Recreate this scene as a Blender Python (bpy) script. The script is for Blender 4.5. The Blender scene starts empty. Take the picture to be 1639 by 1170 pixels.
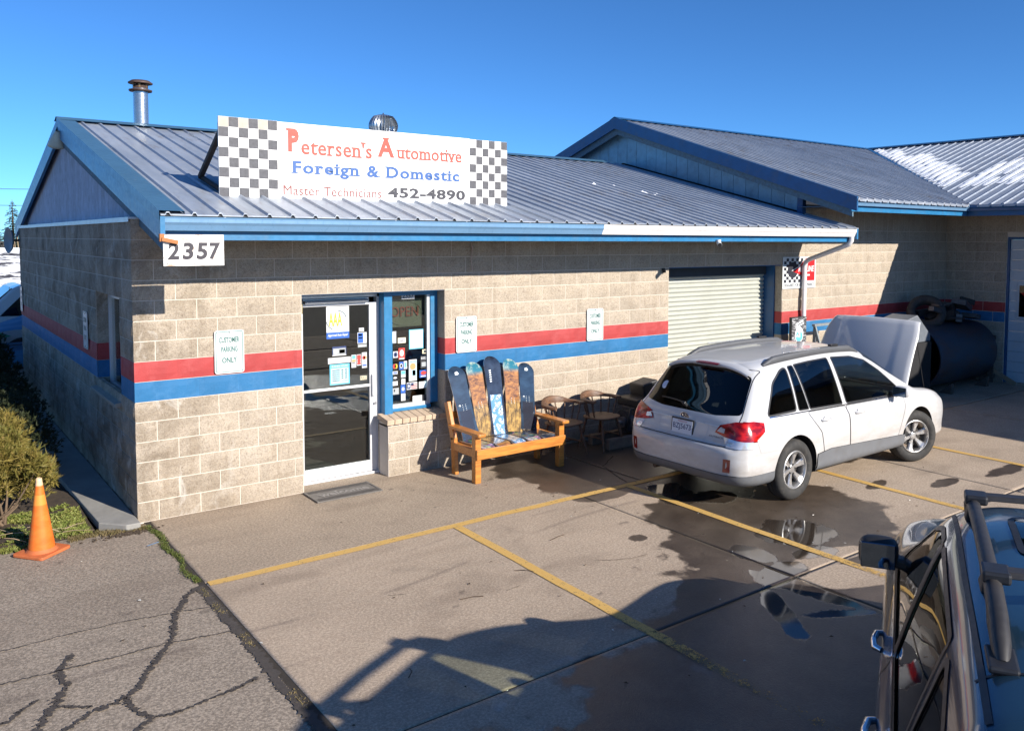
import bpy, bmesh, math, random
import numpy as np
from mathutils import Vector, Matrix
from mathutils.bvhtree import BVHTree
from mathutils import noise as mnoise
random.seed(7)
rng = np.random.default_rng(11)
scn = bpy.context.scene
COL = scn.collection
PI = math.pi
R = math.radians

# ------------------------------------------------------------------ camera, sky, sun, exposure
F_, YAW, PIT, ROL, CX, CY = 1356.575, 0.66438021, 0.06064832, 0.00441552, 893.568, 465.141
cp = (-1.83519, -9.18051, 2.87003)
Fv = Vector((math.sin(YAW)*math.cos(PIT), math.cos(YAW)*math.cos(PIT), -math.sin(PIT)))
Rv = Vector((math.cos(YAW), -math.sin(YAW), 0.0))
Uv = Rv.cross(Fv)
R2 = Rv*math.cos(ROL) + Uv*math.sin(ROL)
U2 = -Rv*math.sin(ROL) + Uv*math.cos(ROL)
cd = bpy.data.cameras.new('camera')
cam = bpy.data.objects.new('camera', cd); COL.objects.link(cam)
cam.matrix_world = Matrix(((R2.x, U2.x, -Fv.x, cp[0]), (R2.y, U2.y, -Fv.y, cp[1]), (R2.z, U2.z, -Fv.z, cp[2]), (0, 0, 0, 1)))
cd.sensor_width = 36.0
cd.lens = 36.0*F_/1639.0
cd.shift_x = -(CX-819.5)/1639.0
cd.shift_y = (CY-585.0)/1639.0
cd.clip_start = 0.05
cd.clip_end = 3000.0
scn.camera = cam

SX, SZ = 0.27, 0.49                        # sun ray: per metre towards the building it drifts -SX and falls SZ
SUN_EL = math.atan(SZ/math.hypot(1, SX))
to_sun = Vector((SX, -1.0, SZ)).normalized()
w = bpy.data.worlds.new('World'); scn.world = w; w.use_nodes = True
wn = w.node_tree; wn.nodes.clear()
sky = wn.nodes.new('ShaderNodeTexSky'); sky.sky_type = 'NISHITA'; sky.sun_disc = False
sky.sun_elevation = SUN_EL
sky.sun_rotation = math.atan2(to_sun.x, to_sun.y)
sky.altitude = 0; sky.air_density = 0.6; sky.dust_density = 0.1; sky.ozone_density = 6.0
bg = wn.nodes.new('ShaderNodeBackground'); bg.inputs['Strength'].default_value = 0.060
wo = wn.nodes.new('ShaderNodeOutputWorld')
tn = wn.nodes.new('ShaderNodeMix'); tn.data_type = 'RGBA'; tn.blend_type = 'MULTIPLY'; tn.inputs[0].default_value = 1.0
tn.inputs[7].default_value = (0.93, 1.50, 1.80, 1)      # the clear winter sky is a deeper blue than the model's
wn.links.new(sky.outputs[0], tn.inputs[6]); wn.links.new(tn.outputs[2], bg.inputs['Color']); wn.links.new(bg.outputs[0], wo.inputs['Surface'])
sl = bpy.data.lights.new('sun', 'SUN'); sl.energy = 5.0; sl.angle = R(0.55); sl.color = (1.0, 0.93, 0.83)
so = bpy.data.objects.new('sun', sl); COL.objects.link(so)
so.rotation_euler = to_sun.to_track_quat('Z', 'Y').to_euler(); so.location = (3, -20, 14)
scn.view_settings.view_transform = 'Standard'; scn.view_settings.look = 'None'
scn.view_settings.exposure = 0.68; scn.view_settings.gamma = 1.0
scn.view_settings.use_curve_mapping = False
scn.render.engine = 'CYCLES'
scn.cycles.max_bounces = 8; scn.cycles.transparent_max_bounces = 16

# ------------------------------------------------------------------ node helpers
class NT:
    def __init__(s, name):
        s.m = bpy.data.materials.new(name); s.m.use_nodes = True
        s.t = s.m.node_tree; s.t.nodes.clear()
        s.out = s.n('ShaderNodeOutputMaterial'); s.p = s.n('ShaderNodeBsdfPrincipled')
        s.l(s.p.outputs[0], s.out.inputs[0])
        s._pos = None
    def n(s, t, **k):
        o = s.t.nodes.new(t)
        for a, v in k.items(): setattr(o, a, v)
        return o
    def l(s, a, b): s.t.links.new(a, b)
    def put(s, sock, v):
        if hasattr(v, 'is_linked') or hasattr(v, 'links'): s.l(v, sock)
        else:
            if sock.type == 'RGBA' and isinstance(v, (tuple, list)) and len(v) == 3: v = tuple(v)+(1,)
            sock.default_value = v
    def pos(s):
        if s._pos is None: s._pos = s.n('ShaderNodeNewGeometry').outputs['Position']
        return s._pos
    def objc(s): return s.n('ShaderNodeTexCoord').outputs['Object']
    def rand(s): return s.n('ShaderNodeObjectInfo').outputs['Random']
    def noise(s, scale, detail=4, rough=.55, vec=None, sc3=None, dist=0):
        t = s.n('ShaderNodeTexNoise'); v = vec if vec is not None else s.pos()
        if sc3 is not None:
            mp = s.n('ShaderNodeMapping'); s.l(v, mp.inputs[0]); mp.inputs['Scale'].default_value = sc3; v = mp.outputs[0]
        s.l(v, t.inputs['Vector']); t.inputs['Scale'].default_value = scale
        t.inputs['Detail'].default_value = detail; t.inputs['Roughness'].default_value = rough
        t.inputs['Distortion'].default_value = dist
        return t.outputs[0]
    def vor(s, scale, vec=None, feature='F1', out=0):
        t = s.n('ShaderNodeTexVoronoi', feature=feature); s.l(vec if vec is not None else s.pos(), t.inputs['Vector'])
        t.inputs['Scale'].default_value = scale
        return t.outputs[out]
    def ramp(s, v, a, b, lo=0., hi=1., mode='LINEAR'):
        t = s.n('ShaderNodeMapRange', interpolation_type=mode); s.put(t.inputs[0], v)
        t.inputs[1].default_value = a; t.inputs[2].default_value = b; t.inputs[3].default_value = lo; t.inputs[4].default_value = hi
        return t.outputs[0]
    def math(s, op, a, b=0., c=None):
        t = s.n('ShaderNodeMath', operation=op); s.put(t.inputs[0], a); s.put(t.inputs[1], b)
        if c is not None: s.put(t.inputs[2], c)
        return t.outputs[0]
    def mix(s, f, a, b, blend='MIX'):
        t = s.n('ShaderNodeMix', data_type='RGBA', blend_type=blend)
        s.put(t.inputs[0], f); s.put(t.inputs[6], a); s.put(t.inputs[7], b)
        return t.outputs[2]
    def attr(s, name):
        return s.n('ShaderNodeAttribute', attribute_name=name).outputs['Fac']
    def sep(s, v=None):
        t = s.n('ShaderNodeSeparateXYZ'); s.l(v if v is not None else s.pos(), t.inputs[0]); return t.outputs
    def bump(s, h, strength=.3, dist=.01, normal=None):
        t = s.n('ShaderNodeBump'); s.put(t.inputs['Height'], h); t.inputs['Strength'].default_value = strength
        t.inputs['Distance'].default_value = dist
        if normal is not None: s.l(normal, t.inputs['Normal'])
        return t.outputs[0]
    def set(s, **k):
        names = dict(base='Base Color', rough='Roughness', metal='Metallic', normal='Normal', coat='Coat Weight', coatr='Coat Roughness',
                     emis='Emission Color', emiss='Emission Strength', alpha='Alpha', ior='IOR', spec='Specular IOR Level', trans='Transmission Weight',
                     sss='Subsurface Weight')
        for a, v in k.items(): s.put(s.p.inputs[names[a]], v)
        return s

_M = {}
def mat(name, base, rough=.6, metal=0., var=.15, scale=6., bump=.0, bscale=60., coat=0., randv=0., local=False, dirt=0., bdist=.004):
    """plain material with low-contrast mottling, fine bump and optional dirt"""
    if name in _M: return _M[name]
    s = NT(name); v = s.objc() if local else s.pos()
    n1 = s.noise(scale, 6, .6, v); n2 = s.noise(scale*5.3, 3, .6, v)
    f = s.math('ADD', s.math('MULTIPLY', n1, .7), s.math('MULTIPLY', n2, .3))
    dk = tuple(c*(1-var) for c in base); lt = tuple(min(1, c*(1+var)) for c in base)
    c = s.mix(s.ramp(f, .3, .7), dk, lt)
    if randv:
        hv = s.n('ShaderNodeHueSaturation'); s.put(hv.inputs['Value'], s.ramp(s.rand(), 0, 1, 1-randv, 1+randv)); s.l(c, hv.inputs['Color']); c = hv.outputs[0]
    if dirt:
        d = s.ramp(s.noise(scale*.7, 8, .7, v), .5, .75, 0, dirt); c = s.mix(d, c, (.12, .10, .08))
    s.set(base=c, rough=s.ramp(n2, .3, .7, max(0, rough-.06), min(1, rough+.08)), metal=metal, coat=coat)
    if bump: s.set(normal=s.bump(s.noise(bscale, 4, .6, v), bump, bdist))
    _M[name] = s.m
    return s.m

# ------------------------------------------------------------------ mesh helpers
class MB:
    def __init__(s): s.v = []; s.f = []; s.m = []; s.sm = []
    def add(s, vs, fs, m=0, smooth=False):
        b = len(s.v); s.v += [tuple(v) for v in vs]
        for f in fs: s.f.append(tuple(i+b for i in f)); s.m.append(m); s.sm.append(smooth)
        return s
    def box(s, x0, x1, y0, y1, z0, z1, m=0):
        vs = [(x0,y0,z0),(x1,y0,z0),(x1,y1,z0),(x0,y1,z0),(x0,y0,z1),(x1,y0,z1),(x1,y1,z1),(x0,y1,z1)]
        return s.add(vs, [(0,3,2,1),(4,5,6,7),(0,1,5,4),(1,2,6,5),(2,3,7,6),(3,0,4,7)], m)
    def obox(s, c, size, X=(1,0,0), Y=(0,1,0), Z=None, m=0):
        X = Vector(X).normalized(); Y = Vector(Y); Y = (Y - X*Y.dot(X)).normalized(); Z = X.cross(Y)
        c = Vector(c); hx, hy, hz = size[0]/2, size[1]/2, size[2]/2
        vs = [c+X*(a*hx)+Y*(b*hy)+Z*(d*hz) for d in (-1,1) for a,b in ((-1,-1),(1,-1),(1,1),(-1,1))]
        return s.add(vs, [(0,3,2,1),(4,5,6,7),(0,1,5,4),(1,2,6,5),(2,3,7,6),(3,0,4,7)], m)
    def beam(s, a, b, w, h, up=(0,0,1), m=0):
        a = Vector(a); b = Vector(b); X = (b-a); L = X.length; X.normalize(); up = Vector(up); Yv = up.cross(X)
        if Yv.length < 1e-4: Yv = Vector((0,1,0)).cross(X)
        return s.obox((a+b)/2, (L, w, h), X, Yv.normalized(), m=m)
    def cyl(s, a, b, r0, r1=None, n=16, caps=True, m=0, smooth=True, sq=1.):
        a = Vector(a); b = Vector(b); r1 = r0 if r1 is None else r1; X = (b-a).normalized()
        t = Vector((0,0,1)) if abs(X.z) < .9 else Vector((1,0,0)); Y = X.cross(t).normalized(); Z = X.cross(Y)
        vs = []
        for c, r in ((a, r0), (b, r1)):
            for i in range(n): an = 2*PI*i/n; vs.append(c+Y*(r*math.cos(an))+Z*(r*sq*math.sin(an)))
        s.add(vs, [(i, (i+1)%n, n+(i+1)%n, n+i) for i in range(n)], m, smooth)
        if caps: s.add(vs[:n], [tuple(range(n))[::-1]], m); s.add(vs[n:], [tuple(range(n))], m)
        return s
    def tube(s, pts, r, n=8, m=0, closed=False, caps=True):
        pts = [Vector(p) for p in pts]; k = len(pts); rs = r if isinstance(r, (list, tuple)) else [r]*k
        vs = []; prevY = None
        for i, p in enumerate(pts):
            d = (pts[(i+1) % k] if (closed or i < k-1) else pts[i]) - (pts[i-1] if (closed or i > 0) else pts[i])
            d.normalize()
            if prevY is None:
                t = Vector((0,0,1)) if abs(d.z) < .9 else Vector((1,0,0)); Y = d.cross(t).normalized()
            else: Y = (prevY - d*prevY.dot(d)).normalized()
            prevY = Y; Z = d.cross(Y)
            for j in range(n): an = 2*PI*j/n; vs.append(p+Y*(rs[i]*math.cos(an))+Z*(rs[i]*math.sin(an)))
        fs = []
        for i in range(k if closed else k-1):
            for j in range(n):
                a = i*n+j; b = i*n+(j+1)%n; c = ((i+1)%k)*n+(j+1)%n; d = ((i+1)%k)*n+j; fs.append((a,b,c,d))
        s.add(vs, fs, m, True)
        if not closed and caps: s.add(vs[:n], [tuple(range(n))[::-1]], m); s.add(vs[-n:], [tuple(range(n))], m)
        return s
    def lathe(s, prof, c=(0,0,0), axis=(0,0,1), n=24, m=0, smooth=True):
        A = Vector(axis).normalized(); t = Vector((1,0,0)) if abs(A.x) < .9 else Vector((0,0,1))
        Y = A.cross(t).normalized(); Z = A.cross(Y); c = Vector(c); vs = []
        for r, h in prof:
            for j in range(n): an = 2*PI*j/n; vs.append(c+A*h+Y*(r*math.cos(an))+Z*(r*math.sin(an)))
        fs = [(i*n+j, i*n+(j+1)%n, (i+1)*n+(j+1)%n, (i+1)*n+j) for i in range(len(prof)-1) for j in range(n)]
        return s.add(vs, fs, m, smooth)
    def prism(s, poly, o, U, V, depth, m=0, W=None):
        """extrude 2D polygon (in U,V plane at o) by depth along U x V"""
        o = Vector(o); U = Vector(U); V = Vector(V); W = U.cross(V).normalized() if W is None else Vector(W)
        n = len(poly); a = [o+U*p[0]+V*p[1] for p in poly]; b = [p+W*depth for p in a]
        s.add(a+b, [tuple(range(n))[::-1], tuple(range(n, 2*n))] + [(i,(i+1)%n,n+(i+1)%n,n+i) for i in range(n)], m)
        return s
    def grid(s, f, nu, nv, m=0, smooth=True):
        vs = [f(i/(nu-1), j/(nv-1)) for i in range(nu) for j in range(nv)]
        fs = [(i*nv+j, (i+1)*nv+j, (i+1)*nv+j+1, i*nv+j+1) for i in range(nu-1) for j in range(nv-1)]
        return s.add(vs, fs, m, smooth)
    def put(s, other, M, m=None):
        s.add([M @ Vector(v) for v in other.v], [], 0); b = len(s.v)-len(other.v)
        for f, mm, sm in zip(other.f, other.m, other.sm): s.f.append(tuple(i+b for i in f)); s.m.append(mm if m is None else m); s.sm.append(sm)
        return s
    def mesh(s, name, mats):
        me = bpy.data.meshes.new(name); me.from_pydata(s.v, [], s.f)
        for m in (mats if isinstance(mats, (list, tuple)) else [mats]): me.materials.append(m)
        me.polygons.foreach_set('material_index', s.m); me.polygons.foreach_set('use_smooth', s.sm)
        me.update(); return me
    def build(s, name, mats, parent=None, bevel=0., loc=None, autos=False, recalc=True):
        me = s.mesh(name, mats)
        if recalc:
            bm = bmesh.new(); bm.from_mesh(me); bmesh.ops.recalc_face_normals(bm, faces=bm.faces[:]); bm.to_mesh(me); bm.free()
        o = bpy.data.objects.new(name, me); COL.objects.link(o)
        if parent is not None: o.parent = parent
        if loc is not None: o.location = loc
        if bevel:
            b = o.modifiers.new('bevel', 'BEVEL'); b.width = bevel; b.segments = 2; b.limit_method = 'ANGLE'; b.angle_limit = R(40)
            b.harden_normals = False
        return o

def thing(name, label, cat, loc=(0,0,0), rot=0., group=None):
    o = bpy.data.objects.new(name, None); COL.objects.link(o); o.empty_display_size = .1
    o.location = loc; o.rotation_euler = (0, 0, rot); tag(o, label, cat, group); return o
def tag(o, label=None, cat=None, group=None, kind=None):
    if label: o['label'] = label
    if cat: o['category'] = cat
    if group: o['group'] = group
    if kind: o['kind'] = kind
    return o
def inst(me, name, parent, loc=(0,0,0), rot=(0,0,0), scale=(1,1,1)):
    o = bpy.data.objects.new(name, me); COL.objects.link(o); o.parent = parent
    o.location = loc; o.rotation_euler = rot; o.scale = scale; return o
def copy_tree(o, parent=None):
    c = o.copy(); COL.objects.link(c); c.parent = parent
    for ch in [x for x in bpy.data.objects if x.parent == o]: copy_tree(ch, c)
    return c

# text as mesh, with optional slab serifs found from flat stem ends
def text_mb(txt, size=1., serif=False, bold=0., shear=0., space=1., sx=1., align='LEFT', res=3):
    cu = bpy.data.curves.new('txt', 'FONT'); cu.body = txt; cu.size = 1.0; cu.offset = bold; cu.shear = shear
    cu.space_character = space; cu.align_x = align; cu.resolution_u = res
    ob = bpy.data.objects.new('txt', cu); COL.objects.link(ob)
    me = ob.to_mesh(); out = MB()
    vs = [v.co.copy() for v in me.vertices]
    out.add([(v.x*size*sx, v.y*size, 0) for v in vs], [tuple(p.vertices) for p in me.polygons])
    if serif:
        cnt = {}
        for p in me.polygons:
            for e in p.edge_keys: cnt[e] = cnt.get(e, 0)+1
        segs = []
        for (a, b), c in cnt.items():
            if c == 1 and abs(vs[a].y-vs[b].y) < .004 and .02 < abs(vs[a].x-vs[b].x) < .30:
                segs.append((min(vs[a].x, vs[b].x), max(vs[a].x, vs[b].x), vs[a].y))
        for x0, x1, y in segs:
            lvl = [l for l in (0., .505, .52, .69, .70, .73, .72, .50, .49) if abs(y-l) < .03]
            if not lvl: continue
            t = .07 if y < .25 else -.07; e = .085
            out.add([((x0-e)*size*sx, y*size, .0002), ((x1+e)*size*sx, y*size, .0002), ((x1+e)*size*sx, (y+t)*size, .0002), ((x0-e)*size*sx, (y+t)*size, .0002)], [(0,1,2,3)])
    ob.to_mesh_clear(); bpy.data.objects.remove(ob); bpy.data.curves.remove(cu)
    return out
def bounds(mb):
    a = np.array(mb.v); return a.min(0), a.max(0)
def fit_text(mb_dst, txt, o, U, V, w, h, m=0, off=.002, **k):
    """text fitted in a w x h box whose lower-left corner is o, on the plane U,V, raised by off along UxV"""
    t = text_mb(txt, **k)
    if not t.v: return
    a, b = bounds(t); sx = w/max(b[0]-a[0], 1e-5); sy = h/max(b[1]-a[1], 1e-5)
    U = Vector(U); V = Vector(V); W = U.cross(V).normalized(); o = Vector(o)
    vs = [o+U*((v[0]-a[0])*sx)+V*((v[1]-a[1])*sy)+W*(off+(.0008 if v[2] > 0 else 0)) for v in t.v]
    mb_dst.add(vs, t.f, m)
# numpy fractal value noise in 2D
def vnoise(x, y, seed=0, octs=4, per=.5):
    out = np.zeros_like(x, dtype=float); amp = 1.; tot = 0.
    for o in range(octs):
        g = np.random.default_rng(seed*97+o).random((256, 256))
        xi = np.floor(x).astype(int); yi = np.floor(y).astype(int); fx = x-xi; fy = y-yi
        fx = fx*fx*(3-2*fx); fy = fy*fy*(3-2*fy)
        a = g[xi % 256, yi % 256]; b = g[(xi+1) % 256, yi % 256]; c = g[xi % 256, (yi+1) % 256]; d = g[(xi+1) % 256, (yi+1) % 256]
        out += amp*((a*(1-fx)+b*fx)*(1-fy)+(c*(1-fx)+d*fx)*fy); tot += amp; amp *= per; x = x*2.03+17.3; y = y*2.03+5.1
    return out/tot
def sstep(a, b, v):
    t = np.clip((v-a)/(b-a), 0, 1); return t*t*(3-2*t)
# ================================================================== GROUND
def ground_grid(name, x0, x1, y0, y1, step, m, parent=None, z=0., masks=None, edge_drop=.0, kind=None, skirt=.06):
    nx = max(2, int(round((x1-x0)/step))+1); ny = max(2, int(round((y1-y0)/step))+1)
    xs = np.linspace(x0, x1, nx); ys = np.linspace(y0, y1, ny)
    X, Y = np.meshgrid(xs, ys, indexing='ij')
    Z = z + (vnoise(X*1.1, Y*1.1, 3, 3)-.5)*.002
    ed = np.minimum(np.minimum(X-x0, x1-X), np.minimum(Y-y0, y1-Y))
    Z = Z - edge_drop*np.clip(1-ed/.03, 0, 1)
    co = np.stack([X, Y, Z], -1).reshape(-1, 3)
    idx = np.arange(nx*ny).reshape(nx, ny)
    f = np.stack([idx[:-1,:-1], idx[1:,:-1], idx[1:,1:], idx[:-1,1:]], -1).reshape(-1, 4)
    # skirt round the rim
    rim = list(idx[:,0])+list(idx[-1,1:])+list(idx[-2::-1,-1])+list(idx[0,-2:0:-1])
    rc = co[rim].copy(); rc[:,2] -= skirt; b = len(co); co = np.vstack([co, rc]); n = len(rim)
    sk = np.array([(rim[i], b+i, b+(i+1)%n, rim[(i+1)%n]) for i in range(n)])
    f = np.vstack([f, sk])
    me = bpy.data.meshes.new(name)
    me.vertices.add(len(co)); me.vertices.foreach_set('co', co.ravel())
    me.loops.add(len(f)*4); me.loops.foreach_set('vertex_index', f.ravel().astype(np.int32))
    me.polygons.add(len(f)); me.polygons.foreach_set('loop_start', np.arange(0, len(f)*4, 4, dtype=np.int32))
    me.polygons.foreach_set('use_smooth', np.arange(len(f)) < len(f)-n)
    me.update(calc_edges=True); me.validate()
    if masks:
        d = masks(co[:,0], co[:,1])
        for k, v in d.items():
            a = me.attributes.new(k, 'FLOAT', 'POINT'); a.data.foreach_set('value', v.astype(np.float32))
    me.materials.append(m)
    o = bpy.data.objects.new(name, me); COL.objects.link(o); o.parent = parent
    if kind: o['kind'] = kind
    return o

def ell(x, y, cx, cy, rx, ry, rot=0.):
    c, s = math.cos(rot), math.sin(rot); dx, dy = x-cx, y-cy
    u = (dx*c+dy*s)/rx; v = (-dx*s+dy*c)/ry
    return 1-np.sqrt(u*u+v*v)            # >0 inside
def g_masks(x, y):
    n = vnoise(x*1.6, y*1.6, 21, 5)-.5; nf = vnoise(x*6, y*6, 5, 4)-.5; nb = vnoise(x*.8+9, y*.8, 8, 3)-.5
    wet = np.maximum.reduce([
        ell(x, y, 5.2, -3.6, 1.15, 1.5, -.4), ell(x, y, 4.5, -4.2, .95, .95), ell(x, y, 6.0, -2.3, 1.5, .85), ell(x, y, 4.4, -2.1, .45, .2),
        ell(x, y, 3.7, -5.2, 1.5, 1.05, .1), ell(x, y, 2.6, -6.2, 2.4, 1.5, .2), ell(x, y, 4.6, -6.2, 1.6, 1.2), ell(x, y, 5.7, -3.4, 1.0, 1.1),
        ell(x, y, 5.3, -1.0, 1.7, .95), ell(x, y, 3.3, -4.6, .6, .3, .4), ell(x, y, 7.6, -2.6, 1.2, .4),
        ell(x, y, 9.9, -2.2, 1.2, .35), ell(x, y, 7.2, -3.75, .3, .1, .2), ell(x, y, 7.9, -4.2, .28, .09),ell(x, y, 9.0, -4.4, .5, .12), ell(x, y, 3.72, -3.35, .1, .09)])
    wet = sstep(-.16, .16, wet + n*.85 + nf*.35)
    dry = np.maximum.reduce([ell(x, y, 4.75, -4.75, .5, .14, -.1), ell(x, y, 4.55, -5.15, .5, .22, -.5)])
    wet = wet*(1-sstep(-.2, .2, dry+n*.9))
    pud = np.maximum.reduce([
        ell(x, y, 5.05, -4.15, .45, .42), ell(x, y, 4.75, -4.62, .34, .14, -.2), ell(x, y, 4.12, -4.72, .36, .2, .2),ell(x, y, 4.25, -4.3, .2, .28, .1),
        ell(x, y, 3.45, -5.25, .12, .45, -.6), ell(x, y, 3.8, -5.5, .4, .08, -.5),
        ell(x, y, 5.0, -2.5, .36, .5, -.3),ell(x, y, 4.0, -5.1, .12, .7, .1), ell(x, y, 5.25, -2.9, .3, .25)])
    pud = sstep(-.12, .30, pud + n*.9 + nf*.5)
    film = sstep(.55, .66, vnoise(x*1.5+3, y*2.3, 71, 6, .6)) * (y < -4.6) * sstep(-.1, .5, np.maximum(ell(x, y, 3.6, -5.7, 1.9, 1.2, .2), ell(x, y, 2.4, -6.2, 1.5, .8)))
    film2 = sstep(.58, .70, vnoise(x*2.6+1, y*3.1, 72, 6, .6)) * sstep(0, .4, ell(x, y, 5.0, -3.2, 1.5, 1.9))
    pud = np.maximum(pud, np.maximum(film*.30, film2*.35))
    # drag marks of tyres, drain streaks along x
    st = sstep(.56, .75, vnoise(x*.45, y*3.2+2, 31, 4))*.5 + sstep(.6, .8, vnoise(x*2.1, y*2.6, 33, 4))*.6
    l1 = np.exp(-((y+3.05-.11*x+.12*np.sin(x*1.3))/.022)**2)*sstep(.3,.6,vnoise(x*3,y*0+3,40,3)) * (x < 4.6)
    l2 = np.exp(-((y+2.52-.10*x+.05*np.sin(x*2.0))/.018)**2)*sstep(.4,.65,vnoise(x*2.3,y*0+7,41,3)) * (x < 4.2)
    l3 = np.exp(-((y+3.75-.13*x)/.02)**2)*sstep(.5,.7,vnoise(x*2.7,y*0+11,42,3)) * (x < 2.)
    line = np.clip(l1+l2*.8+l3*.6, 0, 1)
    sp = np.zeros_like(x)
    r2 = np.random.default_rng(4)
    for _ in range(46):
        cx, cy = r2.uniform(-1.5, 9.5), r2.uniform(-5.6, -.3); s = r2.uniform(.008, .028)
        sp = np.maximum(sp, sstep(-.1, .5, nf*1.2+ell(x, y, cx, cy, s*r2.uniform(1, 2.4), s, r2.uniform(-.5, .8))))
    frost = sstep(.60, .78, vnoise(x*9, y*9, 61, 4)) * sstep(.5, .7, vnoise(x*1.7, y*1.7, 62, 3)) * sstep(0, .5, ell(x, y, 1.3, -5.9, 2.6, 1.35) + n*.5)
    return dict(wet=wet, puddle=pud*sstep(.2, .6, wet+pud), grime=np.clip(st, 0, 1), line=line, spot=sp, frost=frost)

def concrete_mat(name, base, tint, agg=.5):
    s = NT(name)
    n1 = s.noise(1.1, 6, .62); n2 = s.noise(9, 5, .6); v = s.vor(115); fine = s.noise(170, 3, .7)
    c = s.mix(s.ramp(n1, .3, .7), tuple(b*.84 for b in base), tuple(b*1.12 for b in base))
    c = s.mix(s.ramp(n2, .35, .75, 0, .45), c, tint)
    c = s.mix(s.math('MULTIPLY', s.ramp(v, .0, .32, 1, 0), agg), c, tuple(min(1, b*1.75) for b in base))       # aggregate grains
    c = s.mix(s.ramp(fine, .56, .72, 0, .6), c, tuple(b*.35 for b in base))
    sp1 = s.noise(48, 3, .8); c = s.mix(s.ramp(sp1, .51, .60, 0, .5*agg+.15), c, tuple(b*.42 for b in base)); c = s.mix(s.ramp(sp1, .48, .40, 0, .5*agg+.10), c, tuple(min(1, b*1.75) for b in base))
    c = s.mix(s.math('MULTIPLY', s.attr('grime'), .35), c, (.12, .085, .06))
    c = s.mix(s.math('MULTIPLY', s.attr('line'), .42), c, (.07, .05, .045))
    c = s.mix(s.math('MULTIPLY', s.attr('spot'), .55), c, (.045, .035, .03))
    c = s.mix(s.ramp(s.noise(260, 2, .5), .70, .76, 0, .5), c, (.5, .48, .44))
    c = s.mix(s.math('MULTIPLY', s.attr('frost'), .75), c, (.55, .6, .68))
    c = s.mix(s.ramp(s.noise(.9, 7, .72, dist=.8), .56, .70, 0, .38), c, tuple(b*.45 for b in base)); c = s.mix(s.ramp(s.noise(2.7, 6, .75), .60, .74, 0, .30), c, tuple(min(1, b*1.45) for b in base))
    wt = s.ramp(s.math('ADD', s.attr('wet'), s.math('MULTIPLY', s.math('SUBTRACT', s.noise(9, 9, .78), .5), 1.25)), .22, .74, mode='SMOOTHSTEP')
    pd = s.ramp(s.math('ADD', s.attr('puddle'), s.math('MULTIPLY', s.math('SUBTRACT', s.noise(7, 9, .78), .5), 1.5)), .42, .70, mode='SMOOTHSTEP')
    wv = s.ramp(s.noise(2.6, 6, .7), .3, .7, .78, .95); c = s.mix(s.math('MULTIPLY', wt, wv), c, (.030, .020, .014))
    c = s.mix(s.math('MULTIPLY', pd, .6), c, (.022, .018, .015))
    ro = s.ramp(n2, .3, .7, .8, .93)
    ro = s.math('ADD', s.math('MULTIPLY', ro, s.math('SUBTRACT', 1., wt)), s.math('MULTIPLY', wt, .33))
    ro = s.math('ADD', s.math('MULTIPLY', ro, s.math('SUBTRACT', 1., pd)), s.math('MULTIPLY', pd, .06))
    h = s.math('ADD', s.math('MULTIPLY', fine, .6), s.math('MULTIPLY', v, .6))
    h = s.math('MULTIPLY', h, s.ramp(pd, 0, 1, 1, .0))
    h = s.math('ADD', h, s.math('MULTIPLY', s.noise(3.2, 2, .5), s.ramp(pd, 0, 1, 0, .25)))
    s.set(base=c, rough=ro, normal=s.bump(h, .5, .004), spec=s.ramp(pd, 0, 1, .5, .9))
    return s.m
M_conc = concrete_mat('slab_concrete', (.405, .32, .24), (.355, .265, .19))
M_walk = concrete_mat('walk_concrete', (.345, .275, .205), (.31, .235, .17), .75)
M_asph = concrete_mat('old_asphalt', (.285, .235, .185), (.24, .19, .145), .9)
M_joint = mat('joint_dirt', (.035, .028, .022), .9, bump=.5)
M_earth = mat('far_ground', (.16, .13, .09), .95, var=.3, scale=.4, bump=.4)

earth = MB().grid(lambda a, b: ((a-.5)*900, (b-.5)*900+200, -.12), 12, 12).build('ground', M_earth); tag(earth, kind='structure')
asph = ground_grid('asphalt', -6.5, .075, -14., -.02, .045, M_asph, z=-.004, masks=g_masks, edge_drop=.0, kind='structure')
asph2 = MB().box(4, 60, -40, 30, -.119, -.055).box(-60, -6.6, -40, -.1, -.119, -.02).box(-60, 60, -60, -14.1, -.119, -.02).build('paving_beyond', mat('asphalt_far', (.17, .15, .13), .9, bump=.3)); tag(asph2, kind='structure')
base = MB().box(.06, 16.3, -14.05, .3, -.118, -.0028).build('concrete_apron', M_joint); tag(base, kind='structure')
xsA = [.105, 4.13, 8.22, 12.3, 16.0]
J = .007
ys = [(.30, -1.95), (-1.95, -4.86), (-4.86, -7.9), (-7.9, -11.), (-11., -14.)]
xjog = {0: [.105, 5.1, 8.22, 12.3, 16.0]}
for r, (ya, yb) in enumerate(ys):
    xs = xjog.get(r, xsA)
    for i in range(len(xs)-1):
        stp = .03 if (r < 3 and i < 2) else (.06 if r < 3 else .25)
        ground_grid('slab', xs[i]+J, xs[i+1]-J, yb+J, ya-J, stp, M_walk if r == 0 else M_conc, parent=base, masks=g_masks, z=random.uniform(-.0004, .0004))

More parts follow.
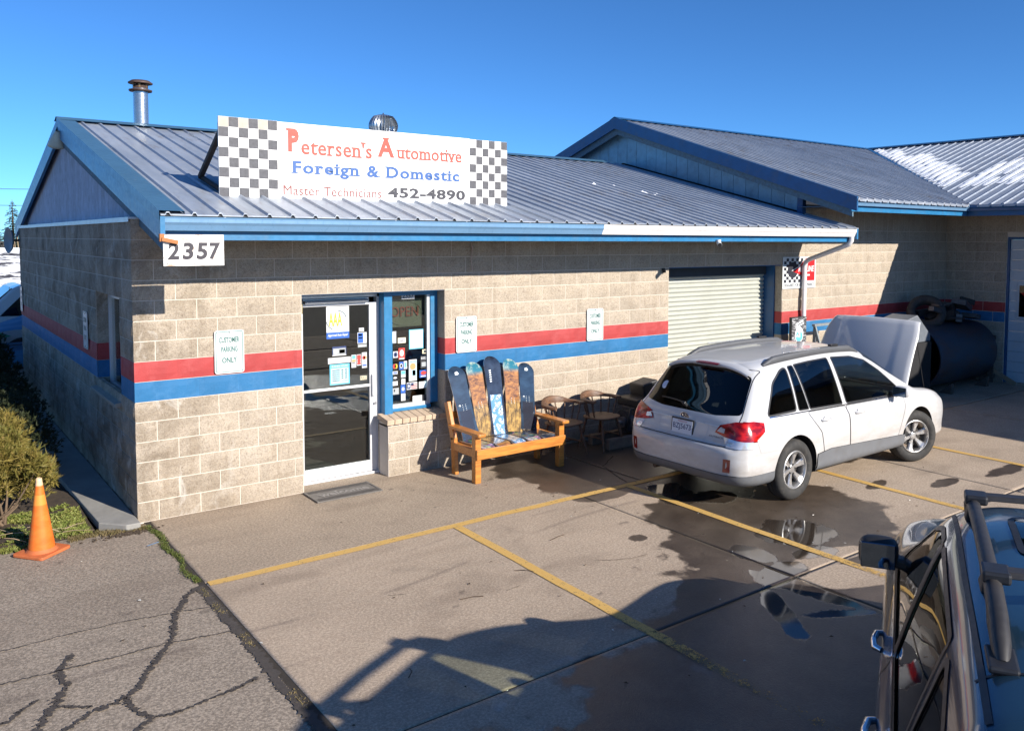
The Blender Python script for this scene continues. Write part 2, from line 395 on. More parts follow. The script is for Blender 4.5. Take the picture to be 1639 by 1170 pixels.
# cracks in the asphalt: irregular tarry strips lying in the surface
def strip_mb(mb, pts, w, z=.003, jit=.35, seed=0, m=0, sub=.03):
    r_ = random.Random(seed); P = []
    for a, b in zip(pts[:-1], pts[1:]):
        L = math.hypot(b[0]-a[0], b[1]-a[1]); k = max(1, int(L/sub))
        for i in range(k): P.append((a[0]+(b[0]-a[0])*i/k, a[1]+(b[1]-a[1])*i/k))
    P.append(pts[-1]); vs = []
    ox = oy = 0
    for i, p_ in enumerate(P):
        a = P[max(0, i-1)]; b = P[min(len(P)-1, i+1)]; d = Vector((b[0]-a[0], b[1]-a[1])).normalized(); n = Vector((-d.y, d.x))
        if jit: ox = ox*.7+r_.uniform(-1, 1)*.006; oy = oy*.7+r_.uniform(-1, 1)*.006
        wl = w*.5*(1+r_.uniform(-jit, jit)*1.6); wr = w*.5*(1+r_.uniform(-jit, jit)*1.6)
        wl = max(wl, .0015); wr = max(wr, .0015)
        if jit > .1 and i in (0, len(P)-1): wl = wr = .001
        vs += [(p_[0]+ox+n.x*wl, p_[1]+oy+n.y*wl, z), (p_[0]+ox-n.x*wr, p_[1]+oy-n.y*wr, z)]
    mb.add(vs, [(2*i, 2*i+1, 2*i+3, 2*i+2) for i in range(len(P)-1)], m)
CR = [([(0.053,-1.98),(-0.088,-2.139),(-0.241,-2.428),(-0.358,-2.825),(-0.507,-3.073),(-0.615,-3.225),(-0.675,-3.368),(-0.776,-3.47),(-0.878,-3.506),(-0.967,-3.521),(-1.061,-3.583),(-1.2,-3.72)],.035),
 ([(-0.962,-2.653),(-1.063,-2.831),(-1.075,-2.998),(-1.049,-3.095),(-1.134,-3.28),(-1.201,-3.395),(-1.3,-3.62)],.04),
 ([(-1.228,-3.18),(-1.331,-3.268),(-1.388,-3.344),(-1.5,-3.36)],.022), ([(-1.141,-3.331),(-0.982,-3.482)],.02),
 ([(-0.776,-3.47),(-0.796,-3.597),(-0.763,-3.706),(-0.702,-3.833),(-0.775,-3.868),(-0.85,-3.96)],.03),
 ([(-0.702,-3.833),(-0.573,-3.852),(-0.392,-3.823),(-0.229,-3.802),(-0.046,-3.743)],.02),
 ([(-1.5,-2.29),(-1.2,-2.309),(-0.992,-2.299),(-0.608,-2.315),(-0.278,-2.378),(0.03,-2.453)],.010),
 ([(-1.6,-2.81),(-1.065,-2.846),(-0.715,-2.879),(-0.384,-2.88),(0.02,-2.965)],.014),
 ([(-1.3,-3.62),(-1.38,-3.9),(-1.3,-4.2)],.04), ([(-1.2,-3.72),(-1.15,-4.1)],.02)]
mb = MB()
for i, (pts, w_) in enumerate(CR): strip_mb(mb, pts, w_, z=.0035, seed=i, jit=.6, sub=.014)
# dark packed edge where asphalt meets the concrete
strip_mb(mb, [(.06, -1.98), (.045, -2.6), (.05, -3.4), (.03, -4.1), (.05, -5.2)], .07, z=.0028, seed=77, jit=.25, sub=.012)
rq = random.Random(31)
for pts, w_ in CR[:6]:
    for a, b in zip(pts[:-1], pts[1:]):
        L = math.hypot(b[0]-a[0], b[1]-a[1])
        for q in range(int(L/.006)):
            t = rq.random(); x = a[0]+(b[0]-a[0])*t+rq.gauss(0, w_*.42); y = a[1]+(b[1]-a[1])*t+rq.gauss(0, w_*.42); s_ = rq.uniform(.003, .010)
            mb.add([(x+s_*rq.uniform(.5, 1.2)*math.cos(k*1.2566+.3), y+s_*rq.uniform(.5, 1.2)*math.sin(k*1.2566+.3), .0042) for k in range(5)], [(0,1,2,3,4)])
cr = mb.build('pavement_crack', mat('tar_crack', (.062, .052, .046), .85, var=.3, scale=20, bump=.4)); tag(cr, kind='structure')
cmb = MB()
strip_mb(cmb, [(3.0,-3.55),(3.3,-3.7),(3.5,-3.72)], .006, z=.0035, seed=5); strip_mb(cmb, [(4.9,-1.93),(5.0,-1.6),(5.15,-1.2),(5.6,-.9)], .012, z=.0045, seed=6)
strip_mb(cmb, [(1.2,-3.1),(1.34,-3.16)], .005, z=.0035, seed=8); strip_mb(cmb, [(2.0,-3.6),(2.16,-3.58)], .005, z=.0035, seed=9)
tag(cmb.build('hairline_crack', M_joint), kind='structure')

# painted yellow parking lines
sY = NT('yellow_line_paint')
wear = s_ = None
n_ = sY.noise(16, 6, .75); n2_ = sY.noise(120, 3, .7)
k_ = sY.ramp(sY.math('ADD', sY.math('MULTIPLY', n_, .6), sY.math('MULTIPLY', n2_, .4)), .53, .60)
xyz = sY.sep()
# west end fresher, the part beyond y=-4.4 worn away
far = sY.ramp(xyz['Y'], -4.3, -6.0, 0., .16)
k_ = sY.ramp(sY.math('ADD', sY.math('ADD', sY.math('MULTIPLY', n_, .6), sY.math('MULTIPLY', n2_, .4)), far), .55, .63)
sY.set(base=sY.mix(sY.ramp(n_, .3, .7), (.56, .33, .08), (.64, .42, .14)), rough=.7, normal=sY.bump(n2_, .4, .003))
tr = sY.n('ShaderNodeBsdfTransparent'); mx = sY.n('ShaderNodeMixShader')
sY.l(k_, mx.inputs[0]); sY.l(sY.p.outputs[0], mx.inputs[1]); sY.l(tr.outputs[0], mx.inputs[2]); sY.l(mx.outputs[0], sY.out.inputs[0])
def pline(pts, w_=.095):
    m_ = MB(); strip_mb(m_, pts, w_, z=.0055, jit=.03, seed=3, sub=.2); return tag(m_.build('parking_line', sY.m), kind='structure')
pline([(.13, -1.985), (2.5, -1.99), (5.1, -2.0), (6.5, -2.0)], .10)
pline([(2.50, -2.04), (2.43, -4.4), (2.40, -7.2)])
pline([(4.82, -2.04), (4.76, -5.0), (4.70, -7.2)])
pline([(7.20, -2.04), (7.10, -4.8), (7.05, -7.2)])
pline([(9.5, -2.04), (9.42, -7.2)])
# small leaves, twigs and chips scattered on the lot
r_ = random.Random(12); lm = MB()
for i in range(150):
    x = r_.uniform(-1.6, 9); y = r_.uniform(-6, -.15); a = r_.uniform(0, PI); l = r_.uniform(.008, .022); w_ = l*r_.uniform(.3, .6)
    d = Vector((math.cos(a), math.sin(a), 0)); n = Vector((-d.y, d.x, 0)); c = Vector((x, y, .005)); h = r_.uniform(.001, .008)
    lm.add([c-d*l, c-n*w_+Vector((0,0,h)), c+d*l, c+n*w_+Vector((0,0,h*.5))], [(0,1,2,3)], 0 if r_.random() < .8 else 1)
for (a, b) in (((1.62,-3.52),(1.80,-3.58)),((2.3,-3.3),(2.42,-3.42)),((.78,-4.25),(.72,-4.35)),((3.0,-2.9),(3.2,-2.86)),((0.0,-.8),(.07,-.74))):
    lm.tube([(a[0],a[1],.006),((a[0]+b[0])/2+.02,(a[1]+b[1])/2,.012),(b[0],b[1],.006)], .003, 5, 0)
tag(lm.build('leaf_litter', [mat('dead_leaf', (.07, .045, .025), .9), mat('pale_chip', (.6, .58, .52), .8)]), kind='stuff', label='dark leaf scraps, twigs and pale chips scattered on the paving', cat='litter')
# ================================================================== BUILDING MATERIALS
def block_mat(name, base, painted=False):
    s = NT(name); P = s.pos(); X = s.sep()
    n1 = s.noise(3.0, 6, .65); n2 = s.noise(36, 5, .75); n3 = s.noise(85, 4, .8)
    if painted:
        c = s.mix(s.ramp(n1, .3, .7), tuple(b*.88 for b in base), tuple(min(1, b*1.1) for b in base))
        c = s.mix(s.ramp(s.math('ADD', s.math('MULTIPLY', n2, .5), s.math('MULTIPLY', n3, .5)), .66, .72, 0, .8), c, (.45, .38, .32))
        c = s.mix(s.ramp(s.noise(2.2, 8, .75, sc3=(1, 1, 1)), .52, .74, 0, .40), c, tuple(min(1, b*1.3+.10) for b in base)); c = s.mix(s.ramp(s.noise(5, 7, .75, sc3=(2, 2, .5)), .56, .72, 0, .35), c, tuple(b*.5 for b in base))
        h = s.math('ADD', s.math('MULTIPLY', n2, .6), s.math('MULTIPLY', n3, .25)); bs = .35
    else:
        c = s.mix(s.ramp(n1, .3, .7), tuple(b*.86 for b in base), tuple(b*1.12 for b in base))
        c = s.mix(s.ramp(n2, .45, .68, 0, .55), c, (.56, .46, .34))
        c = s.mix(s.ramp(n2, .47, .36, 0, .45), c, (.22, .16, .11))
        c = s.mix(s.ramp(n3, .54, .64, 0, .75), c, (.13, .09, .055))
        c = s.mix(s.ramp(s.vor(70), .0, .16, .5, 0), c, (.70, .62, .52))
        h = s.math('ADD', s.math('MULTIPLY', n2, 1.), s.math('MULTIPLY', n3, .7)); bs = .9
    # water stains and efflorescence near the left corner
    corner = s.ramp(X['X'], .25, 1.35, 1, 0)
    st = s.math('MULTIPLY', s.ramp(s.noise(2.1, 7, .7, dist=.6), .42, .66), corner)
    if not painted:
        c = s.mix(s.math('MULTIPLY', st, .78), c, (.12, .085, .048))
        wh = s.math('MULTIPLY', s.ramp(s.noise(3.1, 6, .65, dist=1.2, sc3=(1.2, 1.2, .7)), .57, .68), s.ramp(X['X'], .3, 1.4, 1, 0))
        c = s.mix(s.math('MULTIPLY', wh, .6), c, (.66, .62, .56))
    if not painted:
        foot = s.math('MULTIPLY', s.ramp(X['Z'], .42, .0), s.ramp(s.noise(4, 6, .7), .35, .65)); c = s.mix(s.math('MULTIPLY', foot, .4), c, (.20, .15, .10))
        run = s.math('MULTIPLY', s.ramp(s.noise(2.4, 6, .7, sc3=(2.5, 2.5, .35)), .52, .68), .38); c = s.mix(run, c, (.24, .18, .12))
    hv = s.n('ShaderNodeHueSaturation'); s.put(hv.inputs['Value'], s.ramp(s.rand(), 0, 1, .94, 1.05)); s.l(c, hv.inputs['Color'])
    s.set(base=hv.outputs[0], rough=.93 if not painted else .7, normal=s.bump(h, bs, .012))
    return s.m
M_blk = block_mat('split_block', (.44, .375, .30))
M_red = block_mat('red_painted_block', (.38, .042, .042), True)
M_blu = block_mat('blue_painted_block', (.014, .135, .31), True)
M_mort = mat('mortar', (.62, .55, .47), .95, var=.12, scale=5, bump=.3)
M_mortp = M_mort
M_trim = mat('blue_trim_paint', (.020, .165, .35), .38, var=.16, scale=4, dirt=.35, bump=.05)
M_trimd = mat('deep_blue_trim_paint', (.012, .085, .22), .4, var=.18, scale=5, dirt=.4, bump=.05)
M_gutb = mat('blue_gutter_metal', (.14, .27, .43), .3, var=.08, scale=3, dirt=.15)
M_gutw = mat('white_gutter_metal', (.78, .75, .74), .3, var=.05, scale=3, dirt=.12)
M_alu = mat('white_aluminium', (.66, .66, .67), .35, metal=.3, var=.06, scale=3, dirt=.1)
M_dark = mat('dark_void', (.012, .012, .014), .8)
M_soff = mat('soffit_board', (.10, .13, .17), .8, var=.2, scale=6)
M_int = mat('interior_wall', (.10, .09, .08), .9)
M_siding = mat('weathered_siding', (.43, .48, .58), .85, var=.2, scale=9, bump=.3, bscale=30, randv=.08, dirt=.35)
M_sheet = mat('blue_gable_sheet', (.19, .33, .42), .45, metal=.35, var=.14, scale=8, randv=.08, dirt=.45)
def roof_mat():
    s = NT('metal_roofing'); X = s.sep()
    n1 = s.noise(1.4, 6, .65, sc3=(2.2, .5, .5)); n2 = s.noise(14, 5, .7)
    c = s.mix(s.ramp(n1, .32, .68), (.235, .275, .335), (.37, .41, .47))
    c = s.mix(s.ramp(n2, .5, .75, 0, .4), c, (.50, .52, .56))
    dirt = s.math('MULTIPLY', s.ramp(s.noise(5, 7, .75, sc3=(3, .6, .6)), .5, .68), s.ramp(s.noise(.6, 3, .5), .4, .62))
    c = s.mix(s.math('MULTIPLY', dirt, .75), c, (.20, .155, .115))
    s.set(base=c, rough=s.ramp(n2, .3, .7, .32, .5), metal=.2, normal=s.bump(s.noise(3, 4, .5), .2, .02))
    return s.m
M_roof = roof_mat()
M_roofb = mat('blue_flashing', (.07, .17, .27), .4, metal=.3, var=.12, scale=3)

C = .2032; BL = .4064
# split-face block meshes: a pillowed, uneven front on a shallow box (local: x 0..L, z 0..C, front at y=0)
def block_mesh(L, rough, m, name='block', soldier=False, H=None):
    H = C if H is None else H; g = .0042; d = .05; nx, nz = (5, 4) if L > .3 else (4, 4)
    mb = MB(); vs = []
    for i in range(nx):
        for j in range(nz):
            x = g+(L-2*g)*i/(nx-1); z = g+(H-2*g)*j/(nz-1)
            e = (i in (0, nx-1)) or (j in (0, nz-1))
            vs.append((x, (.0030 if e else -.001) - random.uniform(0, rough)*(0.12 if e else 1), z))
    fs = [(i*nz+j, (i+1)*nz+j, (i+1)*nz+j+1, i*nz+j+1) for i in range(nx-1) for j in range(nz-1)]
    rim = [i*nz for i in range(nx)]+[(nx-1)*nz+j for j in range(1, nz)]+[i*nz+nz-1 for i in range(nx-2, -1, -1)]+[j for j in range(nz-2, 0, -1)]
    b = len(vs)
    for k in rim: vs.append((vs[k][0], d, vs[k][2]))
    n = len(rim); fs += [(rim[i], b+i, b+(i+1)%n, rim[(i+1)%n]) for i in range(n)]
    mb.add(vs, fs, 0); return mb
VB = {}
for key, mt, rg in (('n', M_blk, .011), ('r', M_red, .004), ('b', M_blu, .004)):
    for L, lk in ((BL, 'f'), (BL/2, 'h')):
        VB[key+lk] = [block_mesh(L, rg, mt) for _ in range(6)]
VM = {k: [b.mesh('block', {'n': M_blk, 'r': M_red, 'b': M_blu}[k[0]]) for b in v] for k, v in VB.items()}
VS = block_mesh(C, .008, M_blk, H=.4).mesh('block', M_blk)

def wall_blocks(parent, origin, along, rows, length, cuts, limit_fn, name='block'):
    """lay running-bond blocks; cuts: (a0,a1,z0,z1) openings in wall coordinates; limit_fn(a,row)->True keeps it as its own part"""
    O = Vector(origin); rot = math.atan2(along[1], along[0]); ax = Vector((along[0], along[1], 0))
    nv = (-1 if rot > .1 or rot < -.1 else 1)
    rest = MB(); cnt = 0
    for r in rows:
        z0 = r*C; off = 0. if r % 2 else BL/2
        xs = [0.]; a = off if off else BL
        while a < length-.02: xs.append(a); a += BL
        xs.append(length)
        key = 'b' if r == 6 else 'r' if r == 7 else 'n'
        for a0, a1 in zip(xs[:-1], xs[1:]):
            segs = [(a0, a1)]
            for c0, c1, cz0, cz1 in cuts:
                if z0+C/2 > cz0 and z0+C/2 < cz1:
                    ns = []
                    for s0, s1 in segs:
                        if s1 <= c0 or s0 >= c1: ns.append((s0, s1))
                        else:
                            if s0 < c0: ns.append((s0, c0))
                            if s1 > c1: ns.append((c1, s1))
                    segs = ns
            for s0, s1 in segs:
                L = s1-s0
                if L < .03: continue
                lk = 'f' if L > .3 else 'h'; bl = BL if lk == 'f' else BL/2
                q = random.randrange(6)
                if limit_fn(s0, r):
                    inst(VM[key+lk][q], name, parent, O+ax*s0+Vector((0, 0, z0)), (0, 0, rot), (L/bl, 1, 1)); cnt += 1
                else:
                    Mx = Matrix.Translation(O+ax*s0+Vector((0,0,z0))) @ Matrix.Rotation(rot, 4, 'Z') @ Matrix.Diagonal((L/bl, 1, 1, 1))
                    rest.put(VB[key+lk][q], Mx, {'n': 0, 'r': 1, 'b': 2}[key])
    return rest, cnt

# ================================================================== FRONT SHOP
shop = thing('repair_shop', 'low tan block repair shop with blue metal gable roof and red and blue stripes', 'building')
# mortar cores with openings
core = MB()
T = .24; Y0 = .0045
def cwall(x0, x1, z0, z1): core.box(x0, x1, Y0, T, z0, z1)
cwall(.007, 1.72, -.1, 3.06); cwall(1.72, 3.56, 2.235, 3.06)
cwall(3.56, 7.51, -.1, 3.06); cwall(7.51, 10.30, 2.44, 3.06); cwall(10.30, 10.94, -.1, 3.06)
core.box(2.77, 3.56, Y0, T-.003, -.1, .62)
# side wall core (x = 0 plane) with its window
for y0, y1, z0, z1 in ((.24, .63, -.1, 3.05), (.63, 1.96, -.1, 1.12), (.63, 1.96, 2.24, 3.05), (1.96, 9.45, -.1, 3.05)):
    core.box(.007, .24, y0, y1, z0, z1)
core.box(.2405, 16, 9.2, 9.449, -.1, 3.049)
core.build('mortar_core', M_mort, shop, recalc=False)
front_cuts = [(1.72, 2.77, -.1, 2.235), (2.77, 3.56, .62, 2.235), (7.51, 10.30, -.1, 2.44)]
rest1, n1 = wall_blocks(shop, (0, 0, 0), (1, 0), range(0, 15), 10.94, front_cuts, lambda a, r: r <= 13)
# side wall runs away from the camera; origin at the far end so that the outer face is x = 0
side_cuts = [(9.45-1.96, 9.45-.63, 1.12, 2.24)]
LW = 9.45
budget = 298-n1
rest2, n2 = wall_blocks(shop, (0, LW, 0), (0, -1), range(0, 15), LW, side_cuts, lambda a, r: a > LW-1.75 and r <= 13 and budget > 0 and r >= 1)
allrest = MB(); I4 = Matrix.Identity(4)
allrest.put(rest1, I4); allrest.put(rest2, I4)
tag(allrest.build('block_courses', [M_blk, M_red, M_blu], shop, recalc=False), kind='stuff')
print('blocks', n1, n2)
# painted joints of the two stripes
for zA, zB, mt in ((6*C, 7*C, M_blu), (7*C, 8*C, M_red)):
    mb = MB()
    for xa, xb in ((.004, 1.72), (3.56, 7.51), (10.30, 10.94)): MB().box(xa, xb, .003, .012, zA+.002, zB-.002).build('painted_joint', mt, shop, recalc=False)
    for ya, yb in ((.013, .63), (1.96, 9.44)): MB().box(.003, .012, ya, yb, zA+.002, zB-.002).build('painted_joint', mt, shop, recalc=False)
# reveals of openings (jambs and heads)
rv = MB()
rv.box(2.7715, 2.80, .012, .30, -.1, .60); rv.build('jamb', M_blk, shop)
for (za, zb, mt) in ((.62, 1.217, M_blk), (1.221, 1.420, M_blu), (1.424, 1.624, M_red), (1.628, 2.235, M_blk)):
    MB().box(3.556, 3.62, .01, .34, za, zb).build('jamb', mt, shop)
    MB().box(10.296, 10.36, .01, .155, za if za > .63 else -.02, zb if zb < 2.2 else 2.44).build('jamb', mt, shop)
    MB().box(1.6, 1.724, .01, .34, za if za > .63 else -.02, zb).build('jamb', mt, shop)
for (za, zb, mt) in ((1.12, 1.217, M_blk), (1.221, 1.420, M_blu), (1.424, 1.624, M_red), (1.628, 2.24, M_blk)):
    MB().box(.01, .20, 1.955, 2.0, za, zb).build('jamb', mt, shop)
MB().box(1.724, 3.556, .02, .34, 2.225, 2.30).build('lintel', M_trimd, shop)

# interior behind the glass
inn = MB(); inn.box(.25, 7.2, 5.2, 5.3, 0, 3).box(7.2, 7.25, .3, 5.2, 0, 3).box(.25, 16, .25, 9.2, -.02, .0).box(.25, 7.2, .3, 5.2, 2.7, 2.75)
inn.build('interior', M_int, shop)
# counter and chairs barely seen inside
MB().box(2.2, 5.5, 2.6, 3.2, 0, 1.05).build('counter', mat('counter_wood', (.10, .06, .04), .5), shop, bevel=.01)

# ---- glazing
def glass_mat(name, tint=(.35, .38, .38), ior=1.52, rough=.0, refl=1.):
    s = NT(name); t = s.n('ShaderNodeBsdfTransparent'); t.inputs[0].default_value = tuple(tint)+(1,)
    g = s.n('ShaderNodeBsdfGlossy'); g.inputs['Roughness'].default_value = rough; g.inputs[0].default_value = (1, 1, 1, 1)
    fr = s.n('ShaderNodeFresnel'); bf = s.n('ShaderNodeNewGeometry').outputs['Backfacing']; s.l(s.ramp(bf, 0, 1, ior, 1/ior), fr.inputs[0])
    mx = s.n('ShaderNodeMixShader'); s.l(s.math('MULTIPLY', fr.outputs[0], refl), mx.inputs[0]); s.l(t.outputs[0], mx.inputs[1]); s.l(g.outputs[0], mx.inputs[2])
    s.l(mx.outputs[0], s.out.inputs[0]); return s.m
M_glass = glass_mat('shop_glass', (.74, .78, .76), 1.6)
door = MB()
DX0, DX1, DY = 1.80, 2.765, .29
door.box(DX0, DX0+.045, DY, DY+.05, .03, 2.10).box(DX1-.095, DX1, DY, DY+.05, .03, 2.10)
door.box(DX0+.045, DX1-.095, DY, DY+.05, 2.07, 2.16).box(DX0+.045, DX1-.095, DY, DY+.05, .03, .16)
door.box(DX0+.045, DX1-.095, DY+.002, DY+.045, 1.07, 1.10)
door = door.build('door', M_alu, shop, bevel=.004)
fr = MB().box(DX0-.06, DX1+.02, DY+.01, DY+.08, 2.163, 2.20).box(DX1+.002, DX1+.035, DY-.01, DY+.08, 0, 2.163).box(DX0-.075, DX0-.004, DY-.01, DY+.08, 0, 2.163)
fr.box(DX0-.06, DX1+.02, DY-.04, DY+.08, 0, .025)
fr.build('frame', M_alu, shop, bevel=.003)
MB().box(DX0+.04, DX1-.09, DY+.02, DY+.026, 1.10, 2.075).build('pane', M_glass, door)
MB().box(DX0+.04, DX1-.09, DY+.02, DY+.026, .155, 1.072).build('pane', M_glass, door)
MB().box(DX1-.075, DX1-.03, DY-.035, DY-.006, .95, 1.22).build('pull_handle', M_alu, door, bevel=.006)
MB().cyl((DX1-.035, DY-.001, .86), (DX1-.035, DY-.02, .86), .018).build('lock', mat('steel', (.4, .4, .42), .3, metal=1), door)
MB().box(DX0+.0, DX0+.035, DY-.022, DY-.002, 2.0, 2.14).build('hinge', mat('brass', (.35, .28, .16), .4, metal=.8), door)
MB().box(DX0+.05, DX1-.13, DY-.06, DY-.003, 2.105, 2.145).build('door_closer', mat('closer_grey', (.16, .17, .19), .4, metal=.5), door, bevel=.004)

win = MB()
WX0, WX1, WY, WZ0, WZ1 = 2.80, 3.555, .20, .80, 2.22
win.box(WX0, WX0+.11, WY-.05, WY+.09, WZ0-.12, WZ1); win.box(WX1-.10, WX1, WY-.02, WY+.10, WZ0, WZ1)
win.box(WX0+.11, WX1-.10, WY-.03, WY+.09, WZ1-.05, WZ1); win.box(WX0+.11, WX1-.10, WY-.02, WY+.09, WZ0-.06, WZ0-.02)
win = win.build('window', M_trim, shop, bevel=.004)
MB().box(WX0+.11, WX1-.10, WY+.0, WY+.06, WZ0-.02, WZ0+.025).box(WX1-.14, WX1-.10, WY+.0, WY+.06, WZ0+.025, WZ1-.05).build('sash', M_alu, win)
MB().box(WX0+.11, WX1-.14, WY+.03, WY+.036, WZ0+.02, WZ1-.05).build('pane', M_glass, win)
# brick sill: rowlock bricks sloping out
M_sill = mat('sill_brick', (.50, .38, .27), .85, var=.2, scale=12, bump=.4, randv=.06)
sill = MB().box(2.77, 3.556, .03, .24, .60, .640).build('window_sill', M_mort, shop)
for i in range(8):
    mb = MB(); x0 = 2.735+i*.1025; x1 = x0+.094
    mb.obox(((x0+x1)/2, .085, .685), (.094, .27, .062), (1, 0, 0), (0, 1, .16)); mb.build('brick', M_sill, sill, bevel=.004)

# roll-up door
rd = MB(); RY = .40; zc = 0.; prof = []
nsl = 33; hs = 2.44/nsl
M_roll = mat('roll_door_steel', (.42, .43, .38), .5, metal=.15, var=.07, scale=3, dirt=.12, randv=.02)
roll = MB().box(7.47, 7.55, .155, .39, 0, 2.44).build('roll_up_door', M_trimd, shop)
pr = [(0, .0), (.004, .012), (-.018, .02), (-.024, .035), (-.018, .055), (-.003, .064), (.004, .074)]
sl_ = MB(); L_ = 2.80
vs = [(x, y, z) for (y, z) in pr for x in (0, L_)]
sl_.add(vs, [(2*i, 2*i+1, 2*i+3, 2*i+2) for i in range(len(pr)-1)], 0, True)
slm = sl_.mesh('slat', M_roll)
for k in range(nsl): inst(slm, 'slat', roll, (7.50, RY, k*hs), (0, 0, 0), (1, 1, hs/.074))
MB().box(7.51, 10.36, .43, .45, 0, 2.44).build('backing', M_dark, roll)
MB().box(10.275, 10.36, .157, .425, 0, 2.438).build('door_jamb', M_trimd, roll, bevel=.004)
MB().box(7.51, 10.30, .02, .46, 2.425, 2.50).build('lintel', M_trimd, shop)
MB().box(7.52, 10.27, .33, .39, 2.27, 2.42).build('guide_hood', mat('hood_dark', (.05, .06, .07), .5, metal=.4), roll)

# side window
sw = MB().box(.13, .19, .64, 1.955, 2.17, 2.24).box(.13, .19, .64, 1.955, 1.13, 1.17).box(.13, .19, 1.90, 1.955, 1.17, 2.17).box(.13, .19, .64, .70, 1.17, 2.17).box(.13, .18, 1.26, 1.31, 1.17, 2.17)
sw = sw.build('window', M_alu, shop, bevel=.003)
MB().box(.16, .165, .70, 1.9, 1.17, 2.17).build('pane', M_glass, sw)
MB().obox((.055, 1.295, 1.12), (.25, 1.36, .045), (1, 0, .18), (0, 1, 0)).build('window_sill', mat('sill_concrete', (.30, .27, .23), .9, bump=.3), shop, bevel=.005)

# ---- roof
RX0, RXE, RXG = .045, 10.97, 10.84
EY, EZ, SL = -1.03, 3.075, .25
RIDY = 4.73; RIDZ = EZ+SL*(RIDY-EY)
def rib_panel(parent, x0, x1, ya, yb, za, zb, mt, pitch=.2286, name='roof_panel', axis='x', ph=0.):
    """ribbed sheet between x0..x1 running from (ya,za) up to (yb,zb)"""
    xs = []; x = x0; prof = []
    k0 = math.ceil((x0-ph)/pitch-1e-6)
    prof.append((x0, 0.))
    k = k0
    while ph+k*pitch < x1-1e-4:
        c = ph+k*pitch
        for dx, h in ((-.024, 0), (-.011, .024), (.011, .024), (.024, 0)):
            if x0 < c+dx < x1: prof.append((c+dx, h))
        k += 1
    prof.append((x1, 0.))
    mb = MB(); n = len(prof)
    P = lambda x, y, z: (x, y, z) if axis == 'x' else (y, x, z)
    top = [P(x, ya, za+h) for x, h in prof]+[P(x, yb, zb+h) for x, h in prof]
    mb.add(top, [(i, i+1, n+i+1, n+i) for i in range(n-1)])
    mb.add([P(x, ya, za+h-.012) for x, h in prof]+[P(x, ya, za+h) for x, h in prof], [(i, i+1, n+i+1, n+i) for i in range(n-1)])
    mb.add([P(x, ya, za-.012) for x, h in prof]+[P(x, yb, zb-.012) for x, h in prof], [(i, i+1, n+i+1, n+i) for i in range(n-1)])
    return mb.build(name, mt, parent, recalc=True)
roof = MB().add([(RX0+.02, EY+.06, EZ-.03), (RXG, EY+.06, EZ-.03), (RXG, RIDY, RIDZ-.03), (RX0+.02, RIDY, RIDZ-.03), (RX0+.02, 10.4, EZ-.03), (RXG, 10.4, EZ-.03)],
                [(0,1,2,3), (3,2,5,4)]).build('roof', M_soff, shop)
x = RX0
while x < RXE-.02:
    x1 = min(x+.9144, RXE)
    if x1 > RXG:
        rib_panel(roof, x, RXG, EY, RIDY, EZ, RIDZ, M_roof, ph=.105); rib_panel(roof, RXG+.001, RXE, EY, -.03, EZ, EZ+SL*(-.03-EY), M_roof, ph=.105)
    else: rib_panel(roof, x, x1-.001, EY, RIDY, EZ+random.uniform(0, .002), RIDZ, M_roof, ph=.105)
    x = x1
MB().add([(RX0, RIDY, RIDZ), (RXG, RIDY, RIDZ), (RXG, 10.45, EZ+.02), (RX0, 10.45, EZ+.02)], [(0,1,2,3)]).build('roof_panel', M_roof, roof)
# ridge cap, rake flashing
rc = MB(); 
for s_ in (-1, 1): rc.add([(RX0-.02, RIDY, RIDZ+.052), (10.3, RIDY, RIDZ+.052), (10.3, RIDY+s_*.16, RIDZ+.030-.034), (RX0-.02, RIDY+s_*.16, RIDZ+.030-.034)], [(0,1,2,3)])
rc.build('ridge_cap', M_roofb, roof)
def slope_pt(y): return EZ+SL*(y-EY)
rk = MB()
# flashing lying on the roof edge
rk.add([(RX0-.015, EY-.01, EZ+.034), (RX0+.20, EY-.01, EZ+.030), (RX0+.20, RIDY, RIDZ+.030), (RX0-.015, RIDY, RIDZ+.034)], [(0,1,2,3)])
rk.add([(RX0+.20, EY-.01, EZ+.030), (RX0+.20, EY-.01, EZ+.002), (RX0+.20, RIDY, RIDZ+.002), (RX0+.20, RIDY, RIDZ+.030)], [(0,1,2,3)])
rk.add([(RX0-.015, EY-.01, EZ+.034), (RX0-.015, EY-.01, EZ-.06), (RX0-.015, RIDY, RIDZ-.06), (RX0-.015, RIDY, RIDZ+.034)], [(0,1,2,3)])
rk.build('rake_flashing', M_roofb, roof)
fb = MB()
for (ya, yb) in ((EY-.0, 1.2), (1.205, RIDY)):
    za, zb = slope_pt(ya), slope_pt(yb)
    fb.add([(RX0-.005, ya, za-.235), (RX0-.005, yb, zb-.235), (RX0-.005, yb, zb-.02), (RX0-.005, ya, za-.02),
            (RX0+.035, ya, za-.235), (RX0+.035, yb, zb-.235), (RX0+.035, yb, zb-.02), (RX0+.035, ya, za-.02)],
           [(0,1,2,3),(4,7,6,5),(0,3,7,4),(1,5,6,2),(0,4,5,1),(3,2,6,7)])
fb.build('fascia_board', M_trim, roof)
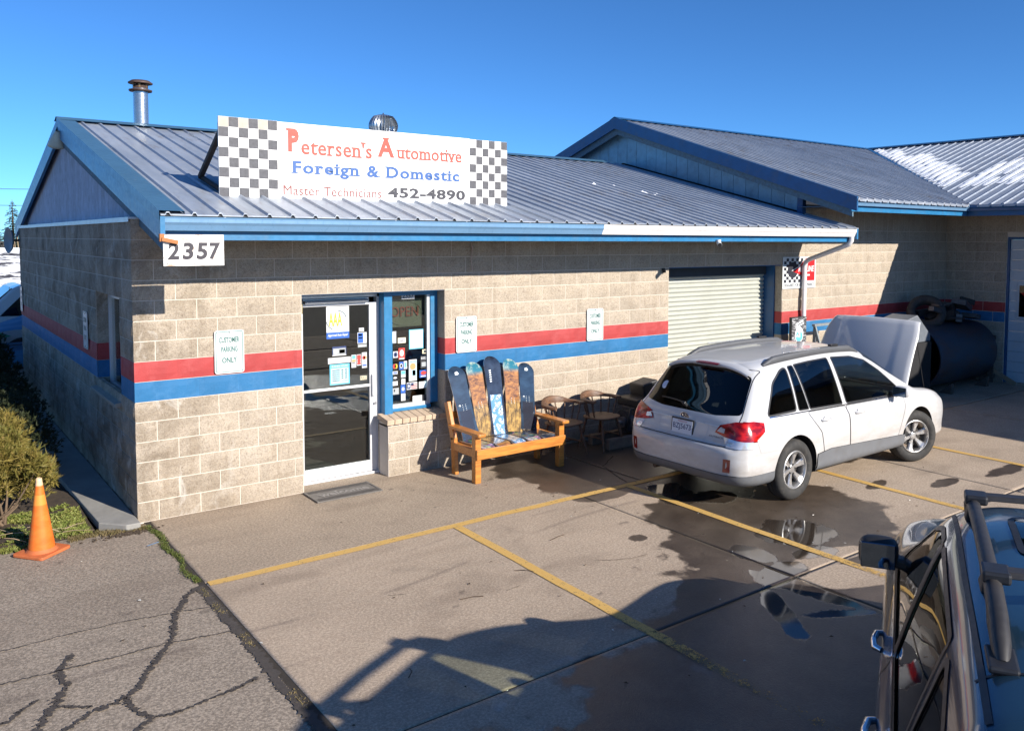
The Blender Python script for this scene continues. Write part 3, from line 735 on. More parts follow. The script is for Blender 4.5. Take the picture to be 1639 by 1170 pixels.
# inner soffit board below the rake, weathered
ib = MB()
for ya, yb in ((EY+.05, RIDY),):
    za, zb = slope_pt(ya)-.02, slope_pt(yb)-.02
    ib.add([(RX0+.036, ya, za-.33), (RX0+.036, yb, zb-.33), (RX0+.036, yb, zb-.2), (RX0+.036, ya, za-.2), (RX0+.07, ya, za-.33), (RX0+.07, yb, zb-.33), (RX0+.07, yb, zb-.2), (RX0+.07, ya, za-.2)],
           [(0,1,2,3),(4,7,6,5),(0,3,7,4),(1,5,6,2),(0,4,5,1),(3,2,6,7)])
ib.build('barge_board', mat('weathered_blue_board', (.10, .17, .22), .8, var=.3, scale=20, bump=.3, dirt=.6), roof)
# far rake (behind the ridge)
fr2 = MB(); ya, yb = RIDY, 10.45; zb2 = EZ+.02
fr2.add([(RX0-.005, ya, RIDZ-.235), (RX0-.005, yb, zb2-.235), (RX0-.005, yb, zb2+.02), (RX0-.005, ya, RIDZ+.02), (RX0+.035, ya, RIDZ-.235), (RX0+.035, yb, zb2-.235), (RX0+.035, yb, zb2+.02), (RX0+.035, ya, RIDZ+.02)],
        [(0,1,2,3),(4,7,6,5),(0,3,7,4),(1,5,6,2),(0,4,5,1),(3,2,6,7)]).build('fascia_board', M_trim, roof)
# gable siding boards
gab = MB().add([(.20, .02, 3.05), (.20, 9.43, 3.05), (.20, RIDY, RIDZ-.05)], [(0,1,2)]).build('gable', M_dark, shop)
y = .02; k = 0
while y < 9.42:
    y1 = min(y+.203, 9.43); zt = lambda yy: min(slope_pt(yy), RIDZ-SL*(yy-RIDY))-.03
    a, b = y+.004, y1-.004
    top = [(a, zt(a)), (b, zt(b))]
    if a < RIDY < b: top = [(a, zt(a)), (RIDY, zt(RIDY)), (b, zt(b))]
    poly = [(a, 3.07), (b, 3.07)] + top[::-1]
    if min(t[1] for t in top) > 3.09:
        MB().prism(poly, (.145, 0, 0), (0, 1, 0), (0, 0, 1), .02).build('siding_board', M_siding, gab)
    y = y1; k += 1
MB().box(-.02, .16, -.01, 9.46, 3.048, 3.068).box(-.022, -.016, -.012, 9.46, 3.02, 3.066).build('ledge_flashing', mat('pale_flashing', (.62, .68, .72), .4, metal=.2, dirt=.1), shop)
# infill under the eave return at the corner
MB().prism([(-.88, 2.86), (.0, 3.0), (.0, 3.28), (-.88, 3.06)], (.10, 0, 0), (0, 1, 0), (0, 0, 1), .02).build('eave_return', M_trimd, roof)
# fascia and gutter on the front
fa = MB().box(RX0+.03, RXE-.02, -.915, -.875, 2.842, 3.045)
fa.build('fascia_board', M_trim, roof, bevel=.003)
MB().box(RX0+.08, RXE-.02, -.88, .0, 2.985, 3.0).build('soffit', M_soff, roof)
def gutter(x0, x1, mt, y=-1.02, z0=2.93, z1=3.055, name='gutter'):
    mb = MB(); pr = [(-.915, z1), (-.915, z0), (y+.035, z0), (y+.012, z0+.05), (y-.006, z0+.075), (y-.006, z1-.018), (y-.012, z1), (y+.006, z1), (y+.004, z0+.08), (y+.045, z0+.006), (-.922, z0+.006), (-.922, z1)]
    n = len(pr); vs = [(x0, a, b) for a, b in pr]+[(x1, a, b) for a, b in pr]
    mb.add(vs, [(i, (i+1) % n, n+(i+1) % n, n+i) for i in range(n)])
    mb.add([(x0, a, b) for a, b in pr[:8]], [tuple(range(8))]); mb.add([(x1, a, b) for a, b in pr[:8]], [tuple(range(8))])
    return mb.build(name, mt, roof)
gutter(.075, 5.285, M_gutb); gutter(5.287, 10.92, M_gutw)
gb = MB()
for i in range(12): x = .6+i*.88; gb.box(x, x+.012, -1.02, -.925, 3.05, 3.058)
gb.build('gutter_bracket', M_gutw, roof)
MB().add([(RXE-.01, EY, EZ-.19), (RXE-.01, -.02, slope_pt(-.02)-.19), (RXE-.01, -.02, slope_pt(-.02)), (RXE-.01, EY, EZ), (RXE-.04, EY+.004, EZ-.19), (RXE-.04, -.02, slope_pt(-.02)-.19), (RXE-.04, -.02, slope_pt(-.02)), (RXE-.04, EY+.004, EZ)],
    [(0,1,2,3),(4,7,6,5),(0,3,7,4),(1,5,6,2),(0,4,5,1),(3,2,6,7)]).build('fascia_board', M_trim, roof)
# downspout
ds = MB(); ds.tube([(10.86, -.97, 2.95), (10.86, -.965, 2.86), (10.85, -.93, 2.80), (10.83, -.16, 2.53), (10.825, -.10, 2.49), (10.82, -.075, 2.40), (10.82, -.075, .12), (10.82, -.11, .06), (10.82, -.25, .03)], .042, 10)
ds.build('downspout', M_gutw, shop)
# broken rake end: raw timber showing under the corner
MB().box(.022, .062, -1.075, -1.035, 2.83, 2.90).obox((.105, -1.075, 2.838), (.14, .03, .035), (1, 0, -.22), (0, 1, 0)).build('broken_trim', mat('raw_wood', (.42, .17, .06), .8, bump=.3), roof, bevel=.003)

# chimney flue and turbine vent
M_galv = mat('galvanised', (.46, .48, .50), .28, metal=.9, var=.18, scale=8)
M_rust = mat('rusted_cap', (.085, .055, .045), .6, metal=.4, var=.4, scale=12)
ch = MB().cyl((1.30, 5.5, 4.2), (1.30, 5.5, 5.17), .108, n=24).cyl((1.30, 5.5, 5.15), (1.30, 5.5, 5.19), .125, n=24).build('chimney', M_galv, roof)
MB().lathe([(.05, 5.14), (.165, 5.15), (.17, 5.175), (.11, 5.19), (.11, 5.25), (.10, 5.25), (.10, 5.17)], (1.30, 5.5, 0), n=24).lathe([(.175, 5.27), (.18, 5.285), (.13, 5.32), (.03, 5.335), (.0, 5.335)], (1.30, 5.5, 0), n=24).lathe([(0, 5.27), (.175, 5.27)], (1.30, 5.5, 0), n=24).build('chimney_cap', M_rust, roof)
cb = MB()
for k in range(6): a = k*PI/3+.2; cb.obox((1.30+.11*math.cos(a), 5.5+.11*math.sin(a), 5.245), (.025, .006, .08), (-math.sin(a), math.cos(a), 0), (math.cos(a), math.sin(a), 0))
cb.build('chimney_baffle', mat('heat_stained_metal', (.28, .17, .08), .4, metal=.6), roof)
VX, VY, VZ = 5.25, 5.05, 4.62
MB().cyl((VX, VY, VZ-.2), (VX, VY, VZ+.12), .17, n=28).build('vent_collar', M_galv, roof)
vm = MB()
nf = 26
for k in range(nf):
    a0 = 2*PI*k/nf; pts = []
    for j in range(9):
        t = j/8; zz = VZ+.12+.34*t; r = .12+.13*math.sin(PI*(.12+.80*t))**.8
        for dd, rr in ((0, r+.014), (.17, r-.022)):
            a = a0+dd; pts.append((VX+rr*math.cos(a), VY+rr*math.sin(a), zz))
    vm.add(pts, [(2*j, 2*j+1, 2*j+3, 2*j+2) for j in range(8)], 0, True)
vm.lathe([(.17, VZ+.44), (.12, VZ+.475), (.04, VZ+.49), (.012, VZ+.49), (.012, VZ+.52), (0, VZ+.52)], (VX, VY, 0), n=24)
vm.cyl((VX, VY, VZ+.1), (VX, VY, VZ+.44), .10, n=16)
vm.build('turbine_vent', M_galv, roof)
# hanging cable stub and hole marks on the wall
MB().tube([(3.93, -.03, 2.82), (3.935, -.035, 2.7), (3.925, -.03, 2.6), (3.945, -.03, 2.47)], .005, 5).tube([(3.93, -.03, 2.78), (3.94, -.04, 2.76), (3.935, -.04, 2.72)], .012, 5).build('hanging_wire', mat('pink_wire', (.50, .38, .34), .6), shop)

# ================================================================== RIGHT BUILDING
hall = thing('workshop_hall', 'taller block workshop with steep blue metal roof adjoining the low shop', 'building', (0, 0, 0))
core = MB(); core.box(10.945, 16.1, Y0, T, -.1, 3.5).build('mortar_core', M_mort, hall, recalc=False)
HS = .323; HEY, HEZ = -1.20, 3.56; HRZ = HEZ+HS*(RIDY-HEY)
def hz(y): return HEZ+HS*(y-HEY) if y <= RIDY else HRZ-HS*(y-RIDY)
restH, nH = wall_blocks(hall, (10.945, 0, 0), (1, 0), range(0, 15), 15.9-10.945, [], lambda a, r: True)
x = 10.95
while x < 15.88:
    inst(VS, 'block', hall, (x, 0, 15*C)); x += C
for zA, zB, mt in ((6*C, 7*C, M_blu), (7*C, 8*C, M_red)):
    MB().box(10.96, 15.89, .003, .012, zA+.002, zB-.002).build('painted_joint', mt, hall, recalc=False)
# gable wall above the low roof, clad in vertical sheets
gw = MB().add([(10.87, -.02, 3.0), (10.87, 9.5, 3.0), (10.87, 9.5, hz(9.5)-.05), (10.87, RIDY, HRZ-.05), (10.87, -.02, hz(-.02)-.05)], [(0,1,2,3,4)]).build('gable', M_dark, hall)
y = .10
while y < 9.4:
    y1 = y+.30; a, b = y+.004, y1-.004
    base_z = lambda yy: (slope_pt(yy) if yy < RIDY else RIDZ-SL*(yy-RIDY))+.03
    top = [(a, hz(a)-.04), (b, hz(b)-.04)]; bot = [(a, base_z(a)), (b, base_z(b))]
    if a < RIDY < b: top.insert(1, (RIDY, hz(RIDY)-.04)); bot.insert(1, (RIDY, base_z(RIDY)))
    MB().prism(bot+top[::-1], (10.868, 0, 0), (0, 1, 0), (0, 0, 1), .018, W=(-1, 0, 0)).build('cladding_sheet', M_sheet, gw)
    y = y1
MB().box(10.80, 10.90, -.02, .095, 3.28, hz(0)-.03).build('corner_board', M_trimd, hall)
MB().obox((10.845, 7.0, hz(7.)-.32), (.04, .35, .12), (1,0,0), (0,1,0)).build('gable_vent', M_dark, hall)
hroof = MB().add([(10.62, HEY+.08, HEZ-.03), (14.5, HEY+.08, HEZ-.03), (20.3, RIDY, HRZ-.03), (10.62, RIDY, HRZ-.03)], [(0,1,2,3)]).build('roof', M_soff, hall)
# ribbed panels; each ends on the valley line x = 15.63 + y
def val(y): return 15.63+y
x = 10.60
while x < 20.2:
    x1 = min(x+.9144, 20.36)
    mb = MB(); prof = [(x, 0.)]; k = math.ceil((x-10.65)/.2286)
    while 10.65+k*.2286 < x1:
        c = 10.65+k*.2286
        for dx, h in ((-.022, 0), (-.010, .022), (.010, .022), (.022, 0)):
            if x < c+dx < x1-.001: prof.append((c+dx, h))
        k += 1
    prof.append((x1-.001, 0.)); n = len(prof); vs = []
    for xx, h in prof: ylo = max(HEY-.03, xx-15.63); vs.append((xx, ylo, hz(ylo)+h))
    for xx, h in prof: vs.append((xx, RIDY, HRZ+h))
    mb.add(vs, [(i, i+1, n+i+1, n+i) for i in range(n-1)])
    mb.add([(v[0], v[1], v[2]) for v in vs[:n]]+[(v[0], v[1], v[2]-.04) for v in vs[:n]], [(i, i+1, n+i+1, n+i) for i in range(n-1)])
    mb.build('roof_panel', M_roof, hroof); x = x1
MB().add([(10.6, RIDY, HRZ), (20.36, RIDY, HRZ), (20.36, 10.6, HRZ-HS*5.87), (10.6, 10.6, HRZ-HS*5.87)], [(0,1,2,3)]).build('roof_panel', M_roof, hroof)
rc = MB()
for s_ in (-1, 1): rc.add([(10.58, RIDY, HRZ+.05), (20.5, RIDY, HRZ+.05), (20.5, RIDY+s_*.15, HRZ-.01), (10.58, RIDY+s_*.15, HRZ-.01)], [(0,1,2,3)])
rc.build('ridge_cap', M_trimd, hroof)
def rake(parent, X, ya, yb, top, bot, mt, th=.035, name='fascia_board'):
    za, zb = hz(ya), hz(yb)
    return MB().add([(X, ya, za+bot), (X, yb, zb+bot), (X, yb, zb+top), (X, ya, za+top), (X+th, ya, za+bot), (X+th, yb, zb+bot), (X+th, yb, zb+top), (X+th, ya, za+top)],
        [(0,1,2,3),(4,7,6,5),(0,3,7,4),(1,5,6,2),(0,4,5,1),(3,2,6,7)]).build(name, mt, parent)
rake(hroof, 10.585, HEY-.03, RIDY, .035, -.205, M_trimd); rake(hroof, 10.585, RIDY, 10.6, .035, -.205, M_trimd)
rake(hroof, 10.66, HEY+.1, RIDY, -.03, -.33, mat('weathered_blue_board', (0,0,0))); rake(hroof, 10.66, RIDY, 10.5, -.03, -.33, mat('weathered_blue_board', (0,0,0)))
MB().box(10.62, 14.60, -1.115, -1.075, 3.345, 3.53).build('fascia_board', M_trim, hroof, bevel=.003)
MB().box(10.70, 15.9, -1.08, .0, 3.44, 3.455).build('soffit', M_soff, hroof)
def gut2(pts, mt, parent, nrm):
    """box gutter along a horizontal line, nrm = outward"""
    a, b = Vector(pts[0]), Vector(pts[1]); N = Vector(nrm); mb = MB()
    pr = [(0, .10), (0, 0), (.055, 0), (.07, .045), (.088, .065), (.088, .10), (.094, .115), (.08, .115), (.078, .068), (.05, .012), (.008, .012), (.008, .10)]
    n = len(pr); vs = [a+N*p+Vector((0,0,q)) for p, q in pr]+[b+N*p+Vector((0,0,q)) for p, q in pr]
    mb.add(vs, [(i, (i+1) % n, n+(i+1) % n, n+i) for i in range(n)]); mb.add(vs[:8], [tuple(range(8))]); mb.add(vs[n:n+8], [tuple(range(8))])
    return mb.build('gutter', mt, parent)
gut2(((10.66, -1.118, 3.44), (14.50, -1.118, 3.44)), M_gutb, hroof, (0, -1, 0))

# ================================================================== WING ON THE RIGHT
wing = thing('service_wing', 'block service wing reaching forward at the right, with snow on its roof', 'building')
WX = 15.9
core = MB(); core.box(WX+.007, WX+.24, -1.26, 0, -.1, 3.5).box(WX+.007, WX+.24, -4.6, -1.26, 2.95, 3.5).box(WX+.007, WX+.24, -14, -4.6, -.1, 3.5).build('mortar_core', M_mort, wing, recalc=False)
restW, nW = wall_blocks(wing, (WX, 0, 0), (0, -1), range(0, 15), 5.2, [(1.26, 4.6, -.1, 2.95)], lambda a, r: a < 1.3)
tag(restW.build('block_courses', [M_blk, M_red, M_blu], wing, recalc=False), kind='stuff')
y = -.0
for k in range(24): inst(VS, 'block', wing, (WX, -k*C, 15*C), (0, 0, -PI/2))
# sectional garage door
gd = MB().box(WX+.02, WX+.12, -1.30, -1.262, 0, 2.96).box(WX+.02, WX+.12, -4.6, -1.30, 2.90, 2.96).build('garage_door', M_trimd, wing)
M_sec = mat('white_door_section', (.50, .56, .62), .5, var=.06, scale=3, dirt=.1)
for k in range(14):
    z0 = .02+k*.206
    MB().box(WX+.06, WX+.10, -4.55, -1.305, z0, z0+.2).build('door_panel', M_sec, gd, bevel=.006)
for k in range(3):
    y0 = -1.46-k*1.0
    MB().box(WX+.045, WX+.075, y0-.72, y0, 1.30, 2.03).build('window_frame', M_sec, gd, bevel=.01)
    MB().box(WX+.040, WX+.044, y0-.67, y0-.05, 1.35, 1.98).build('pane', glass_mat('dark_glass', (.03,.03,.035), 1.5) if k == 0 else bpy.data.materials['dark_glass'], gd)
wroof = MB().add([(14.5, -1.2, HEZ-.03), (14.5, -14, HEZ-.03), (20.36, -14, HRZ-.03), (20.36, RIDY, HRZ-.03)], [(0,1,2,3)]).build('roof', M_soff, wing)
def wz(x): return HEZ+HS*(x-14.43)
y = RIDY+.3
while y > -14:
    y1 = y-.9144; mb = MB(); prof = [(y, 0.)]; k = 0; c = math.floor(y/.2286)*.2286
    while c > y1:
        for dy, h in ((.022, 0), (.010, .022), (-.010, .022), (-.022, 0)):
            if y > c+dy > y1+.001: prof.append((c+dy, h))
        c -= .2286
    prof.append((y1+.001, 0.)); n = len(prof); vs = []
    for yy, h in prof: xlo = max(14.40, yy+15.63); vs.append((xlo, yy, wz(xlo)+h))
    for yy, h in prof: vs.append((20.36, yy, HRZ+h))
    mb.add(vs, [(i, i+1, n+i+1, n+i) for i in range(n-1)])
    mb.add(vs[:n]+[(v[0], v[1], v[2]-.04) for v in vs[:n]], [(i, i+1, n+i+1, n+i) for i in range(n-1)])
    mb.build('roof_panel', M_roof, wroof); y = y1
MB().add([(20.36, -14, HRZ), (20.36, 10, HRZ), (26, 10, HRZ-HS*5.64), (26, -14, HRZ-HS*5.64)], [(0,1,2,3)]).build('roof_panel', M_roof, wroof)
rc = MB()
for s_ in (-1, 1): rc.add([(20.36, 4.9, HRZ+.05), (20.36, -14, HRZ+.05), (20.36+s_*.15, -14, HRZ-.0), (20.36+s_*.15, 4.9, HRZ-.0)], [(0,1,2,3)])
rc.build('ridge_cap', M_trimd, wroof)
va = MB(); 
for s_ in (-1, 1): va.add([(14.45, -1.18, HEZ+.012), (20.3, 4.67, HRZ+.012), (20.3+s_*.0, 4.67+.001, HRZ+.02), (14.45, -1.179, HEZ+.02)], [(0,1,2,3)])
va.beam((14.5, -1.13, HEZ+.015), (20.3, 4.67, HRZ+.015), .10, .012).build('valley_flashing', M_trimd, wroof)
MB().box(14.50, 14.54, -8.5, -1.12, 3.345, 3.53).build('fascia_board', M_trimd, wroof)
MB().box(14.52, 15.9, -8.5, -1.1, 3.44, 3.455).build('soffit', M_soff, wroof)
gut2(((14.498, -1.14, 3.44), (14.498, -8.5, 3.44)), M_trimd, wroof, (-1, 0, 0))
# unseen mass added beyond the frame, only to throw the shade on the yard
st = MB().box(14.2, 22, -20, -8.7, -.1, 3.4).build('shade_caster_block', M_blk, wing)
MB().add([(12.75, -20, 3.5), (12.75, -8.6, 3.5), (20.36, -8.6, HRZ+.4), (20.36, -20, HRZ+.4), (12.75, -20, 3.4), (12.75, -8.6, 3.4), (20.36, -8.6, 3.4), (20.36, -20, 3.4)], [(0,1,2,3),(4,5,6,7),(0,1,5,4),(1,2,6,5),(0,3,7,4)]).build('shade_caster_roof', M_roof, wroof)

# ---- snow lying on the wing roof and crumbs on the low roof
M_snow = mat('snow', (.86, .88, .92), .6, var=.04, scale=20, bump=.5, bscale=30, bdist=.02)
sn = MB(); r_ = random.Random(5)
def snow_strip(yc, x0, x1, w_=.2, h=.035):
    n = max(3, int((x1-x0)/.12)); vs = []
    for i in range(n+1):
        t = i/n; x = x0+(x1-x0)*t; tp = min(1, 4*t, 4*(1-t)); hw = w_*.5*(.45+.55*tp)*r_.uniform(.75, 1.05); z = wz(x)
        xx = max(x, yc+15.7); z = wz(xx)
        vs += [(xx, yc-hw, z+.004), (xx+r_.uniform(-.02,.02), yc, z+h*tp*r_.uniform(.6, 1.2)+.006), (xx, yc+hw, z+.004)]
    sn.add(vs, [(3*i+a, 3*i+a+1, 3*i+a+4, 3*i+a+3) for i in range(n) for a in (0, 1)], 0, True)
k = 0; y = RIDY-.5
while y > -13:
    yc = math.floor(y/.2286)*.2286+.114
    xv = max(14.5, yc+15.7)
    if yc > .05:        # band hugging the valley
        wv_ = .25 if yc > 3.6 else (.6 if yc > 2.4 else 1.15)
        snow_strip(yc, xv+.03, min(xv+wv_*r_.uniform(.75, 1.1)+.1, 20.2), .235, .05)
    elif yc < -.15 and yc > -6:      # broad patch across the lower slope
        a = 15.75+r_.uniform(-.15, .15)+.25*max(0, -yc-1.2); b = 17.3+r_.uniform(-.25, .3)+.9*min(2.2, -yc)
        if r_.random() < .15: m_ = a+(b-a)*r_.uniform(.3, .5); snow_strip(yc, a, m_, .19); snow_strip(yc, m_+r_.uniform(.08, .25), min(b, 19.8), .21)
        else: snow_strip(yc, a, min(b, 19.8), .235, .05)
    y -= .2286
for (xc, yc, n_) in ((7.7, 1.6, 2), (8.05, 1.15, 3)):
    for i in range(n_):
        x = xc+r_.uniform(-.45, .45); y = yc+r_.uniform(-.3, .3); z = slope_pt(y)+.004; a = r_.uniform(.04, .09); b = r_.uniform(.025, .045)
        p = [(x+a*math.cos(q)*r_.uniform(.8, 1.1), y+b*math.sin(q)*r_.uniform(.8, 1.1)) for q in [i2*PI/5 for i2 in range(10)]]
        sn.add([(px, py, slope_pt(py)+.003) for px, py in p]+[(x, y, z+.03)], [(i2, (i2+1) % 10, 10) for i2 in range(10)], 0, True)
for i in range(5):
    x = 14.2+.2*i+r_.uniform(-.1,.1); y = -4.15-.1*i+r_.uniform(-.1, .1)
    p = [(x+r_.uniform(.06,.16)*math.cos(q), y+r_.uniform(.05,.10)*math.sin(q)) for q in [i2*PI/5 for i2 in range(10)]]
    sn.add([(px, py, .002) for px, py in p]+[(x, y, .035)], [(i2, (i2+1) % 10, 10) for i2 in range(10)], 0, True)
tag(sn.build('snow', M_snow), kind='stuff', label='thin patches of melting snow on the metal roofs', cat='snow')
# ================================================================== CARS
def paint_mat(name, base, dirt=0., metal=0., rough=.28, dz=.98, dirtc=(.30, .25, .20)):
    s = NT(name); o = s.objc(); X = s.sep(o)
    n = s.noise(3, 7, .7, o, sc3=(1, 1, 3)); n2 = s.noise(30, 4, .7, o)
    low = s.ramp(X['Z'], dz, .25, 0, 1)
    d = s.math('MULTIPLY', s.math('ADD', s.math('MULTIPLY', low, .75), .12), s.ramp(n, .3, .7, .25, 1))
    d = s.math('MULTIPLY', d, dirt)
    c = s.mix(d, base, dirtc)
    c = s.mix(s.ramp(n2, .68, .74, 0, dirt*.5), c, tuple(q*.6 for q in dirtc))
    s.set(base=c, rough=s.math('ADD', rough, s.math('MULTIPLY', d, .5)), metal=metal, coat=.8, coatr=.06)
    return s.m
M_white = paint_mat('white_car_paint', (.56, .565, .575), 1.0)  # brownish dust, deepened to put the rear's shade into the colour
M_clad = mat('grey_plastic_cladding', (.13, .135, .145), .6, var=.12, scale=8, bump=.2, local=True, dirt=.25)
M_blackp = mat('black_plastic', (.018, .018, .02), .45, var=.1, local=True)
M_chrome = mat('chrome', (.75, .75, .78), .08, metal=1., var=.02)
M_rubber = mat('tyre_rubber', (.030, .029, .028), .8, var=.2, scale=14, bump=.3, local=True, dirt=.5)
M_alloy = mat('alloy_wheel', (.50, .49, .48), .32, metal=.75, var=.12, scale=10, local=True, dirt=.25)
_t = NT('red_lamp_lens'); _o = _t.objc()
M_tail = _t.set(base=_t.mix(_t.ramp(_t.noise(9, 3, .5, _o, sc3=(1, 1, 2.2)), .42, .6), (.20, .002, .002), (.55, .012, .006)), rough=.15, coat=.4, coatr=.05).m
M_taild = NT('dark_red_lens').set(base=(.20, .006, .010), rough=.12, coat=1., coatr=.03).m
M_clear = NT('clear_lamp_lens').set(base=(.62, .64, .68), rough=.12, metal=.4, coat=1.).m
M_cglass = glass_mat('tinted_car_glass', (.035, .04, .042), 1.55)
M_cglassf = glass_mat('car_glass', (.55, .62, .60), 1.55)
M_seat = mat('car_seat', (.20, .17, .13), .8, local=True)
M_cabin = mat('cabin_dark', (.02, .02, .02), .8, local=True)

def catmull(P, n):
    P = np.array(P, float); m = len(P); out = []
    t = np.linspace(0, m-1, n)
    for u in t:
        i = min(int(u), m-2); f = u-i
        p0 = P[max(i-1, 0)]; p1 = P[i]; p2 = P[i+1]; p3 = P[min(i+2, m-1)]
        out.append(.5*((2*p1)+(-p0+p2)*f+(2*p0-5*p1+4*p2-p3)*f*f+(-p0+3*p1-3*p2+p3)*f**3))
    return np.array(out)
class Shell:
    """car body lofted along x from half sections; faces are cut along outlines and shared out to parts"""
    def __init__(s, stations, xs, nsec=64, cap0=True, cap1=True, tension=.35):
        X0 = np.array([a[0] for a in stations]); K = np.array([a[1] for a in stations], float)      # (ns, npts, 2)
        rows = []
        for x in xs:
            i = min(max(np.searchsorted(X0, x)-1, 0), len(X0)-2); f = (x-X0[i])/(X0[i+1]-X0[i]); f = min(max(f, 0), 1)
            # smooth-ish hermite with limited tangents
            p1, p2 = K[i], K[i+1]; p0 = K[max(i-1, 0)]; p3 = K[min(i+2, len(X0)-1)]
            h = X0[i+1]-X0[i]; h0 = X0[i]-X0[max(i-1, 0)] or h; h2 = X0[min(i+2, len(X0)-1)]-X0[i+1] or h
            d1 = (p1-p0)/h0; d = (p2-p1)/h; d2 = (p3-p2)/h2
            def lim(a, b): m_ = np.where(a*b > 0, 2*a*b/(a+b+1e-9*np.sign(a+b)+1e-12), 0); return m_
            t1 = lim(d1, d)*h; t2 = lim(d, d2)*h
            kp = (2*f**3-3*f*f+1)*p1+(f**3-2*f*f+f)*t1+(-2*f**3+3*f*f)*p2+(f**3-f*f)*t2
            rows.append(catmull(kp, nsec))
        rows = np.array(rows)                 # nx, nsec, (y,z)
        nx = len(xs); bm = bmesh.new(); s.rows = rows; s.xs = np.array(xs)
        V = {}
        for side in (1, -1):
            for i in range(nx):
                for j in range(nsec):
                    y, z = rows[i, j]; y = max(y, 0.)
                    if j in (0, nsec-1): y = 0.
                    if side == -1 and y == 0.: V[(side, i, j)] = V[(1, i, j)]; continue
                    V[(side, i, j)] = bm.verts.new((xs[i], side*y, z))
            for i in range(nx-1):
                for j in range(nsec-1):
                    q = [V[(side, i, j)], V[(side, i+1, j)], V[(side, i+1, j+1)], V[(side, i, j+1)]]
                    if side == -1: q = q[::-1]
                    try: bm.faces.new(q)
                    except ValueError: pass
        for i, on in ((0, cap0), (nx-1, cap1)):
            if not on: continue
            zc = rows[i, :, 1].mean(); c = bm.verts.new((xs[i], 0, zc))
            loop = [V[(1, i, j)] for j in range(nsec)]+[V[(-1, i, j)] for j in range(nsec-2, 0, -1)]
            for a, b in zip(loop, loop[1:]+loop[:1]):
                try: bm.faces.new((a, b, c) if i == 0 else (b, a, c))
                except ValueError: pass
        bmesh.ops.recalc_face_normals(bm, faces=bm.faces[:])
        bmesh.ops.triangulate(bm, faces=[f for f in bm.faces if len(f.verts) > 4])
        s.bm = bm; s.lay = bm.faces.layers.int.new('part'); s.names = ['body']
        s.bvh = BVHTree.FromBMesh(bm)
    def cut(s, name, poly, proj='side', sgn=0, cond=None, only=None):
        """poly in the projection's (u,v); proj side: (x,z), rear: (y,z), top: (x,y)"""
        bm = s.bm; lay = s.lay
        U, Vv, Wd = {'side': ((1,0,0),(0,0,1),(0,1,0)), 'rear': ((0,1,0),(0,0,1),(1,0,0)), 'top': ((1,0,0),(0,1,0),(0,0,1))}[proj]
        U, Vv, Wd = Vector(U), Vector(Vv), Vector(Wd); P = [Vector(p) for p in poly]; n = len(P)
        def ok(f):
            c = f.calc_center_median(); nn = f.normal
            if proj == 'side' and sgn and c.y*sgn < .0: return False
            if cond and not cond(c, nn): return False
            return True
        u0, u1 = min(p.x for p in P)-.02, max(p.x for p in P)+.02; v0, v1 = min(p.y for p in P)-.02, max(p.y for p in P)+.02
        def box(f):
            us = [v.co.dot(U) for v in f.verts]; vs = [v.co.dot(Vv) for v in f.verts]; return min(us), max(us), min(vs), max(vs)
        cand = set()
        for f in bm.faces:
            b = box(f)
            if b[1] > u0 and b[0] < u1 and b[3] > v0 and b[2] < v1 and ok(f): cand.add(f)
        for i in range(n):
            a, b = P[i], P[(i+1) % n]; e = b-a
            if e.length < 1e-6: continue
            nrm = U*(-e.y)+Vv*e.x; co = U*a.x+Vv*a.y
            x0, x1 = min(a.x, b.x)-.004, max(a.x, b.x)+.004; y0, y1 = min(a.y, b.y)-.004, max(a.y, b.y)+.004
            sel = []
            for f in cand:
                if not f.is_valid: continue
                bb = box(f)
                if bb[1] > x0 and bb[0] < x1 and bb[3] > y0 and bb[2] < y1: sel.append(f)
            if not sel: continue
            es = {x for f in sel for x in f.edges}; vs = {x for f in sel for x in f.verts}
            r = bmesh.ops.bisect_plane(bm, geom=sel+list(es)+list(vs), dist=1e-5, plane_co=co, plane_no=nrm)
            cand = {f for f in cand if f.is_valid} | {g for g in r['geom'] if isinstance(g, bmesh.types.BMFace) and g.is_valid}
        if name not in s.names: s.names.append(name)
        k = s.names.index(name); px = [p.x for p in P]; py = [p.y for p in P]
        def inside(x, y):
            c = False; j = n-1
            for i in range(n):
                if (py[i] > y) != (py[j] > y) and x < (px[j]-px[i])*(y-py[i])/(py[j]-py[i])+px[i]: c = not c
                j = i
            return c
        for f in cand:
            if not f.is_valid or not ok(f): continue
            if only is not None and s.names[f[lay]] not in only: continue
            c = f.calc_center_median()
            if inside(c.dot(U), c.dot(Vv)): f[lay] = k
    def part(s, names, name, mt, parent, off=0., thick=0.):
        names = [names] if isinstance(names, str) else names; ks = [s.names.index(n) for n in names]
        vi = {}; vs = []; fs = []; s.bm.normal_update()
        for f in s.bm.faces:
            if f[s.lay] in ks:
                q = []
                for v in f.verts:
                    if v.index not in vi or True:
                        key = v
                        if key not in vi: vi[key] = len(vs); vs.append(tuple(v.co+v.normal*off))
                        q.append(vi[key])
                fs.append(tuple(q))
        if not fs: return None
        me = bpy.data.meshes.new(name); me.from_pydata(vs, [], fs); me.materials.append(mt)
        me.polygons.foreach_set('use_smooth', [True]*len(fs)); me.update()
        o = bpy.data.objects.new(name, me); COL.objects.link(o); o.parent = parent
        if thick: m = o.modifiers.new('solid', 'SOLIDIFY'); m.thickness = thick; m.offset = -1
        return o
    def hit(s, o, d):
        r = s.bvh.ray_cast(Vector(o), Vector(d).normalized()); return (r[0], r[1]) if r[0] is not None else (None, None)
    def side(s, x, z, sg=-1):
        return s.hit((x, sg*2.5, z), (0, -sg, 0))
    def rear(s, y, z, d=1):
        return s.hit((-2 if d > 0 else 8, y, z), (d, 0, 0))
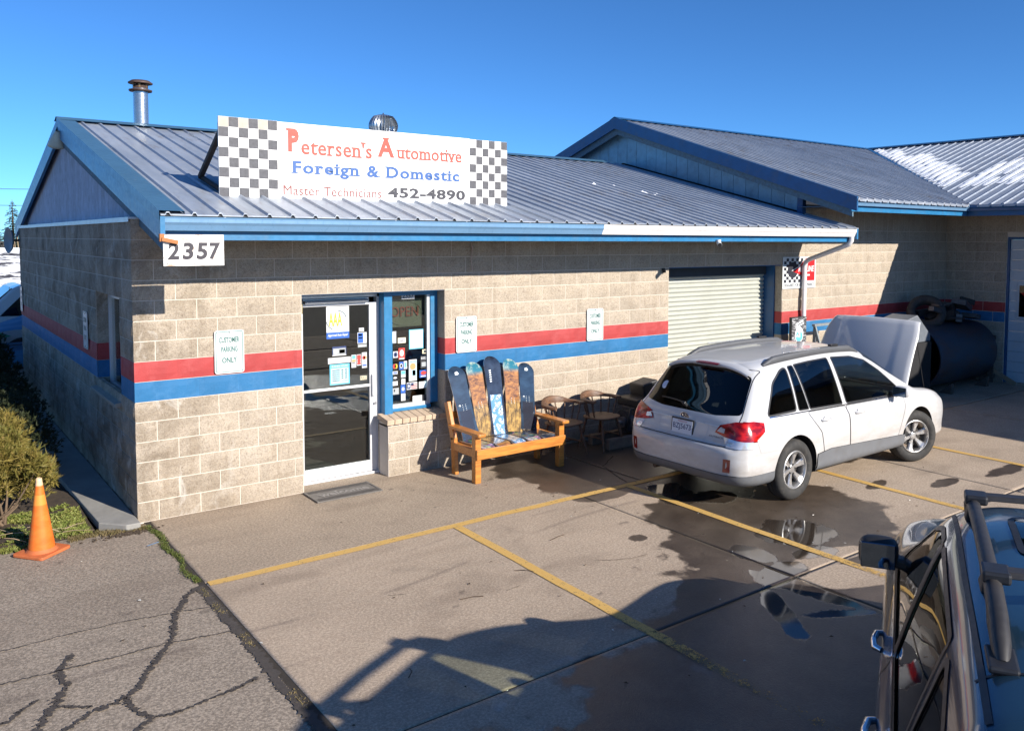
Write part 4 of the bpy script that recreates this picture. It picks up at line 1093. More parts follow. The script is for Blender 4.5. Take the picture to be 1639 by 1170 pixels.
    def ribbon(s, pts, fn, w_=.008, off=.0015, closed=False, sub=.03):
        """thin strip following the surface under a polyline; fn maps (u,v)->(point, normal)"""
        P = []; m = len(pts)
        for i in range(m if closed else m-1):
            a, b = pts[i], pts[(i+1) % m]; L = math.hypot(b[0]-a[0], b[1]-a[1]); k = max(1, int(L/sub))
            for j in range(k): P.append((a[0]+(b[0]-a[0])*j/k, a[1]+(b[1]-a[1])*j/k))
        if not closed: P.append(pts[-1])
        H = [fn(*p) for p in P]; H = [h for h in H if h[0] is not None]; mb = MB(); n = len(H)
        if n < 2: return mb
        vs = []
        for i in range(n):
            p, nn = H[i]; q = H[(i+1) % n][0] if (closed or i < n-1) else p; o_ = H[i-1][0] if (closed or i > 0) else p
            d = (q-o_); d = d.normalized() if d.length > 1e-6 else Vector((1,0,0)); t = d.cross(nn).normalized()
            vs += [p+t*(w_/2)+nn*off, p-t*(w_/2)+nn*off]
        mb.add(vs, [(2*i, 2*i+1, 2*((i+1) % n)+1, 2*((i+1) % n)) for i in range(n if closed else n-1)], 0, True)
        return mb
def circle(cx, cz, r, n=36, a0=0, a1=2*PI): return [(cx+r*math.cos(a0+(a1-a0)*i/n), cz+r*math.sin(a0+(a1-a0)*i/n)) for i in range(n)]
def rounded(poly, r, k=4):
    out = []; n = len(poly)
    for i in range(n):
        p = Vector(poly[i]); a = (Vector(poly[i-1])-p); b = (Vector(poly[(i+1) % n])-p)
        ra = min(r, a.length*.45); rb = min(r, b.length*.45); A = p+a.normalized()*ra; B = p+b.normalized()*rb
        for j in range(k+1): t = j/k; q = A*(1-t)**2+p*2*t*(1-t)+B*t*t; out.append((q.x, q.y))
    return out

def make_wheel(parent, loc, steer=0., side=-1, r=.34, w_=.215, rim=.225, spokes=6, label=None):
    """wheel with its outer face towards side*y"""
    e = bpy.data.objects.new('wheel', None); COL.objects.link(e); e.parent = parent; e.location = loc; e.rotation_euler = (0, 0, steer); e.empty_display_size = .05
    h = w_/2; sy = side
    prof = [(rim-.005, -h+.03), (rim+.02, -h+.004), (rim+.05, -h), (r-.03, -h+.006), (r-.008, -h+.03), (r-.002, -h+.05)]
    for g in (-.05, 0., .05): prof += [(r, g-.012-.004), (r-.009, g-.008), (r-.009, g+.0), (r, g+.004)]
    prof += [(r-.002, h-.05), (r-.008, h-.03), (r-.03, h-.006), (rim+.05, h), (rim+.02, h-.004), (rim-.005, h-.03)]
    t = MB().lathe(prof, (0, 0, 0), (0, sy, 0), n=56).build('tyre', M_rubber, e)
    rm = MB()
    rm.lathe([(rim-.004, h-.028), (rim-.014, h-.012), (rim-.022, h-.02), (rim-.03, h-.05), (rim-.04, -h+.04), (rim-.02, -h+.03)], (0,0,0), (0, sy, 0), n=56)
    rm.lathe([(0, h-.058), (.045, h-.058), (.055, h-.062), (.060, h-.09)], (0,0,0), (0, sy, 0), n=24)
    for k in range(spokes):
        a = 2*PI*k/spokes+.3
        ca, sa = math.cos(a), math.sin(a); ta = Vector((-sa, 0, ca)); ra_ = Vector((ca, 0, sa)); Y = Vector((0, sy, 0))
        # wide blade spoke: narrow near the hub, wide at the rim, hollow centre
        pts = [(.035, .022, .062), (.10, .026, .060), (.17, .040, .050), (rim-.022, .058, .030)]
        for q in range(len(pts)-1):
            r0, w0, d0 = pts[q]; r1, w1, d1 = pts[q+1]
            A = [ra_*r0-ta*w0+Y*(h-d0-.012), ra_*r0-ta*w0*.55+Y*(h-d0), ra_*r0+ta*w0*.55+Y*(h-d0), ra_*r0+ta*w0+Y*(h-d0-.012), ra_*r0+ta*w0+Y*(h-d0-.045), ra_*r0-ta*w0+Y*(h-d0-.045)]
            B = [ra_*r1-ta*w1+Y*(h-d1-.012), ra_*r1-ta*w1*.7+Y*(h-d1), ra_*r1+ta*w1*.7+Y*(h-d1), ra_*r1+ta*w1+Y*(h-d1-.012), ra_*r1+ta*w1+Y*(h-d1-.045), ra_*r1-ta*w1+Y*(h-d1-.045)]
            rm.add(A+B, [(i, (i+1) % 6, 6+(i+1) % 6, 6+i) for i in range(6)], 0, False)
    rm.build('rim', M_alloy, e)
    nb = MB()
    for k in range(5):
        a = 2*PI*k/5+.1; c = Vector((.055*math.cos(a), sy*(h-.062), .055*math.sin(a))); nb.cyl(c, c+Vector((0, sy*.012, 0)), .011, n=8)
    nb.cyl((0, -sy*h*.5, 0), (0, sy*(h-.10), 0), .14, n=28, caps=True); nb.build('brake_disc', mat('brake_dark', (.06, .055, .05), .6, metal=.6, local=True), e)
    return e

# ------------------------------------------------------------------ white wagon (x=0 rear bumper, +x forward, y<0 right side)
wagon = thing('wagon_car', 'white station wagon with raised bonnet and red tail lamps, parked before the roll-up door', 'car', (4.935, -2.685, 0), R(0.8)); wagon.scale = (.957, .975, .975)
S = lambda zb, *p: [(0, zb)]+list(p)
# per station: [centre under, under edge, sill, lower side, mid side, shoulder, belt, glass mid, roof edge, roof shoulder, roof mid, centre]
def ST(zb, ws, zs, w1, z1, w2, z2, w3, z3, wb, zbelt, wg, zg, wr, zr, wq, zq, zt):
    return [(0, zb), (ws*.8, zb), (ws, zs), (w1, z1), (w2, z2), (w3, z3), (wb, zbelt), (wg, zg), (wr, zr), (wq, zq), (wq*.5, zt-(zt-zq)*.2), (0, zt)]
stn = [
 (0.00, ST(.40, .50, .42, .56, .47, .585, .54, .575, .60, .55, .635, .50, .65, .42, .66, .3, .665, .67)),
 (0.02, ST(.35, .62, .38, .68, .46, .70, .55, .69, .63, .66, .668, .60, .678, .5, .685, .36, .69, .694)),
 (0.07, ST(.30, .72, .34, .785, .44, .80, .56, .785, .66, .74, .690, .66, .705, .55, .715, .40, .722, .728)),
 (0.12, ST(.28, .78, .32, .835, .42, .85, .57, .835, .70, .79, .80, .72, .84, .6, .86, .42, .875, .885)),
 (0.17, ST(.27, .81, .31, .865, .42, .88, .58, .865, .75, .81, .90, .75, .94, .64, .962, .46, .98, .995)),
 (0.26, ST(.26, .84, .30, .888, .42, .90, .60, .885, .80, .815, .965, .765, 1.01, .66, 1.055, .48, 1.085, 1.10)),
 (0.42, ST(.25, .86, .29, .898, .42, .908, .62, .893, .83, .82, .985, .755, 1.16, .655, 1.25, .49, 1.29, 1.305)),
 (0.56, ST(.25, .865, .29, .90, .42, .910, .63, .895, .84, .825, .99, .745, 1.23, .64, 1.395, .48, 1.45, 1.465)),
 (0.66, ST(.25, .865, .29, .90, .42, .910, .63, .897, .85, .83, .985, .735, 1.25, .628, 1.445, .48, 1.515, 1.530)),
 (0.80, ST(.25, .865, .29, .90, .42, .911, .63, .898, .85, .833, .98, .732, 1.27, .622, 1.47, .48, 1.538, 1.555)),
 (1.30, ST(.25, .87, .29, .90, .42, .911, .63, .90, .84, .840, .965, .728, 1.28, .614, 1.505, .47, 1.572, 1.592)),
 (2.00, ST(.25, .87, .29, .895, .42, .908, .63, .90, .83, .845, .945, .728, 1.28, .610, 1.525, .46, 1.590, 1.610)),
 (2.60, ST(.25, .87, .29, .895, .42, .907, .63, .90, .82, .848, .930, .732, 1.26, .602, 1.505, .45, 1.575, 1.595)),
 (2.95, ST(.25, .87, .29, .895, .42, .908, .63, .90, .81, .85, .922, .735, 1.23, .595, 1.435, .44, 1.520, 1.540)),
 (3.35, ST(.25, .87, .29, .898, .42, .910, .63, .90, .80, .852, .914, .755, 1.12, .62, 1.255, .44, 1.31, 1.325)),
 (3.72, ST(.25, .87, .29, .90, .42, .911, .63, .90, .79, .85, .905, .795, .985, .69, 1.05, .48, 1.075, 1.085)),
 (3.85, ST(.25, .87, .29, .90, .42, .911, .63, .90, .79, .85, .90, .80, .955, .70, .985, .48, .99, .99)),
 (4.20, ST(.25, .86, .29, .89, .42, .900, .62, .885, .78, .83, .875, .78, .915, .68, .93, .46, .935, .935)),
 (4.50, ST(.25, .82, .29, .84, .42, .852, .60, .835, .74, .78, .81, .73, .845, .63, .86, .43, .865, .865)),
 (4.68, ST(.26, .72, .30, .74, .42, .75, .57, .73, .68, .68, .73, .62, .755, .53, .765, .38, .77, .77)),
 (4.76, ST(.32, .55, .36, .58, .43, .59, .53, .575, .60, .53, .64, .48, .655, .40, .66, .28, .665, .665))]
xs_ = list(np.arange(0, .70, .02))+list(np.arange(.70, 3.6, .055))+list(np.arange(3.6, 4.77, .035))
B = Shell(stn, xs_, nsec=70)
AX_R, AX_F, WR = 1.02, 3.76, .345
for sg in (-1, 1):
    for ax in (AX_R, AX_F):
        B.cut('arch_hole', circle(ax, .345, .405, 40), 'side', sg, cond=lambda c, n: abs(c.y) > .45)
# glass and panels on both sides
winr = rounded([(.575, 1.00), (.80, 1.33), (1.02, 1.455), (1.13, 1.475), (1.11, 1.005)], .05)
winq = rounded([(1.155, 1.0), (1.175, 1.478), (1.27, 1.485), (1.345, .995)], .02)
wind = rounded([(1.372, .993), (1.30, 1.487), (1.60, 1.503), (1.985, 1.512), (2.03, .978)], .02)
winf = rounded([(2.12, .975), (2.07, 1.512), (2.50, 1.49), (2.80, 1.42), (3.06, 1.27), (3.34, 1.05), (3.40, .955)], .03)
doorr = rounded([(1.31, .965), (1.36, .86), (1.50, .72), (1.56, .50), (1.58, .385), (2.12, .385), (2.10, .60), (2.075, .95)], .03)
doorf = rounded([(2.085, .95), (2.11, .60), (2.13, .385), (3.22, .385), (3.31, .60), (3.40, .80), (3.42, .94), (3.0, .935)], .03)
clad = [(1.43, .25), (1.43, .47), (1.7, .50), (3.40, .43), (3.40, .25)]
for sg in (-1, 1):
    for nm, po in (('door_rear', doorr), ('door_front', doorf)): B.cut(nm+str(sg), po, 'side', sg)
    B.cut('cladding%d' % sg, clad, 'side', sg)
    for nm, po in (('glass_r', winr), ('glass_q', winq), ('glass_d', wind), ('glass_f', winf)): B.cut(nm+str(sg), po, 'side', sg, cond=lambda c, n: abs(n.y) > .3)
# rear surfaces
lowr = [(-.95, .2), (.95, .2), (.95, .405), (-.95, .405)]
B.cut('rear_valance', lowr, 'rear', 0, cond=lambda c, n: c.x < .62)
gate = rounded([(-.66, .70), (.66, .70), (.74, .96), (.62, 1.47), (.0, 1.52), (-.62, 1.47), (-.74, .96)], .03)
B.cut('tailgate', gate, 'rear', 0, cond=lambda c, n: c.x < .68 and (n.x < -.15 ) and c.z > .69)
rglass = rounded([(-.715, 1.03), (-.40, .995), (.40, .995), (.715, 1.03), (.625, 1.405), (.40, 1.465), (-.40, 1.465), (-.625, 1.405)], .04)
B.cut('glass_rear', rglass, 'rear', 0, cond=lambda c, n: c.x < .68 and n.x < -.12)
for sg in (-1, 1):
    B.cut('taillamp%d' % sg, [(sg*.47, .83), (sg*.52, .91), (sg*.70, .965), (sg*.95, .975), (sg*.95, .765), (sg*.62, .80)], 'rear', 0, cond=lambda c, n: c.x < .30 and c.z > .72)
    B.cut('taillamp%d' % sg, [(.05, .76), (.30, .79), (.44, .86), (.475, .945), (.32, .975), (.05, .975)], 'side', sg, cond=lambda c, n: abs(c.y) > .77)
    B.cut('reverse%d' % sg, [(sg*.60, .80), (sg*.95, .77), (sg*.95, .70), (sg*.66, .70)], 'rear', 0, cond=lambda c, n: c.x < .24 and c.z > .60 and abs(c.y) > .6)
wsh = [(2.86, -.60), (2.86, .60), (3.72, .74), (3.72, -.74)]
B.cut('windshield', wsh, 'top', 0, cond=lambda c, n: n.z > .3 and c.z > 1.0, only=['body'])
hoodp = [(3.80, -.76), (3.80, .76), (4.45, .70), (4.58, .55), (4.62, 0), (4.58, -.55), (4.45, -.70)]
B.cut('bonnet_hole', hoodp, 'top', 0, cond=lambda c, n: n.z > .5 and c.z > .7)
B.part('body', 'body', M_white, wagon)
for sg in (-1, 1): B.part('cladding%d' % sg, 'side_cladding', M_clad, wagon, off=.012)
B.part('rear_valance', 'rear_valance', M_clad, wagon, off=.004)
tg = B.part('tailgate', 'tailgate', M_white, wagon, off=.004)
drs = {}
for sg in (-1, 1):
    for nm in ('door_rear', 'door_front'):
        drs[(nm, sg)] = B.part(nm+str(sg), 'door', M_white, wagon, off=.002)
gl = B.part('glass_rear', 'rear_window', M_cglass, wagon, off=.002)
for sg in (-1, 1):
    for k, m_ in (('glass_r', M_cglass), ('glass_q', M_cglass), ('glass_d', M_cglass), ('glass_f', M_cglassf)): B.part(k+str(sg), 'side_window', m_, wagon, off=.001)
    B.part('taillamp%d' % sg, 'tail_lamp', M_tail, wagon, off=.010)
    B.part('reverse%d' % sg, 'reversing_lamp', M_clear, wagon, off=.008)
B.part('windshield', 'windshield', M_cglassf, wagon, off=.001)
# seams, window surrounds
for sg in (-1, 1):
    fn = lambda u, v, sg=sg: B.side(u, v, sg)
    for po in (doorr, doorf): B.ribbon(po, fn, .006, .004, True).build('door_seam', M_blackp, wagon, recalc=False)
    B.ribbon(rounded([(.72, .78), (.86, .78), (.86, .92), (.72, .92)], .03), fn, .005, .002, True).build('fuel_flap', M_blackp if sg == 1 else mat('seam_grey', (.35, .35, .35), .5), wagon, recalc=False)
    for po, w_ in ((winr, .022), (wind, .018), (winf, .018), (winq, .014)): B.ribbon(po, fn, w_, .003, True).build('window_trim', M_blackp, wagon, recalc=False)
    B.ribbon([(.60, .985), (1.3, .975), (2.0, .962), (3.38, .94)], fn, .012, .006).build('belt_moulding', M_chrome, wagon, recalc=False)
    # belt-line shut between bumper and wing
    B.ribbon([(.30, .78), (.36, .64), (.66, .63)], fn, .005, .002).build('bumper_seam', mat('seam_grey', (.35, .35, .35), .5), wagon, recalc=False)
fr_ = lambda u, v: B.rear(u, v)
B.ribbon(gate[:], fr_, .011, .006, True).build('tailgate_seam', M_blackp, tg, recalc=False)
B.ribbon([(-.55, .895), (.55, .895)], fr_, .012, .010).build('garnish', mat('pale_seam', (.6, .62, .65), .3, metal=.3), tg, recalc=False)
B.ribbon([(-.80, .405), (.80, .405)], fr_, .006, .008).build('bumper_seam', M_blackp, wagon, recalc=False)
# number plate, badge, lettering, wiper, reflectors
def on_rear(y, z): p, n = B.rear(y, z); return p, n
pc, pn = on_rear(.0, .82)
NV = Vector((-1, 0, .12)).normalized(); UU = Vector((0, -1, 0)); VV = NV.cross(UU).normalized()
if VV.z < 0: VV = -VV
px = pc.x-.012
pl = MB().obox((px, 0, .815), (.012, .34, .185), NV, (0, 1, 0)).build('plate_frame', M_blackp, tg, bevel=.004)
plm = MB().obox((px-.009, 0, .815), (.004, .305, .15), NV, (0, 1, 0), m=0)
PC = Vector((px-.009, 0, .815))+NV*.0022
fit_text(plm, 'BZJ5673', PC+UU*-.135+VV*-.045, UU, VV, .27, .080, 1, .001, bold=.012)
fit_text(plm, 'WASHINGTON', PC+UU*-.07+VV*.050, UU, VV, .14, .016, 2, .001)
plm.build('number_plate', [mat('plate_white', (.60, .64, .70), .4, var=.05), mat('plate_blue', (.03, .06, .16), .5, var=.02), mat('plate_red', (.5, .05, .05), .5, var=.02)], tg, recalc=False)
hollow = B.ribbon(rounded([(-.34, .70), (.34, .70), (.38, .90), (-.38, .90)], .05), fr_, .010, .005, True).build('plate_recess', mat('shade_seam', (.45, .46, .48), .4), tg, recalc=False)
bc, bn = on_rear(0, .935); bd = MB()
bo = MB()
for i in range(24): a = 2*PI*i/24; bo.v.append(tuple(bc+Vector((-.012, -.065*math.cos(a), .036*math.sin(a))))); 
bo.f.append(tuple(range(24))); bo.m.append(0); bo.sm.append(False)
ring = [bc+Vector((-.013, -.065*math.cos(2*PI*i/28), .036*math.sin(2*PI*i/28))) for i in range(28)]
bo.tube(ring, .004, 6, m=1, closed=True)
for (sy_, sz_, r_s) in ((-.030, .006, .014), (.012, .012, .008), (.034, .004, .008), (.002, -.010, .008), (.022, -.012, .008), (.040, -.010, .007)):
    c = bc+Vector((-.016, -sy_, sz_)); pts = []
    for q in range(8): a = q*PI/4; rr = r_s if q % 2 == 0 else r_s*.3; pts.append(c+Vector((0, rr*math.cos(a), rr*math.sin(a))))
    bo.add(pts, [tuple(range(8))], 1)
bo.build('star_badge', [mat('badge_blue', (.01, .02, .06), .2), M_chrome], tg, recalc=False)
def text_on_rear(txt, y0, z0, w_, h_, mt, name):
    t = text_mb(txt, bold=.01); a, b = bounds(t); mb = MB(); vs = []
    for v in t.v:
        yy = y0-(v[0]-a[0])*w_/(b[0]-a[0]); zz = z0+(v[1]-a[1])*h_/(b[1]-a[1]); p, n = on_rear(yy, zz); vs.append((p.x-.007, yy, zz))
    mb.add(vs, t.f); return mb.build(name, mt, tg, recalc=False)
text_on_rear('OUTBACK', -.40, .775, .20, .020, mat('badge_grey', (.10, .10, .11), .3, metal=.6), 'model_lettering')
text_on_rear('----', -.47, .735, .10, .012, mat('badge_pale', (.45, .42, .40), .3, metal=.4), 'drive_lettering')
wp = []
for t in np.linspace(0, 1, 9):
    y = .05+.40*t; z = 1.045+.05*t-.03*t*t; p, n = on_rear(y, z); wp.append(p+n*(.022))
MB().tube(wp, .009, 6).build('wiper_blade', M_blackp, gl)
p, n = on_rear(.05, 1.035); MB().obox(p+n*.015, (.05, .10, .035), (0, 1, 0), n).build('wiper_hub', M_blackp, gl, bevel=.006)
# round sticker on the rear glass
p0, n0 = on_rear(.52, 1.20); t1 = n0.cross(Vector((0, 1, 0))).normalized(); dsk = MB(); dsk.add([p0+n0*.004+Vector((0, .045*math.cos(a), 0))+t1*(.055*math.sin(a)) for a in [2*PI*i/20 for i in range(20)]], [tuple(range(20))])
dsk.build('round_sticker', mat('sticker_pale', (.55, .60, .70), .4), gl, recalc=False)
# high brake lamp and spoiler lip
sp = MB()
for sg in (0,):
    row = []
    for t in np.linspace(-1, 1, 25):
        y = .60*t; z = 1.505-.055*t*t-.03*t**6; p, n = on_rear(y, min(z-.03, 1.47-.06*t*t)); row.append((y, p.x, z))
    n_ = len(row); vs = []
    for (y, x, z) in row: vs += [(x+.16, y, z+.040), (x+.06, y, z+.034), (x-.030, y, z+.010), (x-.036, y, z-.004), (x-.026, y, z-.020), (x+.05, y, z-.03)]
    sp.add(vs, [(6*i+a, 6*i+a+1, 6*i+a+7, 6*i+a+6) for i in range(n_-1) for a in range(5)], 0, True)
sp.build('spoiler', M_white, wagon)
hb = MB(); row = []
for t in np.linspace(-1, 1, 13):
    y = .17*t; p, n = on_rear(y, 1.445); hh = .015*(1-t*t)**.5+.002; row.append([(p.x+.0, y, 1.516+hh*.35), (p.x-.040, y, 1.511+hh*.1), (p.x-.045, y, 1.503-hh*.6)])
vs = [v for r in row for v in r]; hb.add(vs, [(3*i+a, 3*i+a+1, 3*i+a+4, 3*i+a+3) for i in range(12) for a in range(2)], 0, True)
hb.build('high_brake_lamp', M_taild, wagon)
for sg in (-1, 1):
    p, n = on_rear(sg*.70, .52)
    mb = MB(); pts = []
    for (y, z) in ((sg*.655, .44), (sg*.735, .44), (sg*.745, .585), (sg*.665, .585)):
        q, nn = on_rear(y, z); pts.append(q+Vector((-.006, 0, 0)))
    mb.add(pts, [(0,1,2,3)]).build('bumper_reflector', M_taild, wagon)
    # clear inner bit of lamp
    pts = []
    for (y, z) in ((sg*.50, .845), (sg*.60, .835), (sg*.60, .88), (sg*.535, .89)):
        q, nn = on_rear(y, z); pts.append(q+nn*.013)
    MB().add(pts, [(0,1,2,3)]).build('lamp_insert', M_clear, wagon)
# handles, mirrors, rails
for sg in (-1, 1):
    for nm, xx in (('door_rear', 1.50), ('door_front', 2.22)):
        p, n = B.side(xx+.09, .855, sg); mb = MB()
        mb.tube([p+Vector((-.09, sg*.004, 0)), p+Vector((-.075, sg*.028, .002)), p+Vector((.0, sg*.034, .003)), p+Vector((.075, sg*.028, .002)), p+Vector((.09, sg*.004, 0))], [.012, .014, .015, .014, .012], 8)
        mb.build('door_handle', M_white, drs[(nm, sg)])
        c_ = MB(); c_.lathe([(0, .0), (.045, .002), (.05, .004)], p+Vector((0, 0, -.01)), (0, sg, 0), n=18); c_.build('handle_cup', mat('cup_shade', (.55, .55, .56), .4), drs[(nm, sg)])
    p, n = B.side(3.20, .985, sg)
    mm = MB()
    def mir(u, v, sg=sg, p=p):
        a = v*2*PI; t = u*PI; q = 4.
        f = lambda x: math.copysign(abs(x)**(2/3.2), x)
        return p+Vector((-.03+.055*math.cos(t)*1.0, sg*(.145+.105*f(math.sin(t)*math.cos(a))), .035+.072*f(math.sin(t)*math.sin(a))))
    mm.grid(mir, 13, 25); mo = mm.build('door_mirror', M_white, wagon)
    MB().box(p.x-.095, p.x-.083, min(p.y+sg*.055, p.y+sg*.235), max(p.y+sg*.055, p.y+sg*.235), p.z-.025, p.z+.095).build('mirror_glass', NT('mirror_glass_dark').set(base=(.10, .13, .17), metal=1., rough=.04).m if sg == -1 else bpy.data.materials['mirror_glass_dark'], mo, bevel=.01)
    MB().obox(p+Vector((-.02, sg*.03, -.01)), (.07, .12, .05), (1,0,0), (0,1,.2)).build('mirror_stalk', M_blackp, mo, bevel=.01)
    # roof rail: raised grey plastic beam with built-in cross bar
    rl = MB(); pts = []
    for t in np.linspace(0, 1, 21):
        x = .80+1.98*t; i = min(np.searchsorted(B.xs, x), len(B.xs)-1)
        yy = .555-.018*t; h, nn = B.hit((x, sg*yy, 3), (0, 0, -1)); z = h.z
        e = min(1, t/.09, (1-t)/.10); up = .062*e+.004
        pts.append((x, sg*yy, z, up))
    vs = []
    for (x, y, z, up) in pts: vs += [(x, y-.032, z-.01), (x, y-.026, z+up*.85), (x, y-.010, z+up), (x, y+.014, z+up), (x, y+.028, z+up*.85), (x, y+.034, z-.01)]
    n_ = len(pts); rl.add(vs, [(6*i+a, 6*i+(a+1) % 6, 6*(i+1)+(a+1) % 6, 6*(i+1)+a) for i in range(n_-1) for a in range(6)], 0, True)
    rl.add(vs[:6], [tuple(range(6))]); rl.add(vs[-6:], [tuple(range(6))])
    ro = rl.build('roof_rail', mat('rail_grey', (.085, .088, .095), .5, var=.1, local=True), wagon)
    MB().obox((2.25, sg*.545, pts[14][2]+.072), (.16, .05, .03)).build('crossbar_pivot', M_blackp, ro, bevel=.006)
    MB().obox((1.55, sg*.568, pts[8][2]+.070), (.75, .022, .010)).build('crossbar', mat('bar_silver', (.45, .46, .48), .3, metal=.5), ro, bevel=.004)
# wheel arch liners, floor, cabin, seats
al = MB()
for ax in (AX_R, AX_F):
    for sg in (-1, 1):
        P = circle(ax, .345, .405, 30, R(-12), R(198)); al = MB()
        vs = [(x, sg*.885, z) for x, z in P]+[(x, sg*.50, z) for x, z in P]
        al.add(vs, [(i, i+1, 31+i, 30+i) for i in range(29)], 0, True)
        al.add([(x, sg*.50, z) for x, z in P], [tuple(range(30))])
        al.build('arch_liner', M_blackp, wagon)
cb = MB().box(.35, 3.75, -.78, .78, .30, .36).box(.40, .46, -.6, .6, .36, .95).box(3.60, 3.78, -.8, .8, .36, .96).box(.5, 1.35, -.74, .74, .36, .80)
cb.build('cabin_tub', M_cabin, wagon)
def seat(x, y, w_=.5):
    m_ = MB(); m_.obox((x+.25, y, .62), (.5, w_, .16)); m_.obox((x-.05, y, .92), (.14, w_, .62), (1, 0, .25)); m_.obox((x-.14, y, 1.29), (.10, w_*.5, .17), (1, 0, .25))
    return m_.build('seat', M_seat, wagon, bevel=.04)
seat(2.35, -.36); seat(2.35, .36); seat(1.55, -.4, .55); seat(1.55, .2, .6)
MB().box(3.15, 3.6, -.75, .75, .72, .98).build('dashboard', M_cabin, wagon, bevel=.04)
MB().tube([(3.02+.06*math.sin(a)*.6, .37+.18*math.cos(a), .95+.17*math.sin(a)) for a in [2*PI*i/20 for i in range(20)]], .013, 6, closed=True).build('steering_wheel', M_blackp, wagon)
# engine bay and raised bonnet
eb = MB().box(3.80, 4.6, -.72, .72, .45, .60).box(4.58, 4.62, -.6, .6, .5, .74); eb.build('engine_bay', M_blackp, wagon)
MB().box(3.95, 4.45, -.4, .4, .6, .82).cyl((4.1, -.5, .6), (4.1, -.5, .86), .09).cyl((4.2, .45, .6), (4.2, .45, .84), .11).build('engine', mat('engine_grey', (.12, .12, .13), .5, metal=.5, local=True, var=.4, scale=8), wagon, bevel=.02)
HO = Vector((3.70, 0, 1.0)); HA = R(60)
def bon(u, v):
    l = .96*u; half = .755-.055*u-.10*max(0, u-.72)**1.5*3; y = half*(2*v-1)
    q = abs(2*v-1); crown = .050*(1-q*q)+.030*u*(1-u)*4-.018*max(0, q-.93)/.07 + .008*sstep(.55, .72, np.array(q)).item()*(1-u*.3)
    if u > .93: crown -= (u-.93)*.22
    return HO+Vector((l*math.cos(HA)-crown*math.sin(HA), y, l*math.sin(HA)+crown*math.cos(HA)))
bm_ = MB().grid(bon, 40, 61).build('bonnet', M_white, wagon); sm_ = bm_.modifiers.new('s', 'SOLIDIFY'); sm_.thickness = .014; sm_.offset = 0
MB().tube([(4.45, -.62, .80), (4.22, -.6, 1.55)], .006, 6).build('bonnet_stay', M_blackp, wagon)
# wheels
make_wheel(wagon, (AX_R, -.795, WR), 0., -1, r=WR); make_wheel(wagon, (AX_R, .795, WR), 0., 1, r=WR)
make_wheel(wagon, (AX_F, -.795, WR), R(-23), -1, r=WR); make_wheel(wagon, (AX_F, .795, WR), R(-20), 1, r=WR)
MB().tube([(.10, .45, .27), (.4, .45, .27), (.9, .40, .28)], .03, 10).box(.5, 3.6, -.5, .5, .22, .30).build('exhaust_pipe', mat('rusty_steel', (.10, .07, .05), .6, metal=.5, local=True), wagon)
MB().tube([(3.32, -.62, 1.03), (3.3, .55, 1.04)], .008, 5).build('front_wiper', M_blackp, wagon)
B.bm.free()
# ------------------------------------------------------------------ dark blue sport utility car in the foreground
suv = thing('suv_car', 'dark blue sport utility car with black roof rack and sunroof at the lower right', 'car', (.34, -8.91, 0), R(29.5))
M_dpaint = paint_mat('dark_blue_car_paint', (.016, .050, .085), .14, metal=.2, rough=.24)
def ST2(zb, ws, zs, w1, z1, w2, z2, w3, z3, wb, zbelt, wg, zg, wr, zr, wq, zq, zt): return ST(zb, ws, zs, w1, z1, w2, z2, w3, z3, wb, zbelt, wg, zg, wr, zr, wq, zq, zt)
st2 = [
 (0.00, ST2(.42, .55, .45, .62, .50, .64, .58, .62, .66, .58, .70, .52, .715, .44, .72, .3, .725, .73)),
 (0.05, ST2(.34, .72, .38, .80, .48, .81, .60, .80, .70, .75, .76, .68, .79, .56, .80, .4, .81, .82)),
 (0.12, ST2(.30, .80, .34, .86, .46, .87, .62, .86, .80, .81, .93, .75, 1.0, .64, 1.04, .46, 1.06, 1.07)),
 (0.22, ST2(.28, .84, .32, .895, .46, .905, .64, .89, .84, .83, .985, .76, 1.18, .655, 1.30, .48, 1.35, 1.37)),
 (0.34, ST2(.27, .86, .31, .905, .46, .915, .65, .90, .86, .84, 1.00, .755, 1.26, .65, 1.49, .48, 1.565, 1.585)),
 (0.50, ST2(.27, .87, .31, .91, .46, .92, .65, .905, .87, .845, 1.00, .75, 1.28, .645, 1.535, .48, 1.61, 1.63)),
 (1.20, ST2(.27, .87, .31, .91, .46, .92, .65, .91, .86, .85, .985, .75, 1.30, .64, 1.565, .47, 1.645, 1.665)),
 (1.90, ST2(.27, .87, .31, .905, .46, .918, .65, .91, .85, .855, .965, .75, 1.30, .635, 1.57, .46, 1.65, 1.67)),
 (2.30, ST2(.27, .87, .31, .905, .46, .918, .65, .91, .84, .857, .955, .755, 1.28, .63, 1.54, .46, 1.625, 1.645)),
 (2.65, ST2(.27, .87, .31, .905, .46, .918, .65, .91, .84, .858, .95, .765, 1.23, .635, 1.44, .46, 1.53, 1.55)),
 (3.05, ST2(.27, .87, .31, .908, .46, .92, .65, .912, .83, .86, .945, .79, 1.12, .66, 1.25, .46, 1.31, 1.325)),
 (3.40, ST2(.27, .87, .31, .908, .46, .92, .65, .912, .83, .86, .94, .82, 1.01, .72, 1.06, .50, 1.085, 1.095)),
 (3.60, ST2(.27, .87, .31, .905, .46, .918, .65, .908, .83, .85, .93, .81, .98, .72, 1.02, .50, 1.04, 1.05)),
 (4.20, ST2(.27, .85, .31, .88, .46, .89, .63, .875, .80, .82, .88, .77, .93, .66, .965, .46, .985, .99)),
 (4.50, ST2(.28, .78, .32, .81, .45, .82, .60, .80, .74, .74, .80, .68, .84, .58, .87, .42, .88, .885)),
 (4.65, ST2(.33, .60, .37, .64, .45, .65, .55, .63, .64, .58, .68, .52, .70, .44, .71, .3, .715, .72))]
